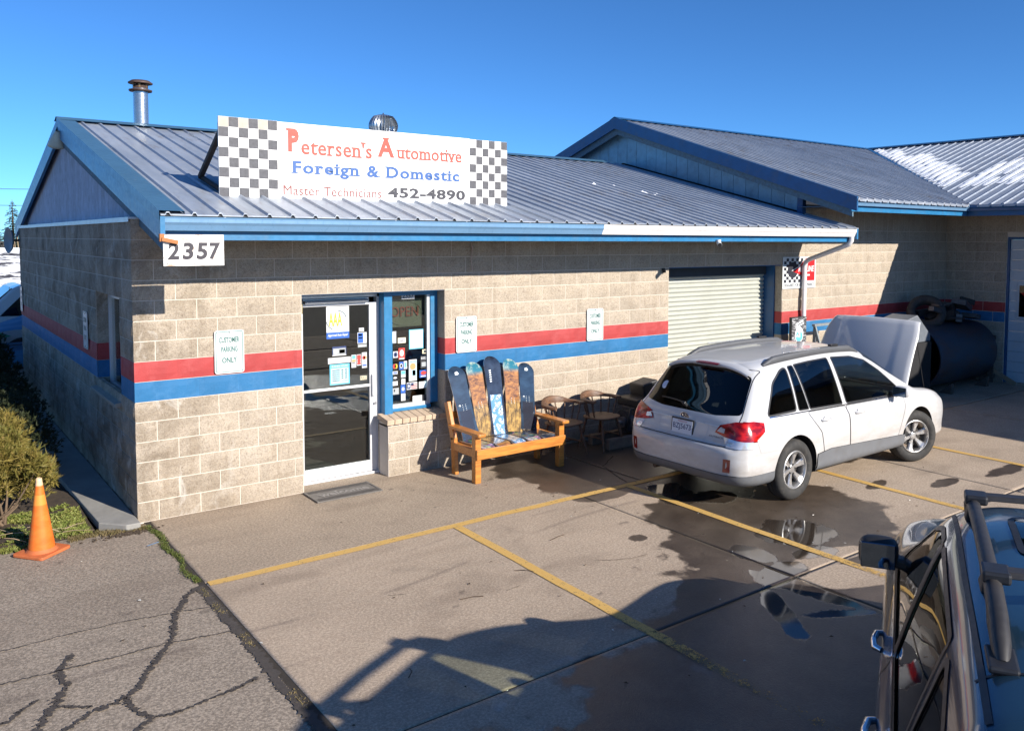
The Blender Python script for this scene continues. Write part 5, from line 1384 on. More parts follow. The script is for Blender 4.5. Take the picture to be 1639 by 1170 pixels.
xs2 = list(np.arange(0, .60, .02))+list(np.arange(.60, 3.3, .05))+list(np.arange(3.3, 4.66, .04))
Q = Shell(st2, xs2, nsec=70)
for sg in (-1, 1):
    for ax in (.98, 3.62): Q.cut('arch_hole', circle(ax, .36, .42, 36), 'side', sg, cond=lambda c, n: abs(c.y) > .45)
sw1 = rounded([(.40, 1.06), (.52, 1.40), (.98, 1.50), (1.02, 1.03)], .05)
sw2 = rounded([(1.09, 1.02), (1.06, 1.52), (1.97, 1.535), (2.0, .995)], .03)
sw3 = rounded([(2.07, .99), (2.05, 1.535), (2.30, 1.515), (2.62, 1.41), (3.02, 1.16), (3.18, .98)], .03)
dR = rounded([(1.05, 1.0), (1.10, .86), (1.35, .72), (1.44, .42), (2.08, .42), (2.05, .98)], .03)
dF = rounded([(2.065, .98), (2.09, .42), (3.12, .42), (3.20, .70), (3.24, .96)], .03)
for sg in (-1, 1):
    Q.cut('dr%d' % sg, dR, 'side', sg); Q.cut('df%d' % sg, dF, 'side', sg)
    for k, po in (('g1', sw1), ('g2', sw2), ('g3', sw3)): Q.cut('%s%d' % (k, sg), po, 'side', sg, cond=lambda c, n: abs(n.y) > .3)
    Q.cut('cl%d' % sg, [(.0, .2), (.0, .46), (4.65, .46), (4.65, .2)], 'side', sg, cond=lambda c, n: abs(n.y) > .5)
Q.cut('ws', [(2.42, -.62), (2.42, .62), (3.38, .78), (3.38, -.78)], 'top', 0, cond=lambda c, n: n.z > .3 and c.z > 1.06, only=['body'])
Q.cut('rg', rounded([(-.66, 1.06), (.66, 1.06), (.60, 1.50), (-.60, 1.50)], .06), 'rear', 0, cond=lambda c, n: c.x < .45 and n.x < -.1)
Q.cut('sun', rounded([(1.62, -.38), (1.62, .38), (2.12, .38), (2.12, -.38)], .08), 'top', 0, cond=lambda c, n: n.z > .6 and c.z > 1.4)
Q.cut('hd', rounded([(3.46, -.72), (3.46, .72), (4.4, .62), (4.52, 0), (4.4, -.62)], .05), 'top', 0, cond=lambda c, n: n.z > .5 and c.z > .8 and c.z < 1.1)
Q.part('body', 'body', M_dpaint, suv)
Q.part('hd', 'bonnet', M_dpaint, suv, off=.003)
M_sglass = glass_mat('suv_glass', (.78, .82, .80), 1.6)
sdoor = {}
for sg in (-1, 1):
    sdoor[('r', sg)] = Q.part('dr%d' % sg, 'door', M_dpaint, suv, off=.002); sdoor[('f', sg)] = Q.part('df%d' % sg, 'door', M_dpaint, suv, off=.002)
    for k in ('g1', 'g2', 'g3'): Q.part('%s%d' % (k, sg), 'side_window', M_sglass if (k == 'g3' and sg == 1) else M_cglass, suv, off=-.004)
    Q.part('cl%d' % sg, 'side_cladding', M_clad, suv, off=.006)
Q.part('ws', 'windshield', M_cglass, suv); Q.part('rg', 'rear_window', M_cglass, suv, off=.001)
sun_ = Q.part('sun', 'sunroof', glass_mat('sunroof_glass', (.62, .68, .52), 1.6), suv, off=.003)
tp = lambda u, v: Q.hit((u, v, 3), (0, 0, -1))
Q.ribbon(rounded([(1.605, -.395), (1.605, .395), (2.135, .395), (2.135, -.395)], .08), tp, .026, .005, True).build('sunroof_seal', M_blackp, suv, recalc=False)
Q.ribbon([(.69, -.62), (.67, 0), (.69, .62)], tp, .012, .003).build('roof_seam', M_blackp, suv, recalc=False)
for sg in (-1, 1):
    fn = lambda u, v, sg=sg: Q.side(u, v, sg)
    for po in (dR, dF): Q.ribbon(po, fn, .006, .004, True).build('door_seam', M_blackp, suv, recalc=False)
    for po, w_ in ((sw1, .03), (sw2, .028), (sw3, .028)): Q.ribbon(po, fn, w_, .004, True).build('window_trim', M_blackp, suv, recalc=False)
    Q.ribbon([(2.035, 1.0), (2.01, 1.53)], fn, .07, .005).build('door_pillar', M_blackp, suv, recalc=False)
    Q.ribbon([(.50, 1.02), (3.2, .965)], fn, .014, .012).build('belt_moulding', M_chrome, suv, recalc=False)
    Q.ribbon([(.46, .60*sg), (1.5, .605*sg), (2.4, .60*sg)], tp, .022, .004).build('roof_ditch_moulding', M_blackp, suv, recalc=False)
    for k, xx in (('r', 1.56), ('f', 2.42)):
        p, n = Q.side(xx, .865, sg); mb = MB()
        mb.tube([p+Vector((-.10, sg*.004, 0)), p+Vector((-.08, sg*.034, .002)), p+Vector((.0, sg*.042, .003)), p+Vector((.08, sg*.034, .002)), p+Vector((.10, sg*.004, 0))], [.014, .017, .018, .017, .014], 10)
        mb.build('door_handle', M_chrome, sdoor[(k, sg)])
    # mirror
    p, n = Q.side(3.02, 1.03, sg); mm = MB()
    def mir2(u, v, sg=sg, p=p):
        a = v*2*PI; t = u*PI; f = lambda x: math.copysign(abs(x)**(2/3.4), x)
        return p+Vector((.02+.075*math.cos(t), sg*(.118+.108*f(math.sin(t)*math.cos(a))), .075+.092*f(math.sin(t)*math.sin(a))))
    mm.grid(mir2, 15, 29); mo = mm.build('door_mirror', M_blackp, suv)
    ya, yb = sorted((p.y+sg*.026, p.y+sg*.210))
    MB().box(p.x-.064, p.x-.052, ya, yb, p.z+.006, p.z+.150).build('mirror_glass', bpy.data.materials['mirror_glass_dark'], mo, bevel=.012)
    MB().obox(p+Vector((.03, sg*.02, .03)), (.09, .10, .06), (1,0,0), (0,1,.2)).build('mirror_stalk', M_blackp, mo, bevel=.015)
    # roof rail: tall tapering foot at the rear, open bar on posts towards the front
    yy = sg*.545; z_ = lambda x: Q.hit((x, yy, 3), (0, 0, -1))[0].z
    rl = MB(); rl.tube([(.74, yy, z_(.74)+.004), (.80, yy, z_(.80)+.035), (.92, yy, z_(.92)+.075), (1.10, yy, z_(1.10)+.098), (1.6, yy, z_(1.6)+.105), (2.05, yy, z_(2.05)+.10), (2.20, yy, z_(2.2)+.07), (2.28, yy, z_(2.28)+.004)], [.02, .030, .031, .030, .028, .028, .028, .018], 10)
    ro = rl.build('roof_rail', mat('rack_black', (.028, .026, .026), .5, var=.15, local=True, dirt=.2), suv)
    MB().obox((.76, yy, z_(.76)+.006), (.16, .085, .022)).build('rail_pad', M_blackp, ro, bevel=.008)
    def foot(xa, xb, xc, xd):
        m_ = MB(); za, zd = z_(xa), z_(xd)
        poly = [(xa, za-.01), (xb, z_(xb)+.09), (xc, z_(xc)+.09), (xd, zd-.01)]
        m_.prism(poly, (0, yy-.022, 0), (1, 0, 0), (0, 0, 1), .044, W=(0, 1, 0)); m_.build('rail_foot', bpy.data.materials['rack_black'], ro, bevel=.008)
    foot(.73, .93, 1.12, 1.02); foot(1.28, 1.15, 1.25, 1.42); foot(2.28, 2.12, 2.0, 2.16)
for xx in (1.13, 2.05):
    cbm = MB(); z0 = Q.hit((xx, .5, 3), (0, 0, -1))[0].z+.118
    pr = [(-.04, -.010), (-.03, .010), (.03, .010), (.04, -.010), (.0, -.018)]; ysn = np.linspace(-.545, .545, 13)
    vs = [(xx+a, y, z0+b+.012*(1-(y/.6)**2)) for y in ysn for a, b in pr]
    cbm.add(vs, [(5*i+a, 5*i+(a+1) % 5, 5*(i+1)+(a+1) % 5, 5*(i+1)+a) for i in range(12) for a in range(5)]); cbm.add(vs[:5], [tuple(range(5))]); cbm.add(vs[-5:], [tuple(range(5))])
    cbo = cbm.build('crossbar', bpy.data.materials['rack_black'], suv, bevel=.004)
    for sg in (-1, 1): MB().obox((xx, sg*.535, z0-.006), (.11, .09, .040)).build('crossbar_clamp', M_blackp, cbo, bevel=.010)
# pressed ribs on the roof
for yy in (-.28, .28):
    Q.ribbon([(.85, yy), (1.22, yy)], tp, .05, .004).build('roof_rib', M_dpaint, suv, recalc=False)
MB().box(.4, 3.5, -.78, .78, .32, .40).box(.3, 1.2, -.76, .76, .40, .80).box(3.3, 3.5, -.8, .8, .4, .95).build('cabin_tub', M_cabin, suv)
def seat2(x, y, w_=.5):
    m_ = MB(); m_.obox((x+.25, y, .66), (.5, w_, .16)); m_.obox((x-.03, y, .94), (.13, w_, .55), (1, 0, .25)); m_.obox((x-.11, y, 1.26), (.09, w_*.5, .15), (1, 0, .25)); return m_.build('seat', mat('dark_seat', (.05, .05, .05), .8), suv, bevel=.04)
seat2(2.25, -.36); seat2(2.25, .36)
MB().box(2.95, 3.4, -.75, .75, .74, .98).build('dashboard', M_cabin, suv, bevel=.04)
for sg in (-1, 1):
    for ax in (.98, 3.62):
        P = circle(ax, .36, .42, 30, R(-12), R(198)); al = MB()
        al.add([(x, sg*.89, z) for x, z in P]+[(x, sg*.50, z) for x, z in P], [(i, i+1, 30+i+1, 30+i) for i in range(29)], 0, True)
        al.add([(x, sg*.50, z) for x, z in P], [tuple(range(30))]); al.build('arch_liner', M_blackp, suv)
        make_wheel(suv, (ax, sg*.80, .36), 0., sg, r=.36, spokes=5)
for sg in (-1, 1):
    pts = []
    for (y, z) in ((sg*.62, .86), (sg*.76, .90), (sg*.80, 1.10), (sg*.70, 1.06)):
        p, n = Q.rear(y, z); pts.append(p+Vector((-.006, 0, 0)) if p is not None else Vector((.2, y, z)))
    MB().add(pts, [(0,1,2,3)]).build('tail_lamp', M_tail, suv)
    p, n = Q.rear(sg*.62, .72, -1)
    if p is not None: MB().lathe([(0, .02), (.10, .015), (.12, 0)], p, (1, 0, .3), n=20).build('headlight', M_clear, suv)
Q.bm.free()
# ================================================================== SIGNS
UX, UZ = (1, 0, 0), (0, 0, 1)          # U x V = -Y, facing the street
M_signw = mat('sign_white_paint', (.80, .79, .77), .5, var=.05, scale=3, dirt=.08)
M_chkk = mat('faded_black_squares', (.075, .075, .085), .6, var=.35, scale=30)
M_tan = mat('peeled_primer', (.48, .41, .34), .8, var=.15, scale=14)
bill = thing('roof_sign', 'long white roof sign with red and blue lettering between black and white checkers', 'sign', (2.6, -.12, 3.29))
def rel(o, t): o.location = (-t.location.x, -t.location.y, -t.location.z); return o
mp = MB().box(1.424, 3.83, -.145, -.125, 3.292, 4.105, 0)
mp.v = [(x, y, z) for x, y, z in mp.v]
Y_ = -.145
def T(mb, txt, x0, x1, z0, z1, m, **k): fit_text(mb, txt, (x0, Y_, z0), UX, UZ, x1-x0, z1-z0, m, .004, **k)
T(mp, 'P', 1.52, 1.66, 3.795, 4.045, 1, serif=True, bold=.045)
T(mp, 'etersen\'s', 1.685, 2.515, 3.775, 3.955, 1, serif=True, bold=.014, space=1.06)
T(mp, 'A', 2.59, 2.80, 3.805, 4.03, 1, serif=True, bold=.035)
T(mp, 'utomotive', 2.825, 3.715, 3.80, 3.945, 1, serif=True, bold=.014, space=1.06)
T(mp, 'Foreign & Domestic', 1.57, 3.68, 3.528, 3.70, 2, serif=True, bold=.030, space=1.16)
T(mp, 'Master Technicians', 1.482, 2.63, 3.332, 3.435, 3, space=1.05)
T(mp, '452-4890', 2.715, 3.765, 3.340, 3.462, 4, bold=.035, space=1.08)
rel(mp.build('sign_panel', [M_signw, mat('sun_faded_red', (.50, .065, .04), .5, var=.12, scale=4), mat('sign_blue', (.025, .095, .30), .5, var=.1), mat('thin_faded_red', (.22, .05, .045), .5, var=.1), mat('charcoal_lettering', (.035, .035, .045), .5, var=.1)], bill, recalc=False), bill)
for (xa, xb, za, zb, dy, top) in ((.81, 1.418, 3.283, 4.108, -.020, True), (3.835, 4.395, 3.288, 4.10, 0, False)):
    cb = MB().box(xa, xb, -.145+dy, -.125+dy, za, zb, 0)
    for r in range(8):
        for c in range(6):
            x0 = xa+(xb-xa)*c/6; x1 = xa+(xb-xa)*(c+1)/6; z1 = zb-(zb-za)*r/8; z0 = zb-(zb-za)*(r+1)/8; y = -.147+dy; g = .0015
            if (r+c) % 2 == 1: cb.add([(x0+g, y, z0+g), (x1-g, y, z0+g), (x1-g, y, z1-g), (x0+g, y, z1-g)], [(0,1,2,3)], 1)
            elif top and r == 0: cb.add([(x0+g, y, z0+g), (x1-g, y, z0+g), (x1-g, y, z1-g), (x0+g, y, z1-g)], [(0,1,2,3)], 2)
    rel(cb.build('checker_panel', [M_signw, M_chkk, M_tan], bill, recalc=False), bill)
M_wood_d = mat('old_dark_timber', (.07, .055, .045), .85, var=.3, scale=10, bump=.4)
for x in (.86, 1.75, 2.6, 3.45, 4.34):
    rel(MB().beam((x, -.09, 3.34), (x, -.09, 4.05), .04, .06, (1,0,0)).beam((x, -.10, 3.98), (x-.02, .62, 3.53), .045, .05, (1,0,0)).beam((x, -.12, 3.345), (x, .7, 3.545), .04, .04, (1,0,0)).build('brace', M_wood_d, bill), bill)

num = thing('house_number_board', 'peeling white board reading 2357 hung at the left end of the gutter', 'sign', (.32, -1.04, 2.61))
nm = MB().box(.055, .58, -1.052, -1.038, 2.612, 2.895, 0)
for i, (ch, x0) in enumerate(zip('2357', (.09, .215, .335, .45))):
    fit_text(nm, ch, (x0, -1.052, 2.668), UX, UZ, .098, .155, 1, .0015, bold=.035, serif=True, shear=.08)
for x in (.085, .32, .55): nm.cyl((x, -1.050, 2.632), (x, -1.056, 2.632), .005, n=8, m=1)
nw = NT('peeling_white_board'); k_ = nw.ramp(nw.noise(7, 7, .75, sc3=(1, 1, 3)), .56, .63)
nw.set(base=nw.mix(k_, (.80, .78, .74), (.42, .28, .19)), rough=.7)
rel(nm.build('board', [nw.m, mat('board_black', (.03, .025, .035), .5)], num, recalc=False), num)

M_teal = mat('sign_teal', (.02, .15, .13), .5, var=.03); M_grn = mat('sign_green', (.03, .13, .115), .5, var=.05); M_sw2 = mat('metal_sign_white', (.66, .68, .68), .35, var=.03)
def parking_sign(loc, rot, label, name='parking_sign'):
    t = thing(name, label, 'sign', loc, rot, 'customer parking only signs')
    w_, h_ = .305, .457; mb = MB(); mb.prism(rounded([(-w_/2, 0), (w_/2, 0), (w_/2, h_), (-w_/2, h_)], .03, 5), (0, -.004, 0), UX, UZ, .004, 0)
    o_ = rounded([(-w_/2+.012, .012), (w_/2-.012, .012), (w_/2-.012, h_-.012), (-w_/2+.012, h_-.012)], .024, 5)
    i_ = rounded([(-w_/2+.019, .019), (w_/2-.019, .019), (w_/2-.019, h_-.019), (-w_/2+.019, h_-.019)], .020, 5); n = len(o_)
    mb.add([(x, -.0095, z) for x, z in o_]+[(x, -.0095, z) for x, z in i_], [(i, (i+1) % n, n+(i+1) % n, n+i) for i in range(n)], 1)
    for tx, z0, a in (('CUSTOMER', .325, .105), ('PARKING', .225, .085), ('ONLY', .11, .078)):
        fit_text(mb, tx, (-a, -.008, z0), UX, UZ, 2*a, .060, 2, .0016, bold=.03)
    mb.add([(-.08, -.0095, .096), (.08, -.0095, .096), (.08, -.0095, .098), (-.08, -.0095, .098)], [(0,1,2,3)], 2)
    mb.cyl((0, -.007, .43), (0, -.012, .43), .006, n=8, m=3).cyl((0, -.007, .035), (0, -.012, .035), .005, n=8, m=3)
    mb.build('plate', [M_sw2, M_teal, M_grn, M_dark], t, recalc=False); return t
parking_sign((.923, -.012, 1.438), 0, 'customer parking only sign on the wall left of the glass door')
parking_sign((3.862, -.012, 1.428), 0, 'customer parking only sign above the bench, right of the window')
parking_sign((6.012, -.012, 1.425), 0, 'customer parking only sign on the wall nearest the roll-up door')
parking_sign((-.012, 2.56, 1.50), -PI/2, 'customer parking only sign on the shaded side wall beside its window')
parking_sign((-.012, 9.2, 1.50), -PI/2, 'customer parking only sign at the far corner of the shaded side wall')

rl_ = thing('oil_brand_sign', 'red and white checkered oil brand sign behind the white downspout', 'sign', (10.45, -.015, 2.02))
mb = MB().box(-.40, .40, -.006, 0, 0, .555, 0); y = -.0072
mb = MB().box(-.42, .42, -.006, 0, 0, .555, 0)
nx, nz = 13, 8; X0_, X1_, Z0_, Z1_ = -.39, .39, .105, .53
for r in range(nz):
    for c in range(nx):
        if (r+c) % 2 == 0 and c < 8:
            a = X0_+(X1_-X0_)*c/nx; b = X0_+(X1_-X0_)*(c+1)/nx; z0 = Z0_+(Z1_-Z0_)*r/nz; z1 = Z0_+(Z1_-Z0_)*(r+1)/nz
            mb.add([(a, y, z0), (b, y, z0), (b, y, z1), (a, y, z1)], [(0,1,2,3)], 1)
mb.add([(-.06, y-.001, .34), (.13, y-.001, .13), (.39, y-.001, .13), (.39, y-.001, .53), (.16, y-.001, .53)], [(0,1,2,3,4)], 2)
mb.add([(-.17+.13*math.cos(a), y-.0015, .325+.14*math.sin(a)) for a in [2*PI*i/28 for i in range(28)]], [tuple(range(28))], 1)
mb.add([(-.17, y-.0025, .30), (.02, y-.0025, .40), (.02, y-.0025, .24)], [(0,1,2)], 2)
mb.beam((-.20, y-.004, .31), (-.03, y-.004, .38), .012, .002, (0,-1,0), m=0)
fit_text(mb, 'RED LINE', (-.03, y, .29), UX, UZ, .40, .105, 0, .003, bold=.03, shear=.15)
mb.obox((.18, y-.003, .23), (.16, .002, .03), m=0)
fit_text(mb, 'DESIGNED FOR PERFORMANCE', (-.39, y, .035), UX, UZ, .77, .052, 1, .002, shear=.2)
mb.v = [(x*1.13+.30, yy, z) for x, yy, z in mb.v]
mb.build('plate', [M_sw2, mat('sign_black', (.02, .02, .03), .5), mat('sign_red', (.58, .015, .02), .4, var=.04)], rl_, recalc=False)

po = thing('poster_board', 'black and white poster board with a blue round emblem beside the downspout', 'sign', (10.36, -.32, 0))
mb = MB().box(-.21, .21, 0, .05, .62, 1.555, 0).build('board', M_blackp, po, bevel=.004)
s = NT('streaky_print'); o_ = s.objc(); st_ = s.noise(6, 5, .7, o_, sc3=(3, 1, 12)); mp_ = s.n('ShaderNodeMapping'); s.l(o_, mp_.inputs[0]); mp_.inputs['Rotation'].default_value = (0, R(35), 0); mp_.inputs['Scale'].default_value = (4, 1, 40)
st_ = s.n('ShaderNodeTexNoise'); s.l(mp_.outputs[0], st_.inputs['Vector']); st_.inputs['Scale'].default_value = 2.
s.set(base=s.mix(s.ramp(st_.outputs[0], .52, .62), (.05, .05, .055), (.55, .55, .56)), rough=.5)
mb = MB().add([(-.2, -.004, 1.08), (.2, -.004, 1.08), (.2, -.004, 1.545), (-.2, -.004, 1.545)], [(0,1,2,3)], 0)
mb.add([(.0+.115*math.cos(a), -.006, 1.25+.14*math.sin(a)) for a in [2*PI*i/24 for i in range(24)]], [tuple(range(24))], 1)
mb.add([(.0+.095*math.cos(a), -.0075, 1.22+.09*math.sin(a)) for a in [2*PI*i/24 for i in range(24)]], [tuple(range(24))], 2)
mb.obox((0, -.008, 1.27), (.05, .002, .13), m=1).obox((-.04, -.008, 1.24), (.09, .002, .03), (1,0,.5), m=1)
mb.obox((0, -.007, 1.455), (.22, .002, .03), (1, 0, .3), m=1).obox((.01, -.007, 1.41), (.24, .002, .02), (1, 0, .3), m=1)
mb.build('print', [s.m, mat('print_white', (.72, .74, .75), .5), mat('print_blue', (.12, .42, .55), .5)], po, recalc=False)
for x in (-.17, .17): MB().box(x-.015, x+.015, .01, .04, 0, .62).box(x-.015, x+.015, -.2, .25, 0, .03).build('leg', M_blackp, po)

sc_ = thing('security_camera', 'small white and black security camera under the white gutter', 'camera', (7.56, -.94, 2.84))
MB().cyl((0, 0, .0), (0, 0, .03), .035, n=14).build('mount', M_sw2, sc_); MB().cyl((.03, .03, -.01), (-.05, -.07, -.045), .034, n=16).build('housing', M_sw2, sc_, bevel=.004)
MB().cyl((-.05, -.07, -.045), (-.056, -.077, -.048), .03, n=16).build('lens', M_blackp, sc_)
sn_ = thing('wall_sensor', 'small black bracket on the wall at the corner of the roll-up door', 'sensor', (7.37, -.03, 2.38)); MB().obox((0, 0, .02), (.03, .05, .07), (1,0,.5)).build('housing', M_blackp, sn_, bevel=.004)
fl = thing('floodlight', 'cream floodlight shade hanging at the roof peak', 'lamp', (.02, 4.62, 4.16)); MB().lathe([(.03, .20), (.05, .16), (.11, .02), (.12, -.02), (.105, -.02)], (0, 0, 0), (.0, -.5, 1), n=20).build('shade', mat('cream_enamel', (.62, .58, .44), .5, dirt=.3), fl); MB().tube([(0, .08, .18), (.03, .12, .26), (.08, .14, .24)], .015, 6).build('bracket', M_blackp, fl)
dsh = thing('wall_dish', 'round grey dish edge fixed at the far corner of the side wall', 'dish', (-.03, 9.42, 2.80)); MB().lathe([(.0, .0), (.12, .012), (.20, .04), (.24, .075), (.235, .078), (.19, .045), (0, .008)], (-.07, 0, 0), (-1, -.2, 0), n=28).build('reflector', mat('dish_grey', (.22, .25, .28), .5), dsh); MB().box(-.07, .03, -.02, .02, -.02, .02).build('bracket', M_blackp, dsh)

# ---- prints stuck on door and window
CO = {'w': (.55, .56, .57), 'k': (.03, .03, .035), 'b': (.02, .10, .40), 'c': (.12, .48, .66), 'r': (.60, .05, .04), 'y': (.75, .45, .03), 'g': (.35, .37, .38), 't': (.60, .54, .38), 'n': (.03, .05, .14), 'l': (.45, .66, .72), 'o': (.72, .30, .12)}
ckeys = list(CO); cm = [mat('print_'+{'w':'paper','k':'ink','b':'royal','c':'cyan','r':'scarlet','y':'amber','g':'grey','t':'tan','n':'navy','l':'pale_blue','o':'orange'}[k], CO[k], .45, var=.04, scale=30) for k in ckeys]
def K(c): return ckeys.index(c)
def sticker(parent, y, x0, x1, z0, z1, bg, items=(), name='sticker'):
    mb = MB(); mb.add([(x0, y, z0), (x1, y, z0), (x1, y, z1), (x0, y, z1)], [(0,1,2,3)], K(bg)); w_, h_ = x1-x0, z1-z0
    for it in items:
        if it[0] == 'r': _, c, a, b, e, f = it; mb.add([(x0+w_*a, y-.0006, z0+h_*b), (x0+w_*e, y-.0006, z0+h_*b), (x0+w_*e, y-.0006, z0+h_*f), (x0+w_*a, y-.0006, z0+h_*f)], [(0,1,2,3)], K(c))
        if it[0] == 'e': _, c, a, b, e, f = it; mb.add([(x0+w_*(a+e*math.cos(q)), y-.0012, z0+h_*(b+f*math.sin(q))) for q in [2*PI*i/18 for i in range(18)]], [tuple(range(18))], K(c))
        if it[0] == 't': _, c, tx, a, b, e, f = it[:7]; fit_text(mb, tx, (x0+w_*a, y, z0+h_*b), UX, UZ, w_*(e-a), h_*(f-b), K(c), .0018, **(it[7] if len(it) > 7 else {}))
    return mb.build(name, cm, parent, recalc=False)
yd = DY+.0175
s1 = sticker(door, yd, 2.135, 2.42, 1.68, 2.065, 'w', [('r', 'b', 0, 0, 1, .20), ('t', 'w', 'Approved Auto Repair', .05, .05, .95, .155, dict(shear=.3, bold=.03))])
am = MB(); fit_text(am, 'AAA', (2.165, yd, 1.83), UX, UZ, .165, .16, 0, .002, bold=.02, shear=.0); 
for q0, q1 in ((.2, 1.45), (3.3, 4.3)):
    c = (2.262, yd-.002, 1.90); pts = [(c[0]+.125*math.cos(q0+(q1-q0)*i/10), c[1], c[2]+.115*math.sin(q0+(q1-q0)*i/10)) for i in range(11)]; am.tube(pts, .0035, 4, m=1)
am.build('emblem', [mat('print_gold', (.72, .42, .02), .4), mat('print_dark_green', (.01, .10, .12), .4)], door, recalc=False)
sticker(door, yd, 2.205, 2.38, 1.475, 1.585, 'n', [('r', 'g', .05, .12, .95, .80), ('e', 'w', .25, .46, .16, .22), ('r', 'k', .5, .25, .9, .65), ('r', 'w', 0, 0, 1, .1)])
sticker(door, yd, 2.15, 2.435, 1.385, 1.455, 'w', [('r', 'g', .42, .42, .62, .50)])
sticker(door, yd, 2.17, 2.42, 1.13, 1.375, 'c', [('r', 'l', .06, .06, .94, .80), ('t', 'w', 'BUSINESS HOURS', .1, .85, .9, .95, dict(bold=.02))]
        + [('r', 'b', .12, .68-.1*i, .5, .72-.1*i) for i in range(6)] + [('r', 'k', .58, .68-.1*i, .68, .73-.1*i) for i in range(5)]+[('r', 'k', .76, .68-.1*i, .88, .73-.1*i) for i in range(5)]+[('t', 'k', 'CLOSED', .6, .13, .9, .2)], 'hours_sign')
sticker(door, yd, 2.525, 2.645, 1.60, 1.735, 'w', [('r', 'b', .05, .05, .62, .95), ('r', 'w', .1, .45, .55, .55), ('r', 'w', .1, .7, .5, .85)])
sticker(door, yd, 2.53, 2.645, 1.555, 1.59, 'g', [('r', 'w', .2, .3, .8, .7)])
sticker(door, yd, 2.545, 2.61, 1.745, 1.79, 'w', [('e', 'g', .5, .5, .2, .3)])
sticker(door, yd, 2.445, 2.505, 1.315, 1.47, 'w', [('r', 'c', .15, .68, .85, .95), ('r', 'o', .1, .45, .9, .62), ('r', 'k', .15, .35, .8, .42)])
sticker(door, yd, 2.512, 2.572, 1.335, 1.47, 'w', [('r', 'r', .08, .55, .92, .95), ('e', 'r', .5, .42, .4, .15), ('r', 'r', .1, .08, .9, .28)])
sticker(door, yd, 2.58, 2.645, 1.30, 1.49, 'w', [('e', 'o', .62, .66, .32, .12), ('e', 'r', .38, .66, .3, .12), ('e', 'k', .6, .45, .1, .04), ('r', 'b', .1, .12, .9, .22)])
sticker(door, yd, 2.555, 2.64, 1.155, 1.205, 't', [('t', 'k', 'PULL', .08, .15, .92, .85)])
yw = WY+.026
def sw_(x0, x1, z0, z1, bg, items=()): return sticker(win, yw, x0, x1, z0, z1, bg, items)
sw_(3.075, 3.255, 2.12, 2.20, 'w', [('t', 'k', '2357', .06, .12, .94, .88, dict(bold=.02))])
nsg = MB(); fit_text(nsg, 'OPEN', (2.955, yw+.05, 1.90), UX, UZ, .38, .125, 0, .001)
nsg2 = MB(); 
for v_ in (0,): pass
nsg.tube([(3.15+.24*math.cos(q), yw+.06, 1.94+.15*math.sin(q)) for q in [2*PI*i/28 for i in range(28)]], .003, 4, m=1, closed=True)
nsg.build('open_sign', [mat('unlit_neon_red', (.30, .055, .03), .4), mat('unlit_neon_clear', (.28, .27, .22), .4)], win, recalc=False)
# pale blind behind the upper glass
MB().box(2.92, 3.40, yw+.07, yw+.09, 1.77, 2.12).build('blind', mat('olive_blind', (.17, .17, .12), .8), win)
sw_(2.915, 3.0, 1.58, 1.73, 'g', [('e', 'w', .5, .6, .42, .34), ('r', 'w', .2, .1, .8, .5)])
sw_(3.02, 3.13, 1.575, 1.645, 't', [('r', 'w', .05, .1, .95, .9), ('r', 'g', .3, .4, .7, .55)])
sw_(3.175, 3.375, 1.49, 1.735, 'c', [('r', 'w', .06, .05, .96, .96), ('t', 'g', 'NOW', .3, .68, .7, .86), ('t', 'g', 'HIRING', .12, .4, .88, .62), ('t', 'g', 'automotive tech', .1, .14, .8, .26)])
sw_(2.955, 3.02, 1.40, 1.48, 'w', [('e', 'n', .5, .5, .38, .38), ('e', 'w', .5, .5, .15, .15)])
sw_(3.03, 3.115, 1.375, 1.515, 'r', [('e', 'w', .5, .55, .34, .3), ('r', 'w', .1, .0, .9, .12)])
sw_(2.95, 3.015, 1.26, 1.33, 'k', [('e', 'r', .35, .5, .32, .42), ('e', 'y', .65, .5, .32, .42)])
sw_(2.945, 3.015, 1.195, 1.235, 'w', [('t', 'b', 'VISA', .1, .15, .9, .85, dict(bold=.03))])
sw_(2.95, 3.01, 1.135, 1.17, 'k', [('e', 'w', .5, .5, .4, .35)])
sw_(2.945, 3.015, 1.055, 1.11, 'w', [('r', 'g', .15, .3, .85, .6)])
sw_(3.035, 3.095, 1.245, 1.345, 'b', [('e', 'w', .5, .5, .34, .3), ('e', 'b', .5, .5, .2, .18)])
sw_(3.10, 3.145, 1.25, 1.35, 'w', [('r', 'c', .2, .2, .8, .8)])
sw_(3.06, 3.125, 1.145, 1.235, 'g', [('r', 'c', .1, .5, .9, .9), ('r', 'w', .1, .1, .9, .35)])
sw_(3.065, 3.12, 1.06, 1.13, 'w', [])
sw_(3.055, 3.12, .95, 1.055, 'b', [('e', 'w', .5, .5, .3, .22)])
sw_(3.06, 3.12, .855, .945, 'w', [('e', 't', .5, .5, .34, .34)])
sw_(3.17, 3.28, 1.09, 1.36, 'w', [('r', 'l', .04, .03, .96, .97), ('e', 'o', .5, .68, .38, .16), ('r', 'w', .45, .25, .85, .5), ('t', 'k', 'WELCOME', .1, .86, .9, .93)])
sw_(3.335, 3.43, 1.235, 1.395, 'k', [('t', 'w', 'BOSCH', .08, .72, .92, .9, dict(bold=.03)), ('r', 'g', .15, .15, .85, .5)])
sw_(3.32, 3.43, 1.12, 1.215, 'b', [('e', 'r', .5, .6, .34, .26), ('r', 'w', .15, .1, .8, .25)])
sw_(3.14, 3.285, .985, 1.075, 'w', [('r', 'n', .03, .1, .35, .9), ('e', 'w', .19, .5, .08, .22), ('r', 'r', .4, .1, .97, .22), ('r', 'r', .4, .34, .97, .46), ('r', 'r', .4, .58, .97, .7), ('r', 'n', .4, .5, .66, .9)])
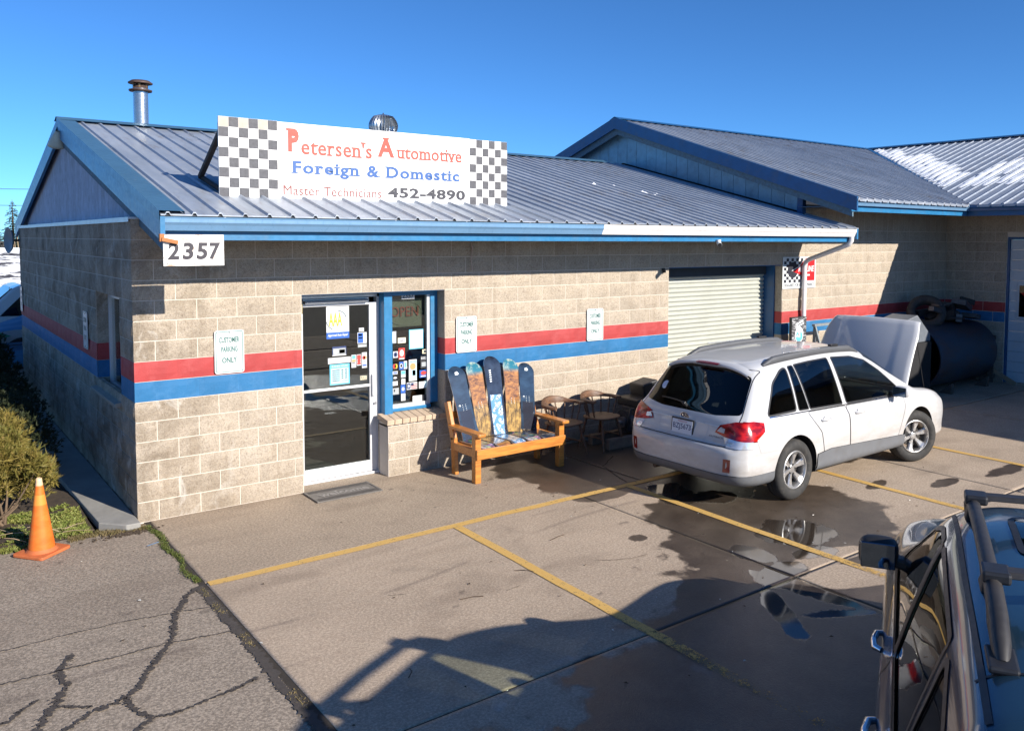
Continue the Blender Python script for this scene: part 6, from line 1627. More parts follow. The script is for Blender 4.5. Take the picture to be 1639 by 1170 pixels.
sw_(3.31, 3.435, .985, 1.07, 'w', [('r', 'l', .6, 0, 1, 1)])
sw_(2.94, 3.035, .94, 1.03, 'k', [('r', 'g', .06, .06, .94, .94), ('e', 'k', .3, .6, .1, .2)])
sw_(3.22, 3.44, .80, .90, 'w', [('t', 'g', 'SUPER', .05, .42, .52, .8, dict(bold=.02)), ('r', 'k', .6, .25, 1, 1), ('t', 'k', 'Super Start Batteries', .05, .08, .95, .24)])
sw_(3.36, 3.43, 1.42, 1.475, 't', [('r', 'k', .3, .2, .7, .8)])

# door mat
dm = thing('door_mat', 'grey rubber door mat reading welcome before the glass door', 'mat', (2.07, -.255, .004), R(-.4))
mb = MB().box(-.385, .385, -.225, .205, .0, .008, 0)
for i in range(52):
    x = -.36+.72*i/51
    for (y0, y1) in ((-.21, -.115), (.095, .19)): mb.box(x-.0035, x+.0035, y0, y1, .008, .013, 0)
mb.box(-.385, -.365, -.225, .205, .008, .014).box(.365, .385, -.225, .205, .008, .014)
fit_text(mb, 'welcome', (-.30, -.085, .0085), (1,0,0), (0,1,0), .60, .15, 1, .004, bold=.03, serif=True)
mb.build('tread', [mat('grey_mat_rubber', (.17, .155, .14), .8, var=.2, scale=20), mat('worn_mat_letters', (.30, .28, .26), .8)], dm, recalc=False)

# ================================================================== BENCH MADE OF SNOWBOARDS
M_bw = NT('orange_stained_wood'); o_ = M_bw.objc()
n_ = M_bw.noise(5, 6, .6, o_, sc3=(1, 9, 9)); n2_ = M_bw.noise(2, 3, .5, o_)
M_bw.set(base=M_bw.mix(M_bw.ramp(n_, .35, .7), (.60, .24, .045), (.36, .12, .022)), rough=.38, coat=.3, normal=M_bw.bump(n_, .15, .002)); M_bw = M_bw.m
bench = thing('snowboard_bench', 'orange wooden bench with a fan of snowboards for its back and seat', 'bench', (4.1, -.6, 0))
def rb(mb, name, mt=M_bw, bevel=.006): return rel(mb.build(name, mt, bench, bevel=bevel), bench)
for x in (3.475, 4.72):
    rb(MB().box(x-.04, x+.04, -.895, -.81, 0, .565), 'leg')
    rb(MB().beam((x, -.375, .0), (x, -.345, .45), .085, .05, (1,0,0)).beam((x, -.345, .42), (x+.00, -.19, .86), .085, .05, (1,0,0)), 'leg')
    rb(MB().box(x-.03, x+.03, -.81, -.36, .30, .395), 'side_rail')
    rb(MB().prism(rounded([(-.085, -.99), (.03, -.99), (.03, -.28), (-.03, -.22), (-.085, -.30)], .03), (x+.025, 0, .566), (1,0,0), (0,1,0), .035), 'armrest')
rb(MB().box(3.44, 4.76, -.925, -.897, .285, .405), 'front_rail')
rb(MB().box(3.50, 4.70, -.40, -.36, .30, .385), 'back_rail')
rb(MB().box(3.50, 4.70, -.27, -.24, .66, .75), 'back_rail')
def board_art(kind, seed):
    s = NT('snowboard_art_%d' % seed); o_ = s.objc(); X = s.sep(o_); z = X['Z']
    if kind == 'dark':
        base = s.mix(s.ramp(s.noise(3, 4, .6, o_, sc3=(1, 1, 2)), .35, .7), (.010, .016, .03), (.035, .07, .12))
        v = s.n('ShaderNodeTexVoronoi', distance='CHEBYCHEV'); s.l(o_, v.inputs['Vector']); v.inputs['Scale'].default_value = 26
        hv = s.n('ShaderNodeHueSaturation'); s.l(v.outputs['Color'], hv.inputs['Color']); hv.inputs['Saturation'].default_value = 1.1; hv.inputs['Value'].default_value = .8
        zone = s.math('MULTIPLY', s.ramp(z, .36, .355), s.ramp(s.math('ABSOLUTE', X['X']), .085, .08))
        edge = s.ramp(v.outputs[0], .016, .010)
        base = s.mix(s.math('MULTIPLY', zone, .85), base, s.mix(edge, (.02, .02, .03), hv.outputs[0]))
    elif kind == 'desert':
        sky_ = s.mix(s.ramp(s.noise(9, 5, .7, o_), .5, .62), (.03, .16, .22), (.35, .42, .36))
        rock = s.mix(s.ramp(s.noise(8, 6, .75, o_, sc3=(1, 1, 2.4), dist=1.), .38, .62), (.46, .21, .06), (.10, .045, .03))
        low = s.mix(s.ramp(s.noise(14, 5, .7, o_, sc3=(1.6, 1, .7)), .4, .62), (.48, .30, .10), (.07, .05, .035))
        base = s.mix(s.ramp(z, .76, .82), rock, sky_); base = s.mix(s.ramp(z, .42, .36), base, low)
        base = s.mix(s.math('MULTIPLY', s.ramp(s.noise(4, 3, .5, o_), .60, .62), s.ramp(z, .78, .7)), base, (.70, .62, .52))
    elif kind == 'letters':
        base = s.mix(s.ramp(s.noise(4, 5, .6, o_), .4, .7), (.010, .012, .022), (.04, .06, .10))
        v = s.n('ShaderNodeTexVoronoi', feature='SMOOTH_F1'); s.l(o_, v.inputs['Vector']); v.inputs['Scale'].default_value = 22
        zone = s.math('MULTIPLY', s.ramp(z, .50, .495), s.ramp(s.math('ABSOLUTE', X['X']), .085, .08))
        splash = s.mix(s.ramp(s.noise(26, 5, .75, o_, dist=2.5), .46, .50), (.02, .07, .18), (.66, .76, .86))
        splash = s.mix(s.ramp(v.outputs[0], .42, .5), splash, (.12, .28, .50))
        base = s.mix(zone, base, splash)
    else:
        v = s.n('ShaderNodeTexVoronoi'); s.l(o_, v.inputs['Vector']); v.inputs['Scale'].default_value = 16
        hv = s.n('ShaderNodeHueSaturation'); s.l(v.outputs['Color'], hv.inputs['Color']); hv.inputs['Saturation'].default_value = .7; hv.inputs['Value'].default_value = .5
        base = s.mix(s.ramp(s.noise(7, 5, .7, o_, dist=1.), .42, .55), (.02, .035, .06), hv.outputs[0])
    s.set(base=base, rough=.18, coat=.9, coatr=.05); return s.m
M_art = {'d': board_art('dark', 1), 's': board_art('desert', 2), 'l': board_art('letters', 3), 'm': board_art('mix', 4)}
M_edge = mat('board_edge', (.55, .57, .60), .3, metal=.6)
def snowboard(top, bottom, L, w_, art, nrm, seat_=False, deco=None):
    """local: x across, z along from 0 (bottom) to L (round tip), y = thickness, art on -y side"""
    mb = MB(); n = 14; out = []
    hw = lambda t: w_/2*(1-.10*math.sin(PI*min(1, t/.9)))
    for i in range(n+1): t = i/n*(L-w_*.55); out.append((hw(t/L), t))
    for i in range(1, 9): a = i/9*PI/2; out.append((w_/2*math.cos(a), L-w_*.55+w_*.55*math.sin(a)))
    poly = out+[(0, L)]+[(-x, z) for x, z in out[::-1]]
    def bend(z): d = max(0, z-(L-.16)); return d*d*1.6
    N = len(poly); f = [(x, -.006+bend(z), z) for x, z in poly]; b = [(x, .006+bend(z), z) for x, z in poly]
    # triangulated strips across for a curved tip
    pairs = [(i, N-1-i) for i in range(len(out))]
    for side_, arr, mi in ((0, f, 0), (1, b, 2)):
        vs = arr; fs = []
        for (a, c), (a2, c2) in zip(pairs[:-1], pairs[1:]): fs.append((a, a2, c2, c))
        fs.append((pairs[-1][0], len(out), pairs[-1][1])); mb.add(vs, fs, mi, True)
    mb.add(f+b, [(i, (i+1) % N, N+(i+1) % N, N+i) for i in range(N)], 1)
    M = Matrix.Identity(4); zax = (Vector(top)-Vector(bottom)).normalized(); yax = -Vector(nrm); yax = (yax-zax*yax.dot(zax)).normalized(); xax = yax.cross(zax)
    for r_i, a in enumerate((xax, yax, zax)):
        for c in range(3): M[c][r_i] = a[c]
    M.translation = Vector(bottom)-bench.location
    if deco == 'flower':
        for q in range(5): a = q*2*PI/5; mb.add([(.016*math.cos(a)+.012*math.cos(b_), -.0085+bend(L-.10), L-.10+.016*math.sin(a)+.012*math.sin(b_)) for b_ in [2*PI*i/8 for i in range(8)]], [tuple(range(8))], 3)
    if deco in ('flower', 'letters', 'desert'):
        for c_ in (-.022, .022):
            for q in range(4): 
                z = .36+q*.022; mb.add([(c_+.004*math.cos(b_), -.0075, z+.004*math.sin(b_)) for b_ in [2*PI*i/6 for i in range(6)]], [tuple(range(6))], 3)
    if deco == 'flower': fit_text(mb, '*', (-.075, -.006, .40), UX, UZ, .03, .035, 3, .0015, bold=.04)
    if deco == 'letters':        # upright white script, too small in the photograph to read
        for q in range(6): z = .66+q*.028; mb.add([(-.062, -.0078, z), (-.034, -.0078, z+.004), (-.034, -.0078, z+.018), (-.062, -.0078, z+.014)], [(0,1,2,3)], 3)
    o = mb.build('snowboard', [M_art[art], M_edge, M_blackp, mat('board_white_print', (.75, .80, .82), .4)], bench, recalc=False)
    o.matrix_local = M; return o
NB = (0, -1, .25)
snowboard((3.60, -.17, 1.268), (3.665, -.445, .42), .92, .248, 'd', NB, deco='flower')
snowboard((3.86, -.165, 1.312), (3.88, -.435, .42), .945, .235, 's', NB, deco='desert')
snowboard((4.145, -.15, 1.376), (4.085, -.44, .42), 1.00, .25, 'l', NB, deco='letters')
snowboard((4.43, -.165, 1.312), (4.315, -.435, .42), .945, .235, 's', NB, deco='desert')
snowboard((4.68, -.17, 1.238), (4.535, -.445, .42), .885, .245, 'd', NB, deco='flower')
for i, (x, a) in enumerate(((3.63, 'm'), (3.86, 's'), (4.09, 'l'), (4.32, 'm'), (4.55, 'd'))):
    snowboard((x+.02, -.885, .412), (x, -.40, .405), .50, .215, a, (0, 0, 1))

# ================================================================== CAPTAIN CHAIRS
M_cw = NT('worn_chair_wood'); o_ = M_cw.objc(); n_ = M_cw.noise(6, 6, .65, o_, sc3=(1, 4, 4)); n2_ = M_cw.noise(18, 4, .7, o_)
M_cw.set(base=M_cw.mix(M_cw.ramp(n2_, .5, .7, 0, .6), M_cw.mix(M_cw.ramp(n_, .35, .7), (.085, .04, .022), (.18, .09, .045)), (.20, .14, .10)), rough=.55, normal=M_cw.bump(n_, .3, .002)); M_cw = M_cw.m
def turned(mb, a, b, r, n=10):
    a = Vector(a); b = Vector(b); pr = [(0, .75), (.08, .9), (.16, .7), (.2, 1.15), (.26, .8), (.45, 1.2), (.62, 1.0), (.70, .7), (.74, 1.1), (.80, .75), (1, .8)]
    mb.tube([a.lerp(b, t) for t, _ in pr], [r*q for _, q in pr], n)
def captain_chair(loc, rot, label):
    t = thing('captain_chair', label, 'chair', loc, rot, 'worn wooden captain chairs by the wall')
    st = MB()
    def seatf(u, v):
        a = v*2*PI; rx, ry = .245*u, .225*u; x = rx*math.copysign(abs(math.cos(a))**.75, math.cos(a)); y = ry*math.copysign(abs(math.sin(a))**.75, math.sin(a)); return Vector((x, y, .455-.012*math.cos(u*PI/2)-.012*(u > .93)))
    st.grid(seatf, 8, 33); st.grid(lambda u, v: (lambda p: Vector((p.x, p.y, .42+.01*u)) )(seatf(max(u, .02), v)*1.0), 6, 33)
    st.grid(lambda u, v: Vector((seatf(1, v).x*(1+.01*math.sin(u*PI)), seatf(1, v).y*(1+.01*math.sin(u*PI)), .442-.012*u)), 3, 33)
    st.build('seat', M_cw, t)
    for sx in (-1, 1):
        for sy in (-1, 1):
            mb = MB(); turned(mb, (sx*.15, sy*.14, .425), (sx*.225, sy*.22, 0), .019); mb.build('leg', M_cw, t)
    for sx in (-1, 1): MB().tube([(sx*.195, -.185, .17), (sx*.19, 0, .175), (sx*.195, .185, .17)], [.009, .014, .009], 8).build('stretcher', M_cw, t)
    MB().tube([(-.19, 0, .175), (0, 0, .18), (.19, 0, .175)], [.009, .014, .009], 8).build('stretcher', M_cw, t)
    # low horseshoe arm rail with a raised crest at the back
    R_ = MB(); pts = []; n = 26
    for i in range(n+1):
        a = R(-28)+R(236)*i/n; x = .285*math.cos(a); y = .235*math.sin(a)+.01; k = max(0, math.sin(a)); pts.append((x, y, .675+.012*k, .030+.010*(1-k), .018+.0*k))
    vs = []
    for i, (x, y, z, w_, h_) in enumerate(pts):
        a = R(-28)+R(236)*i/n; nx, ny = math.cos(a), math.sin(a); cr = max(0, math.sin(a)-.55)/.45
        vs += [(x-nx*w_, y-ny*w_, z-h_), (x+nx*w_, y+ny*w_, z-h_), (x+nx*w_*(1+.3*cr), y+ny*w_*(1+.3*cr), z+h_+.055*cr), (x-nx*w_*(1-.9*cr), y-ny*w_*(1-.9*cr), z+h_+.055*cr)]
    R_.add(vs, [(4*i+a, 4*i+(a+1) % 4, 4*i+4+(a+1) % 4, 4*i+4+a) for i in range(n) for a in range(4)], 0, True); R_.add(vs[:4], [(0,1,2,3)]); R_.add(vs[-4:], [(0,1,2,3)])
    R_.build('back_rail', M_cw, t, bevel=.005)
    for i in range(8):
        a = R(-14)+R(208)*i/7; mb = MB(); turned(mb, (.21*math.cos(a), .185*math.sin(a), .44), (.285*math.cos(a), .235*math.sin(a)+.01, .665), .011, 8); mb.build('spindle', M_cw, t)
    return t
captain_chair((5.10, -.46, 0), R(8), 'worn wooden captain chair directly behind the bench armrest')
captain_chair((5.78, -.44, 0), R(10), 'worn wooden captain chair between the other chair and the white car')

# old alternator-like engine part on a timber skid
M_iron = mat('oily_cast_iron', (.10, .10, .105), .45, var=.4, scale=18, metal=.6, bump=.3)
eng = thing('engine_part', 'oily grey motor housing lying on timbers behind the white car', 'engine part', (6.5, -.42, 0))
MB().cyl((-.28, 0, .30), (.22, .02, .30), .15, n=20).cyl((-.30, 0, .30), (-.28, 0, .30), .165, n=20).box(-.2, .15, -.12, .12, .40, .50).build('housing', M_iron, eng, bevel=.006)
MB().cyl((-.36, -.02, .30), (-.30, -.01, .30), .075, n=18).cyl((-.42, -.02, .30), (-.36, -.02, .30), .035, n=14).build('pulley', mat('dull_steel', (.30, .30, .32), .35, metal=.8), eng)
MB().tube([(-.1, -.1, .46), (-.3, -.16, .5), (-.34, -.1, .2), (-.1, -.2, .15)], .018, 8).build('hose', M_blackp, eng)
for y in (-.18, .18): MB().box(-.75, .4, y-.045, y+.045, .0, .14).build('timber', mat('grey_timber', (.17, .13, .10), .85, var=.3, scale=12, bump=.3), eng, bevel=.005)
MB().box(-.2, .3, -.2, .25, .50, .62).obox((.2, .1, .72), (.3, .3, .2), (1,0,.2)).build('cover', M_blackp, eng, bevel=.02)

# traffic cone
cone = thing('traffic_cone', 'weathered orange traffic cone with a pale tip on the asphalt edge', 'cone', (-.868, -.335, 0), R(38))
M_cone = NT('faded_orange_cone'); o_ = M_cone.objc(); z = M_cone.sep(o_)['Z']
band = M_cone.math('MULTIPLY', M_cone.ramp(z, .545, .55, 1, 0), M_cone.ramp(z, .455, .46)); band2 = M_cone.ramp(z, .40, .39, 0, 1)
cc = M_cone.mix(M_cone.ramp(M_cone.noise(5, 5, .6, o_, sc3=(1,1,2)), .35, .7), (.70, .125, .012), (.62, .20, .03)); cc = M_cone.mix(M_cone.math('MULTIPLY', band, .7), cc, (.80, .30, .05)); cc = M_cone.mix(M_cone.ramp(z, .625, .64), cc, (.74, .50, .30))
cc = M_cone.mix(M_cone.ramp(M_cone.noise(9, 6, .7, o_), .60, .72, 0, .5), cc, (.30, .12, .06))
M_cone.set(base=cc, rough=.5)
cone.rotation_euler = (R(1.2), R(-1.8), R(38))
MB().lathe([(.112, .03), (.108, .06), (.026, .67), (.024, .695), (.016, .70), (.014, .66)], n=32).build('body', M_cone.m, cone)
MB().prism(rounded([(-.165, -.165), (.165, -.165), (.165, .165), (-.165, .165)], .03), (0, 0, .004), (1,0,0), (0,1,0), .028).lathe([(.135, .030), (.12, .045), (.112, .06)], n=32).build('base', mat('dusty_cone_base', (.50, .13, .04), .7, var=.2, scale=14, dirt=.6), cone, bevel=.006)

# ================================================================== RIGHT CORNER: big pipe, tyres, scrap
pipe = thing('steel_culvert', 'huge rusty blue steel pipe lying in the shaded corner', 'pipe', (14.4, -.72, 0))
s = NT('blue_painted_steel'); o_ = s.objc(); n_ = s.noise(3, 6, .7, o_, sc3=(.5, 1, 1)); s.set(base=s.mix(s.ramp(n_, .45, .7), (.03, .06, .10), (.08, .045, .04)), rough=.5, metal=.2)
MB().lathe([(.60, -1.1), (.60, 1.1), (.575, 1.1), (.575, -1.1), (.60, -1.1)], (0, 0, .66), (1, 0, 0), n=56).build('shell', s.m, pipe)
for dx in (-.7, .7):
    for sy in (-1, 1): MB().prism([(0, 0), (.25, 0), (0, .2)], (dx-.05, sy*.62, 0), (0, -sy, 0), (0, 0, 1), .1, W=(1, 0, 0)).build('chock', M_wood_d, pipe)
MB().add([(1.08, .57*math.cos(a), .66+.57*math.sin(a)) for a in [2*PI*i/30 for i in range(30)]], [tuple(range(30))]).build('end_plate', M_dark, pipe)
def tyre(loc, axis, r, w_, label):
    t = thing('discarded_tyre', label, 'tyre', loc, 0, 'scrap tyres heaped on the pipe'); h = w_/2
    MB().lathe([(r*.58, -h*.7), (r*.66, -h), (r*.9, -h), (r*.98, -h*.7), (r, -h*.3), (r, h*.3), (r*.98, h*.7), (r*.9, h), (r*.66, h), (r*.58, h*.7), (r*.55, 0), (r*.58, -h*.7)], (0,0,0), axis, n=40).build('casing', M_rubber, t); return t
tyre((14.0, -.62, 1.47), (-.75, -.55, .62), .36, .21, 'black scrap tyre leaning on top of the blue pipe')
tyre((14.75, -.55, 1.36), (.1, .1, 1), .33, .2, 'black scrap tyre lying flat on the pipe near the far wall')
scr = thing('scrap_heap', 'jumble of dark sheet scrap and brackets on top of the pipe', 'scrap', (14.6, -.7, 1.26))
r_ = random.Random(3)
for i in range(15): MB().obox((r_.uniform(-.7, .9), r_.uniform(-.2, .2), r_.uniform(.05, .38)), (r_.uniform(.2, .6), r_.uniform(.03, .3), r_.uniform(.03, .16)), (1, r_.uniform(-.6, .6), r_.uniform(-.5, .5)), (r_.uniform(-.4, .4), 1, 0)).build('scrap_piece', M_blackp if i % 2 else M_iron, scr, bevel=.004)
bx = thing('metal_hood_box', 'grey angular sheet metal housing behind the raised bonnet', 'housing', (12.75, -.9, 1.02))
MB().prism([(-.42, 0), (.45, 0), (.45, .12), (-.02, .50), (-.42, .42)], (0, -.25, 0), UX, UZ, .5, W=(0, 1, 0)).build('shell', mat('dull_sheet_metal', (.20, .22, .25), .45, metal=.4, var=.2, scale=6), bx, bevel=.01)
MB().box(-.4, .4, -.3, .3, -1.02, -.003).build('stand', M_dark, bx)
sh_ = thing('saw_stand', 'grey steel work stand behind the bonnet, near the downspout', 'stand', (11.05, -.42, 0))
M_gs = mat('grey_steel_paint', (.26, .29, .30), .5, metal=.3)
MB().beam((-.42, 0, 1.40), (.45, 0, 1.40), .06, .04).build('top_bar', M_gs, sh_, bevel=.003)
for x, d in ((-.38, .28), (.4, -.2)):
    for sy in (-1, 1): MB().beam((x, 0, 1.38), (x+d, sy*.25, 0), .03, .045, (0,1,0)).build('leg', M_gs, sh_)
pal = thing('wooden_pallets', 'dark wooden pallets standing between the pipe and the garage door', 'pallet', (15.62, -.72, 0))
for i in range(6): MB().box(-.06, -.04, -.50+i*.17, -.39+i*.17, .02, .95).build('plank', M_wood_d, pal)
for z in (.1, .5, .88): MB().box(-.035, .03, -.5, .46, z, z+.09).build('plank', M_wood_d, pal)
plk = tag(MB().beam((15.62, -.9, .42), (15.66, -1.62, .02), .09, .03, (1,0,0)).build('loose_plank', mat('pale_plank', (.25, .19, .13), .8, bump=.3), None, bevel=.003), 'pale plank leaning from the pallets to the floor by the garage door', 'plank')

# ================================================================== PLANTING BED AND SHRUBS AT THE LEFT
def bedz(x, y): return .015+.05*mnoise.noise(Vector((x*1.3, y*1.3, 0)))+.02*mnoise.noise(Vector((x*5, y*5, 3)))
bed = MB(); bed.grid(lambda u, v: Vector((-6+5.62*u, (.02-.25*(1-u)*3*0)+12*v-.04+.0*u, bedz(-6+5.62*u, 12*v)-.06*max(0, 1-v*80))), 60, 90)
bed.v = [(x, y-.13+(-.10 if False else 0)+.22*(x+.36)*.25, z) for x, y, z in bed.v]
tag(bed.build('soil', mat('damp_soil', (.06, .042, .026), .95, var=.4, scale=14, bump=.8, bdist=.02)), kind='structure')
wk = thing('side_kerb', 'raised concrete strip along the foot of the shaded side wall', 'kerb', (-.18, 3, 0))
rel(MB().prism([(-.34, .05), (-.14, -.19), (-.01, -.19), (-.01, 9.6), (-.42, 9.6), (-.40, 2)], (0, 0, -.02), (1,0,0), (0,1,0), .085).build('strip', mat('strip_concrete', (.27, .26, .24), .9, bump=.4, var=.2, scale=4), wk, bevel=.01), wk)

def leaf_mat(name, c1, c2, c3, scale=3):
    s = NT(name); n = s.noise(scale, 4, .6); n2 = s.noise(40, 3, .6)
    c = s.mix(s.ramp(n, .35, .65), c1, c2); c = s.mix(s.ramp(n2, .55, .7), c, c3); s.set(base=c, rough=.6, spec=.3)
    return s.m
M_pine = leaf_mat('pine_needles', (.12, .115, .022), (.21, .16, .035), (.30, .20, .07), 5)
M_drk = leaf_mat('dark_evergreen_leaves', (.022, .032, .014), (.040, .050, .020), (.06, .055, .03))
M_bark = mat('shrub_bark', (.14, .095, .06), .9, var=.3, scale=20, bump=.5)
def tufts(blobs, n, l0, l1, needles, seed, shell=.45, wd=.0028, droop=0.):
    """needle tufts spread through the outer part of lumpy ellipsoids"""
    g = np.random.default_rng(seed); V = []; F = []; vols = np.array([b[3]*b[4]*b[5] for b in blobs])**.67; vols = vols/vols.sum()
    for bi, b in enumerate(blobs):
        k = int(n*vols[bi])
        for _ in range(k):
            d = g.normal(size=3); d /= np.linalg.norm(d)
            if d[2] < -.55: d[2] = -d[2]
            lump = 1+.22*mnoise.noise(Vector((d[0]*2.3+b[0]*3, d[1]*2.3+b[1]*3, d[2]*2.3)))+.12*mnoise.noise(Vector(d*6+b[0]))
            r = (1-shell*g.random()**1.8)*lump; c = np.array([b[0]+d[0]*b[3]*r, b[1]+d[1]*b[4]*r, b[2]+d[2]*b[5]*r])
            if c[2] < .01: continue
            ax = d*.8+np.array([0, 0, .5])+g.normal(size=3)*.35; ax /= np.linalg.norm(ax); L = g.uniform(l0, l1)
            for q in range(needles):
                nd = ax+g.normal(size=3)*.55; nd /= np.linalg.norm(nd); t = np.cross(nd, g.normal(size=3)); t /= np.linalg.norm(t)+1e-9
                o = c+ax*L*.5*g.random(); a = len(V); w_ = wd*g.uniform(.7, 1.5); e = o+nd*L*g.uniform(.6, 1.1)
                V += [tuple(o-t*w_), tuple(o+t*w_), tuple(e+t*w_*.2-np.array([0, 0, droop*L]))]; F.append((a, a+1, a+2))
    m_ = MB(); m_.add(V, F, 0); return m_
def shrub(name, label, base, blobs, n, mt, seed, l0=.03, l1=.06, needles=7, wd=.0028, branches=14, cat='shrub', droop=0.):
    t = thing(name, label, cat, base)
    rel(tufts(blobs, n, l0, l1, needles, seed, wd=wd, droop=droop).build('foliage', mt, t, recalc=False), t)
    g = random.Random(seed); m_ = MB()
    for i in range(branches):
        b = g.choice(blobs); e = Vector((b[0]+g.uniform(-.7, .7)*b[3], b[1]+g.uniform(-.7, .7)*b[4], b[2]+g.uniform(-.2, .75)*b[5])); s0 = Vector(base)+Vector((g.uniform(-.1, .1), g.uniform(-.1, .1), .0)); md = s0.lerp(e, .5)+Vector((g.uniform(-.08, .08), g.uniform(-.08, .08), -.06))
        m_.tube([s0, md, e], [.016, .010, .004], 6)
    rel(m_.build('stem', M_bark, t), t); return t
gb_ = np.random.default_rng(55); clumps = []
for b in [(-1.12, .75, .58, .34, .36, .40), (-.84, .60, .42, .27, .27, .32), (-1.35, .9, .78, .38, .38, .34), (-.98, 1.0, .66, .30, .30, .32), (-1.5, .5, .5, .4, .35, .45), (-.70, .95, .34, .16, .2, .22)]:
    for _ in range(26):
        d = gb_.normal(size=3); d /= np.linalg.norm(d)
        if d[2] < -.3: d[2] *= -1
        r = gb_.uniform(.72, 1.08); q = gb_.uniform(.055, .125); clumps.append((b[0]-.13+d[0]*b[3]*r, b[1]+d[1]*b[4]*r, b[2]+d[2]*b[5]*r, q*1.1, q*1.1, q))
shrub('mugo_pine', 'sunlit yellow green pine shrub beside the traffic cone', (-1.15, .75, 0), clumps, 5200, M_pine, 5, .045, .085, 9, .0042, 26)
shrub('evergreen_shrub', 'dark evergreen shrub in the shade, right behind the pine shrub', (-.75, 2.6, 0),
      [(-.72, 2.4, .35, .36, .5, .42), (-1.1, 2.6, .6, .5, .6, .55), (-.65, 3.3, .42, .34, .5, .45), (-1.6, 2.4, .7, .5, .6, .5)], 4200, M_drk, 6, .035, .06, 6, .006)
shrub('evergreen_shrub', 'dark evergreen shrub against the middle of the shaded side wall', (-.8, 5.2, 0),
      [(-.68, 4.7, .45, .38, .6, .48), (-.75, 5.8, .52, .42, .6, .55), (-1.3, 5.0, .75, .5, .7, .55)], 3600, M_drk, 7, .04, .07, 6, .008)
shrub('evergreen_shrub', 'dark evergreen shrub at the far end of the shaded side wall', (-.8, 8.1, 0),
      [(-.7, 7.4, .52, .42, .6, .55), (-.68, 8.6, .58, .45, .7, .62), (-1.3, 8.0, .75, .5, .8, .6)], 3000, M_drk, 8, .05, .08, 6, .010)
# fallen sticks by the cone
tw = MB(); g = random.Random(9)
for i in range(16):
    a = Vector((-.95+g.uniform(-.25, .3), -.02+g.uniform(-.15, .35), .03+g.uniform(0, .12))); d = Vector((g.uniform(-1, 1), g.uniform(-.3, .6), g.uniform(-.1, .35))).normalized(); tw.tube([a, a+d*.1+Vector((0,0,.01)), a+d*g.uniform(.16, .3)], [.004, .003, .0015], 5)
tag(tw.build('fallen_twigs', mat('dry_twig', (.36, .27, .18), .9)), 'dry fallen twigs under the pine shrub by the cone', 'twigs', kind='stuff')
# weeds and grass
def weeds(name, n, region, mt, seed, h0, h1, label, wd=.004, leafy=.0):
    g = np.random.default_rng(seed); V = []; F = []
    k = 0
    while k < n:
        x, y = region(g)
        if x is None: continue
        k += 1; z = max(bedz(x, y), 0)-.005 if y > -.02 else 0.
        if x > -.3: z = 0.
        for q in range(3):
            a = g.uniform(0, 2*PI); L = g.uniform(h0, h1); le = g.uniform(.15, .8); d = np.array([math.cos(a)*le, math.sin(a)*le, 1]); d /= np.linalg.norm(d); t = np.array([-math.sin(a), math.cos(a), 0])*wd*g.uniform(.6, 1.6)
            o = np.array([x, y, z])+np.array([g.normal()*.01, g.normal()*.01, 0]); m1 = o+d*L*.55; e = o+d*L+np.array([math.cos(a), math.sin(a), -.6])*L*.3
            if leafy and g.random() < leafy:
                w2 = L*.32; tt = np.array([-math.sin(a), math.cos(a), 0])*w2; b = len(V); V += [tuple(o), tuple(m1-tt), tuple(e), tuple(m1+tt)]; F.append((b, b+1, b+2, b+3))
            else:
                b = len(V); V += [tuple(o-t), tuple(o+t), tuple(m1+t*.8), tuple(m1-t*.8), tuple(e)]; F += [(b, b+1, b+2, b+3), (b+3, b+2, b+4)]
    m_ = MB(); m_.add(V, F, 0); return tag(m_.build(name, mt, recalc=False), label, 'grass', kind='stuff')
M_grs = leaf_mat('weed_green', (.13, .17, .035), (.20, .21, .05), (.28, .22, .09), 6)
def reg1(g):
    x = g.uniform(-2.2, -.42); y = g.uniform(-.20, 1.0); lim = -.10+.22*(x+.36)*.25
    if y < lim-.06+.05*math.sin(x*9): return None, None
    if mnoise.noise(Vector((x*4, y*4, 1))) < -.15: return None, None
    return x, y
weeds('grass', 5200, reg1, M_grs, 3, .015, .055, 'green weeds and grass along the asphalt edge at the left', leafy=.35)
def reg2(g):
    x = g.uniform(-.62, .04); y = -.14+g.normal()*.045-.05*math.sin(x*5)
    if x > -.35 and y > -.17+.0: y -= .06
    return x, y
weeds('dry_grass', 700, reg2, leaf_mat('straw_grass', (.20, .15, .07), (.14, .12, .045), (.30, .23, .13), 9), 4, .01, .04, 'straw coloured dry grass at the foot of the building corner', wd=.002)
def reg3(g):
    y = g.uniform(-1.9, -.15); x = .066+.02*math.sin(y*9)+g.normal()*.012+.05*max(0, (-.6-y))*-.3+.008
    if mnoise.noise(Vector((3, y*5, 1))) < -.35 or g.random() > .35+.6*abs(math.sin(y*2.2)): return None, None
    return x, y
weeds('moss', 800, reg3, leaf_mat('moss_green', (.06, .085, .015), (.10, .12, .025), (.15, .12, .05), 9), 5, .006, .02, 'green moss growing in the joint between asphalt and concrete', leafy=.8)
def reg4(g):
    y = g.uniform(-4.9, -1.95); x = .055+g.normal()*.014
    if mnoise.noise(Vector((7, y*3, 1))) < .12: return None, None
    return x, y
weeds('dry_moss', 160, reg4, bpy.data.materials['straw_grass'], 6, .004, .014, 'dry moss scraps along the dark paving joint', leafy=.6)
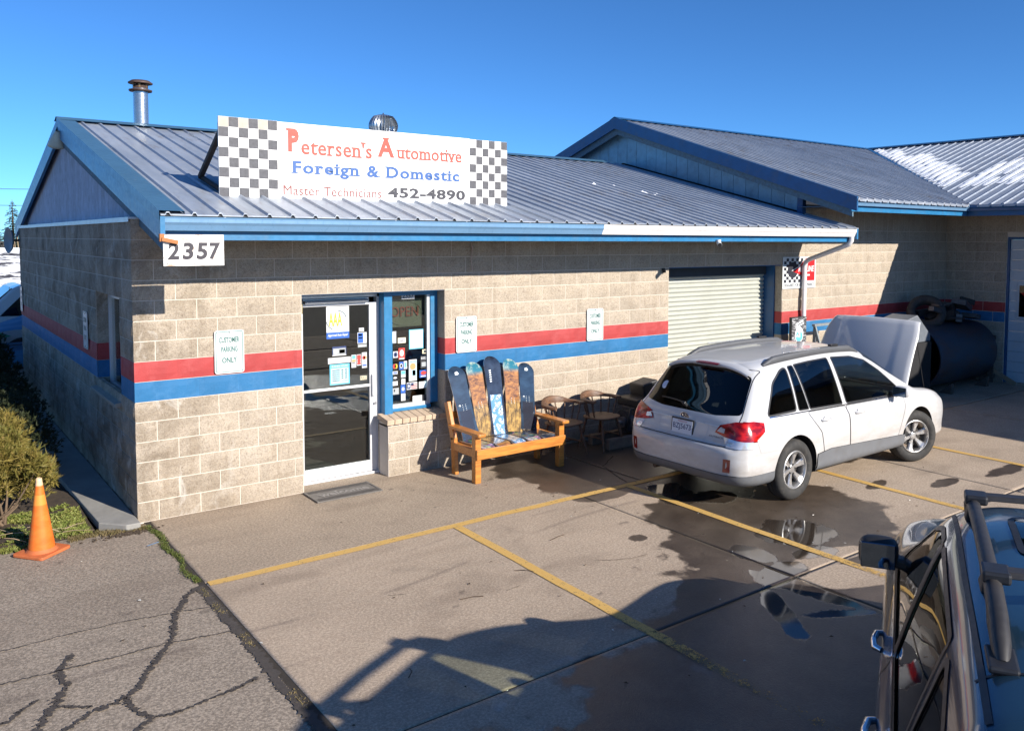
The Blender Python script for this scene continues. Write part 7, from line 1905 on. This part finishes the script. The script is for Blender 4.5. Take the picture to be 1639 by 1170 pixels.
# grit heap of dirt at the corner
dg = MB(); g = random.Random(4)
for i in range(220):
    x = -.15+g.gauss(0, .14); y = -.24+g.gauss(0, .035)-.1*abs(x+.1); s_ = g.uniform(.003, .010); dg.obox((x, y, s_*.3), (s_*2, s_*1.5, s_), (g.uniform(-1, 1), g.uniform(-1, 1), .2), (g.uniform(-1, 1), g.uniform(-1, 1), 0))
tag(dg.build('loose_dirt', mat('dark_dirt', (.06, .042, .028), .95)), 'dark loose dirt on the asphalt at the building corner', 'dirt', kind='stuff')
MB_ = MB().obox((-.02, -.72, .006), (.12, .012, .003), (1, .45, 0)); tag(MB_.build('blue_strip', mat('blue_plastic_strip', (.12, .22, .36), .4)), 'thin blue plastic strip lying on the asphalt near the corner', 'litter')

# ================================================================== FAR LEFT BACKGROUND
bp = tag(MB().box(-30, 2.6, 9.8, 60, -.11, -.03).build('back_yard', mat('yard_gravel', (.30, .28, .25), .95, var=.2, scale=2, bump=.5)), kind='structure')
van = thing('white_van', 'white van with a slanted windshield parked behind the shop', 'van', (-.9, 13.4, 0))
MB().prism(rounded([(-1.6, .30), (1.9, .30), (2.0, 1.0), (1.9, 1.72), (1.2, 1.82), (1.05, 1.75), (.45, 1.14), (-1.2, .98), (-1.6, .85)], .06), (0, -.9, 0), UX, UZ, 1.8, W=(0, 1, 0)).build('body', M_white, van, bevel=.05)
MB().prism([(.98, 1.62), (1.04, 1.69), (.50, 1.20), (.44, 1.16)], (0, -.84, 0), UX, UZ, 1.68, W=(0, 1, 0)).prism([(.52, 1.17), (1.08, 1.70), (1.04, 1.76), (.44, 1.20)], (0, -.82, 0), UX, UZ, 1.64, W=(0, 1, 0)).build('windshield', M_cglass, van)
MB().prism([(.80, 1.16), (1.20, 1.58), (1.55, 1.60), (1.55, 1.14)], (0, -.915, 0), UX, UZ, .01, W=(0, 1, 0)).build('side_window', M_cglass, van)
MB().prism([(-1.2, .62), (-.4, .66), (.6, .9), (1.0, .72), (-.4, .5)], (0, -.912, 0), UX, UZ, .01, W=(0, 1, 0)).build('decal', mat('green_decal', (.03, .35, .22), .4), van)
for x in (-.9, 1.2): MB().cyl((x, -.95, .34), (x, -.7, .34), .34, n=28).build('wheel', M_rubber, van)
trl = thing('covered_trailer', 'low trailer under a blue tarpaulin behind the shop', 'trailer', (-1.2, 11.3, 0))
tb = MB(); tb.grid(lambda u, v: Vector((-1.5+3.0*u, -.8+1.6*v, .62+.62*u**1.3*(1-.25*(2*v-1)**2)+.03*math.sin(u*17+v*5)+.02*math.sin(v*23))), 30, 16); tb.box(-1.5, 1.45, -.79, .79, .3, .62)
tb.build('tarpaulin', mat('blue_tarpaulin', (.04, .16, .30), .5, var=.2, scale=3), trl); MB().tube([(-1.5, -.83, .62), (0, -.85, .68), (1.5, -.83, .76)], .008, 5).build('strap', M_blackp, trl)
for x in (-.5, .6): MB().cyl((x, -.85, .3), (x, -.65, .3), .3, n=24).build('wheel', M_rubber, trl)
nb = thing('neighbour_house', 'low house with a dark shingle roof streaked with snow beyond the yard', 'house', (-2, 27, 0))
MB().box(-8, 8, -1.5, 5, -.1, 1.1).build('wall', mat('house_wall', (.38, .36, .33), .9), nb)
s = NT('snowy_shingles'); n_ = s.noise(1.3, 4, .65, sc3=(.55, 2.4, 2.4)); n2_ = s.noise(9, 3, .6); f_ = s.math('ADD', s.math('MULTIPLY', n_, .85), s.math('MULTIPLY', n2_, .15))
s.set(base=s.mix(s.ramp(f_, .44, .50), (.05, .05, .06), (.85, .87, .9)), rough=.8)
nr = MB().add([(-8.4, -2.1, 1.0), (8.4, -2.1, 1.0), (8.4, 2, 2.45), (-8.4, 2, 2.45), (8.4, 6, 1.0), (-8.4, 6, 1.0)], [(0,1,2,3), (3,2,4,5)]).build('roof', s.m, nb)
MB().box(-8.4, 8.4, -2.16, -2.11, .86, 1.0).build('fascia', mat('house_fascia', (.08, .08, .09), .7), nb)
fn = thing('chain_fence', 'grey chain link fence behind the parked van', 'fence', (-2, 19, 0))
fm = MB()
for i in range(80):
    x = -6+i*.14; fm.tube([(x, 0, .0), (x+1.3, 0, 1.3)], .004, 3, caps=False); fm.tube([(x+1.3, 0, .0), (x, 0, 1.3)], .004, 3, caps=False)
tag(fm.build('mesh', M_galv, fn), kind='stuff'); MB().cyl((-6, 0, 1.32), (6, 0, 1.32), .02, n=8).build('top_rail', M_galv, fn)
for x in (-5, -2.5, 0, 2.5, 5): MB().cyl((x, 0, 0), (x, 0, 1.36), .025, n=8).build('post', M_galv, fn)
def conifer(x, y, h, r0, label, seed):
    t = thing('conifer_tree', label, 'tree', (x, y, -.1)); MB().cyl((0, 0, 0), (0, 0, h), .028*h, .01, n=8).build('trunk', M_bark, t)
    g = np.random.default_rng(seed); V = []; F = []
    for k in range(int(46*h/5)):
        zc = h*(.12+.88*(k/(46*h/5))**.9); rr = r0*(1-(zc/h))**.85*g.uniform(.65, 1.15)+.05
        for j in range(9):
            a = g.uniform(0, 2*PI); d = np.array([math.cos(a), math.sin(a), 0]); 
            for q in range(10):
                s_ = (q+1)/10; c = np.array([0, 0, zc])+d*rr*s_+np.array([0, 0, .10*rr*s_-.28*rr*s_*s_]); t_ = np.array([-d[1], d[0], 0])*.16*rr*(1-.5*s_)*g.uniform(.5, 1.3); b = len(V)
                V += [tuple(c-d*.08*rr-t_*.2), tuple(c-t_+np.array([0,0,g.uniform(-.05,.02)])), tuple(c+d*.12*rr), tuple(c+t_+np.array([0,0,g.uniform(-.05,.02)]))]; F.append((b, b+1, b+2, b+3))
    m_ = MB(); m_.add(V, F, 0); m_.build('crown', mat('conifer_green', (.045, .065, .03), .8, var=.4, scale=3), t, recalc=False); return t
conifer(3.25, 45, 4.95, 1.25, 'dark conifer tree tallest beyond the snowy house at the left edge', 2)
conifer(2.55, 46, 3.9, .95, 'smaller dark conifer cut by the left edge of the view', 3)
conifer(3.9, 50, 3.3, 1.3, 'low conifer half hidden behind the left roof edge', 4)
bt = thing('bare_tree', 'pale leafless tree trunks below the tall conifer', 'tree', (2.6, 42, -.1)); m_ = MB(); g = random.Random(2)
for i in range(16): x = g.uniform(-.5, .9); m_.tube([(x, 0, 0), (x+g.uniform(-.1,.1), 0, 1.6), (x+g.uniform(-.2,.2), 0, g.uniform(2.6, 3.4))], [.04, .03, .008], 5)
m_.build('branch', mat('pale_bark', (.42, .31, .2), .9), bt)
hd = thing('hedge', 'brown hedge row at the foot of the far conifers', 'hedge', (2, 47, 0)); rel(tufts([(x, 47, .9, 1.1, .8, 1.0) for x in (-1, 1, 3, 5)], 1400, .2, .4, 5, 3, wd=.03).build('foliage', mat('brown_hedge', (.16, .11, .06), .9, var=.3, scale=2), hd, recalc=False), hd)
for k, (z0, z1) in enumerate(((6.3, 6.6), (5.2, 5.35))):
    tag(MB().tube([(-20, 60, z0), (2, 60, z0-.25), (22, 60, z1)], .018, 4).build('power_line', M_blackp), 'thin dark power line crossing the sky at the left, %s one' % ('upper' if k == 0 else 'lower'), 'wire')
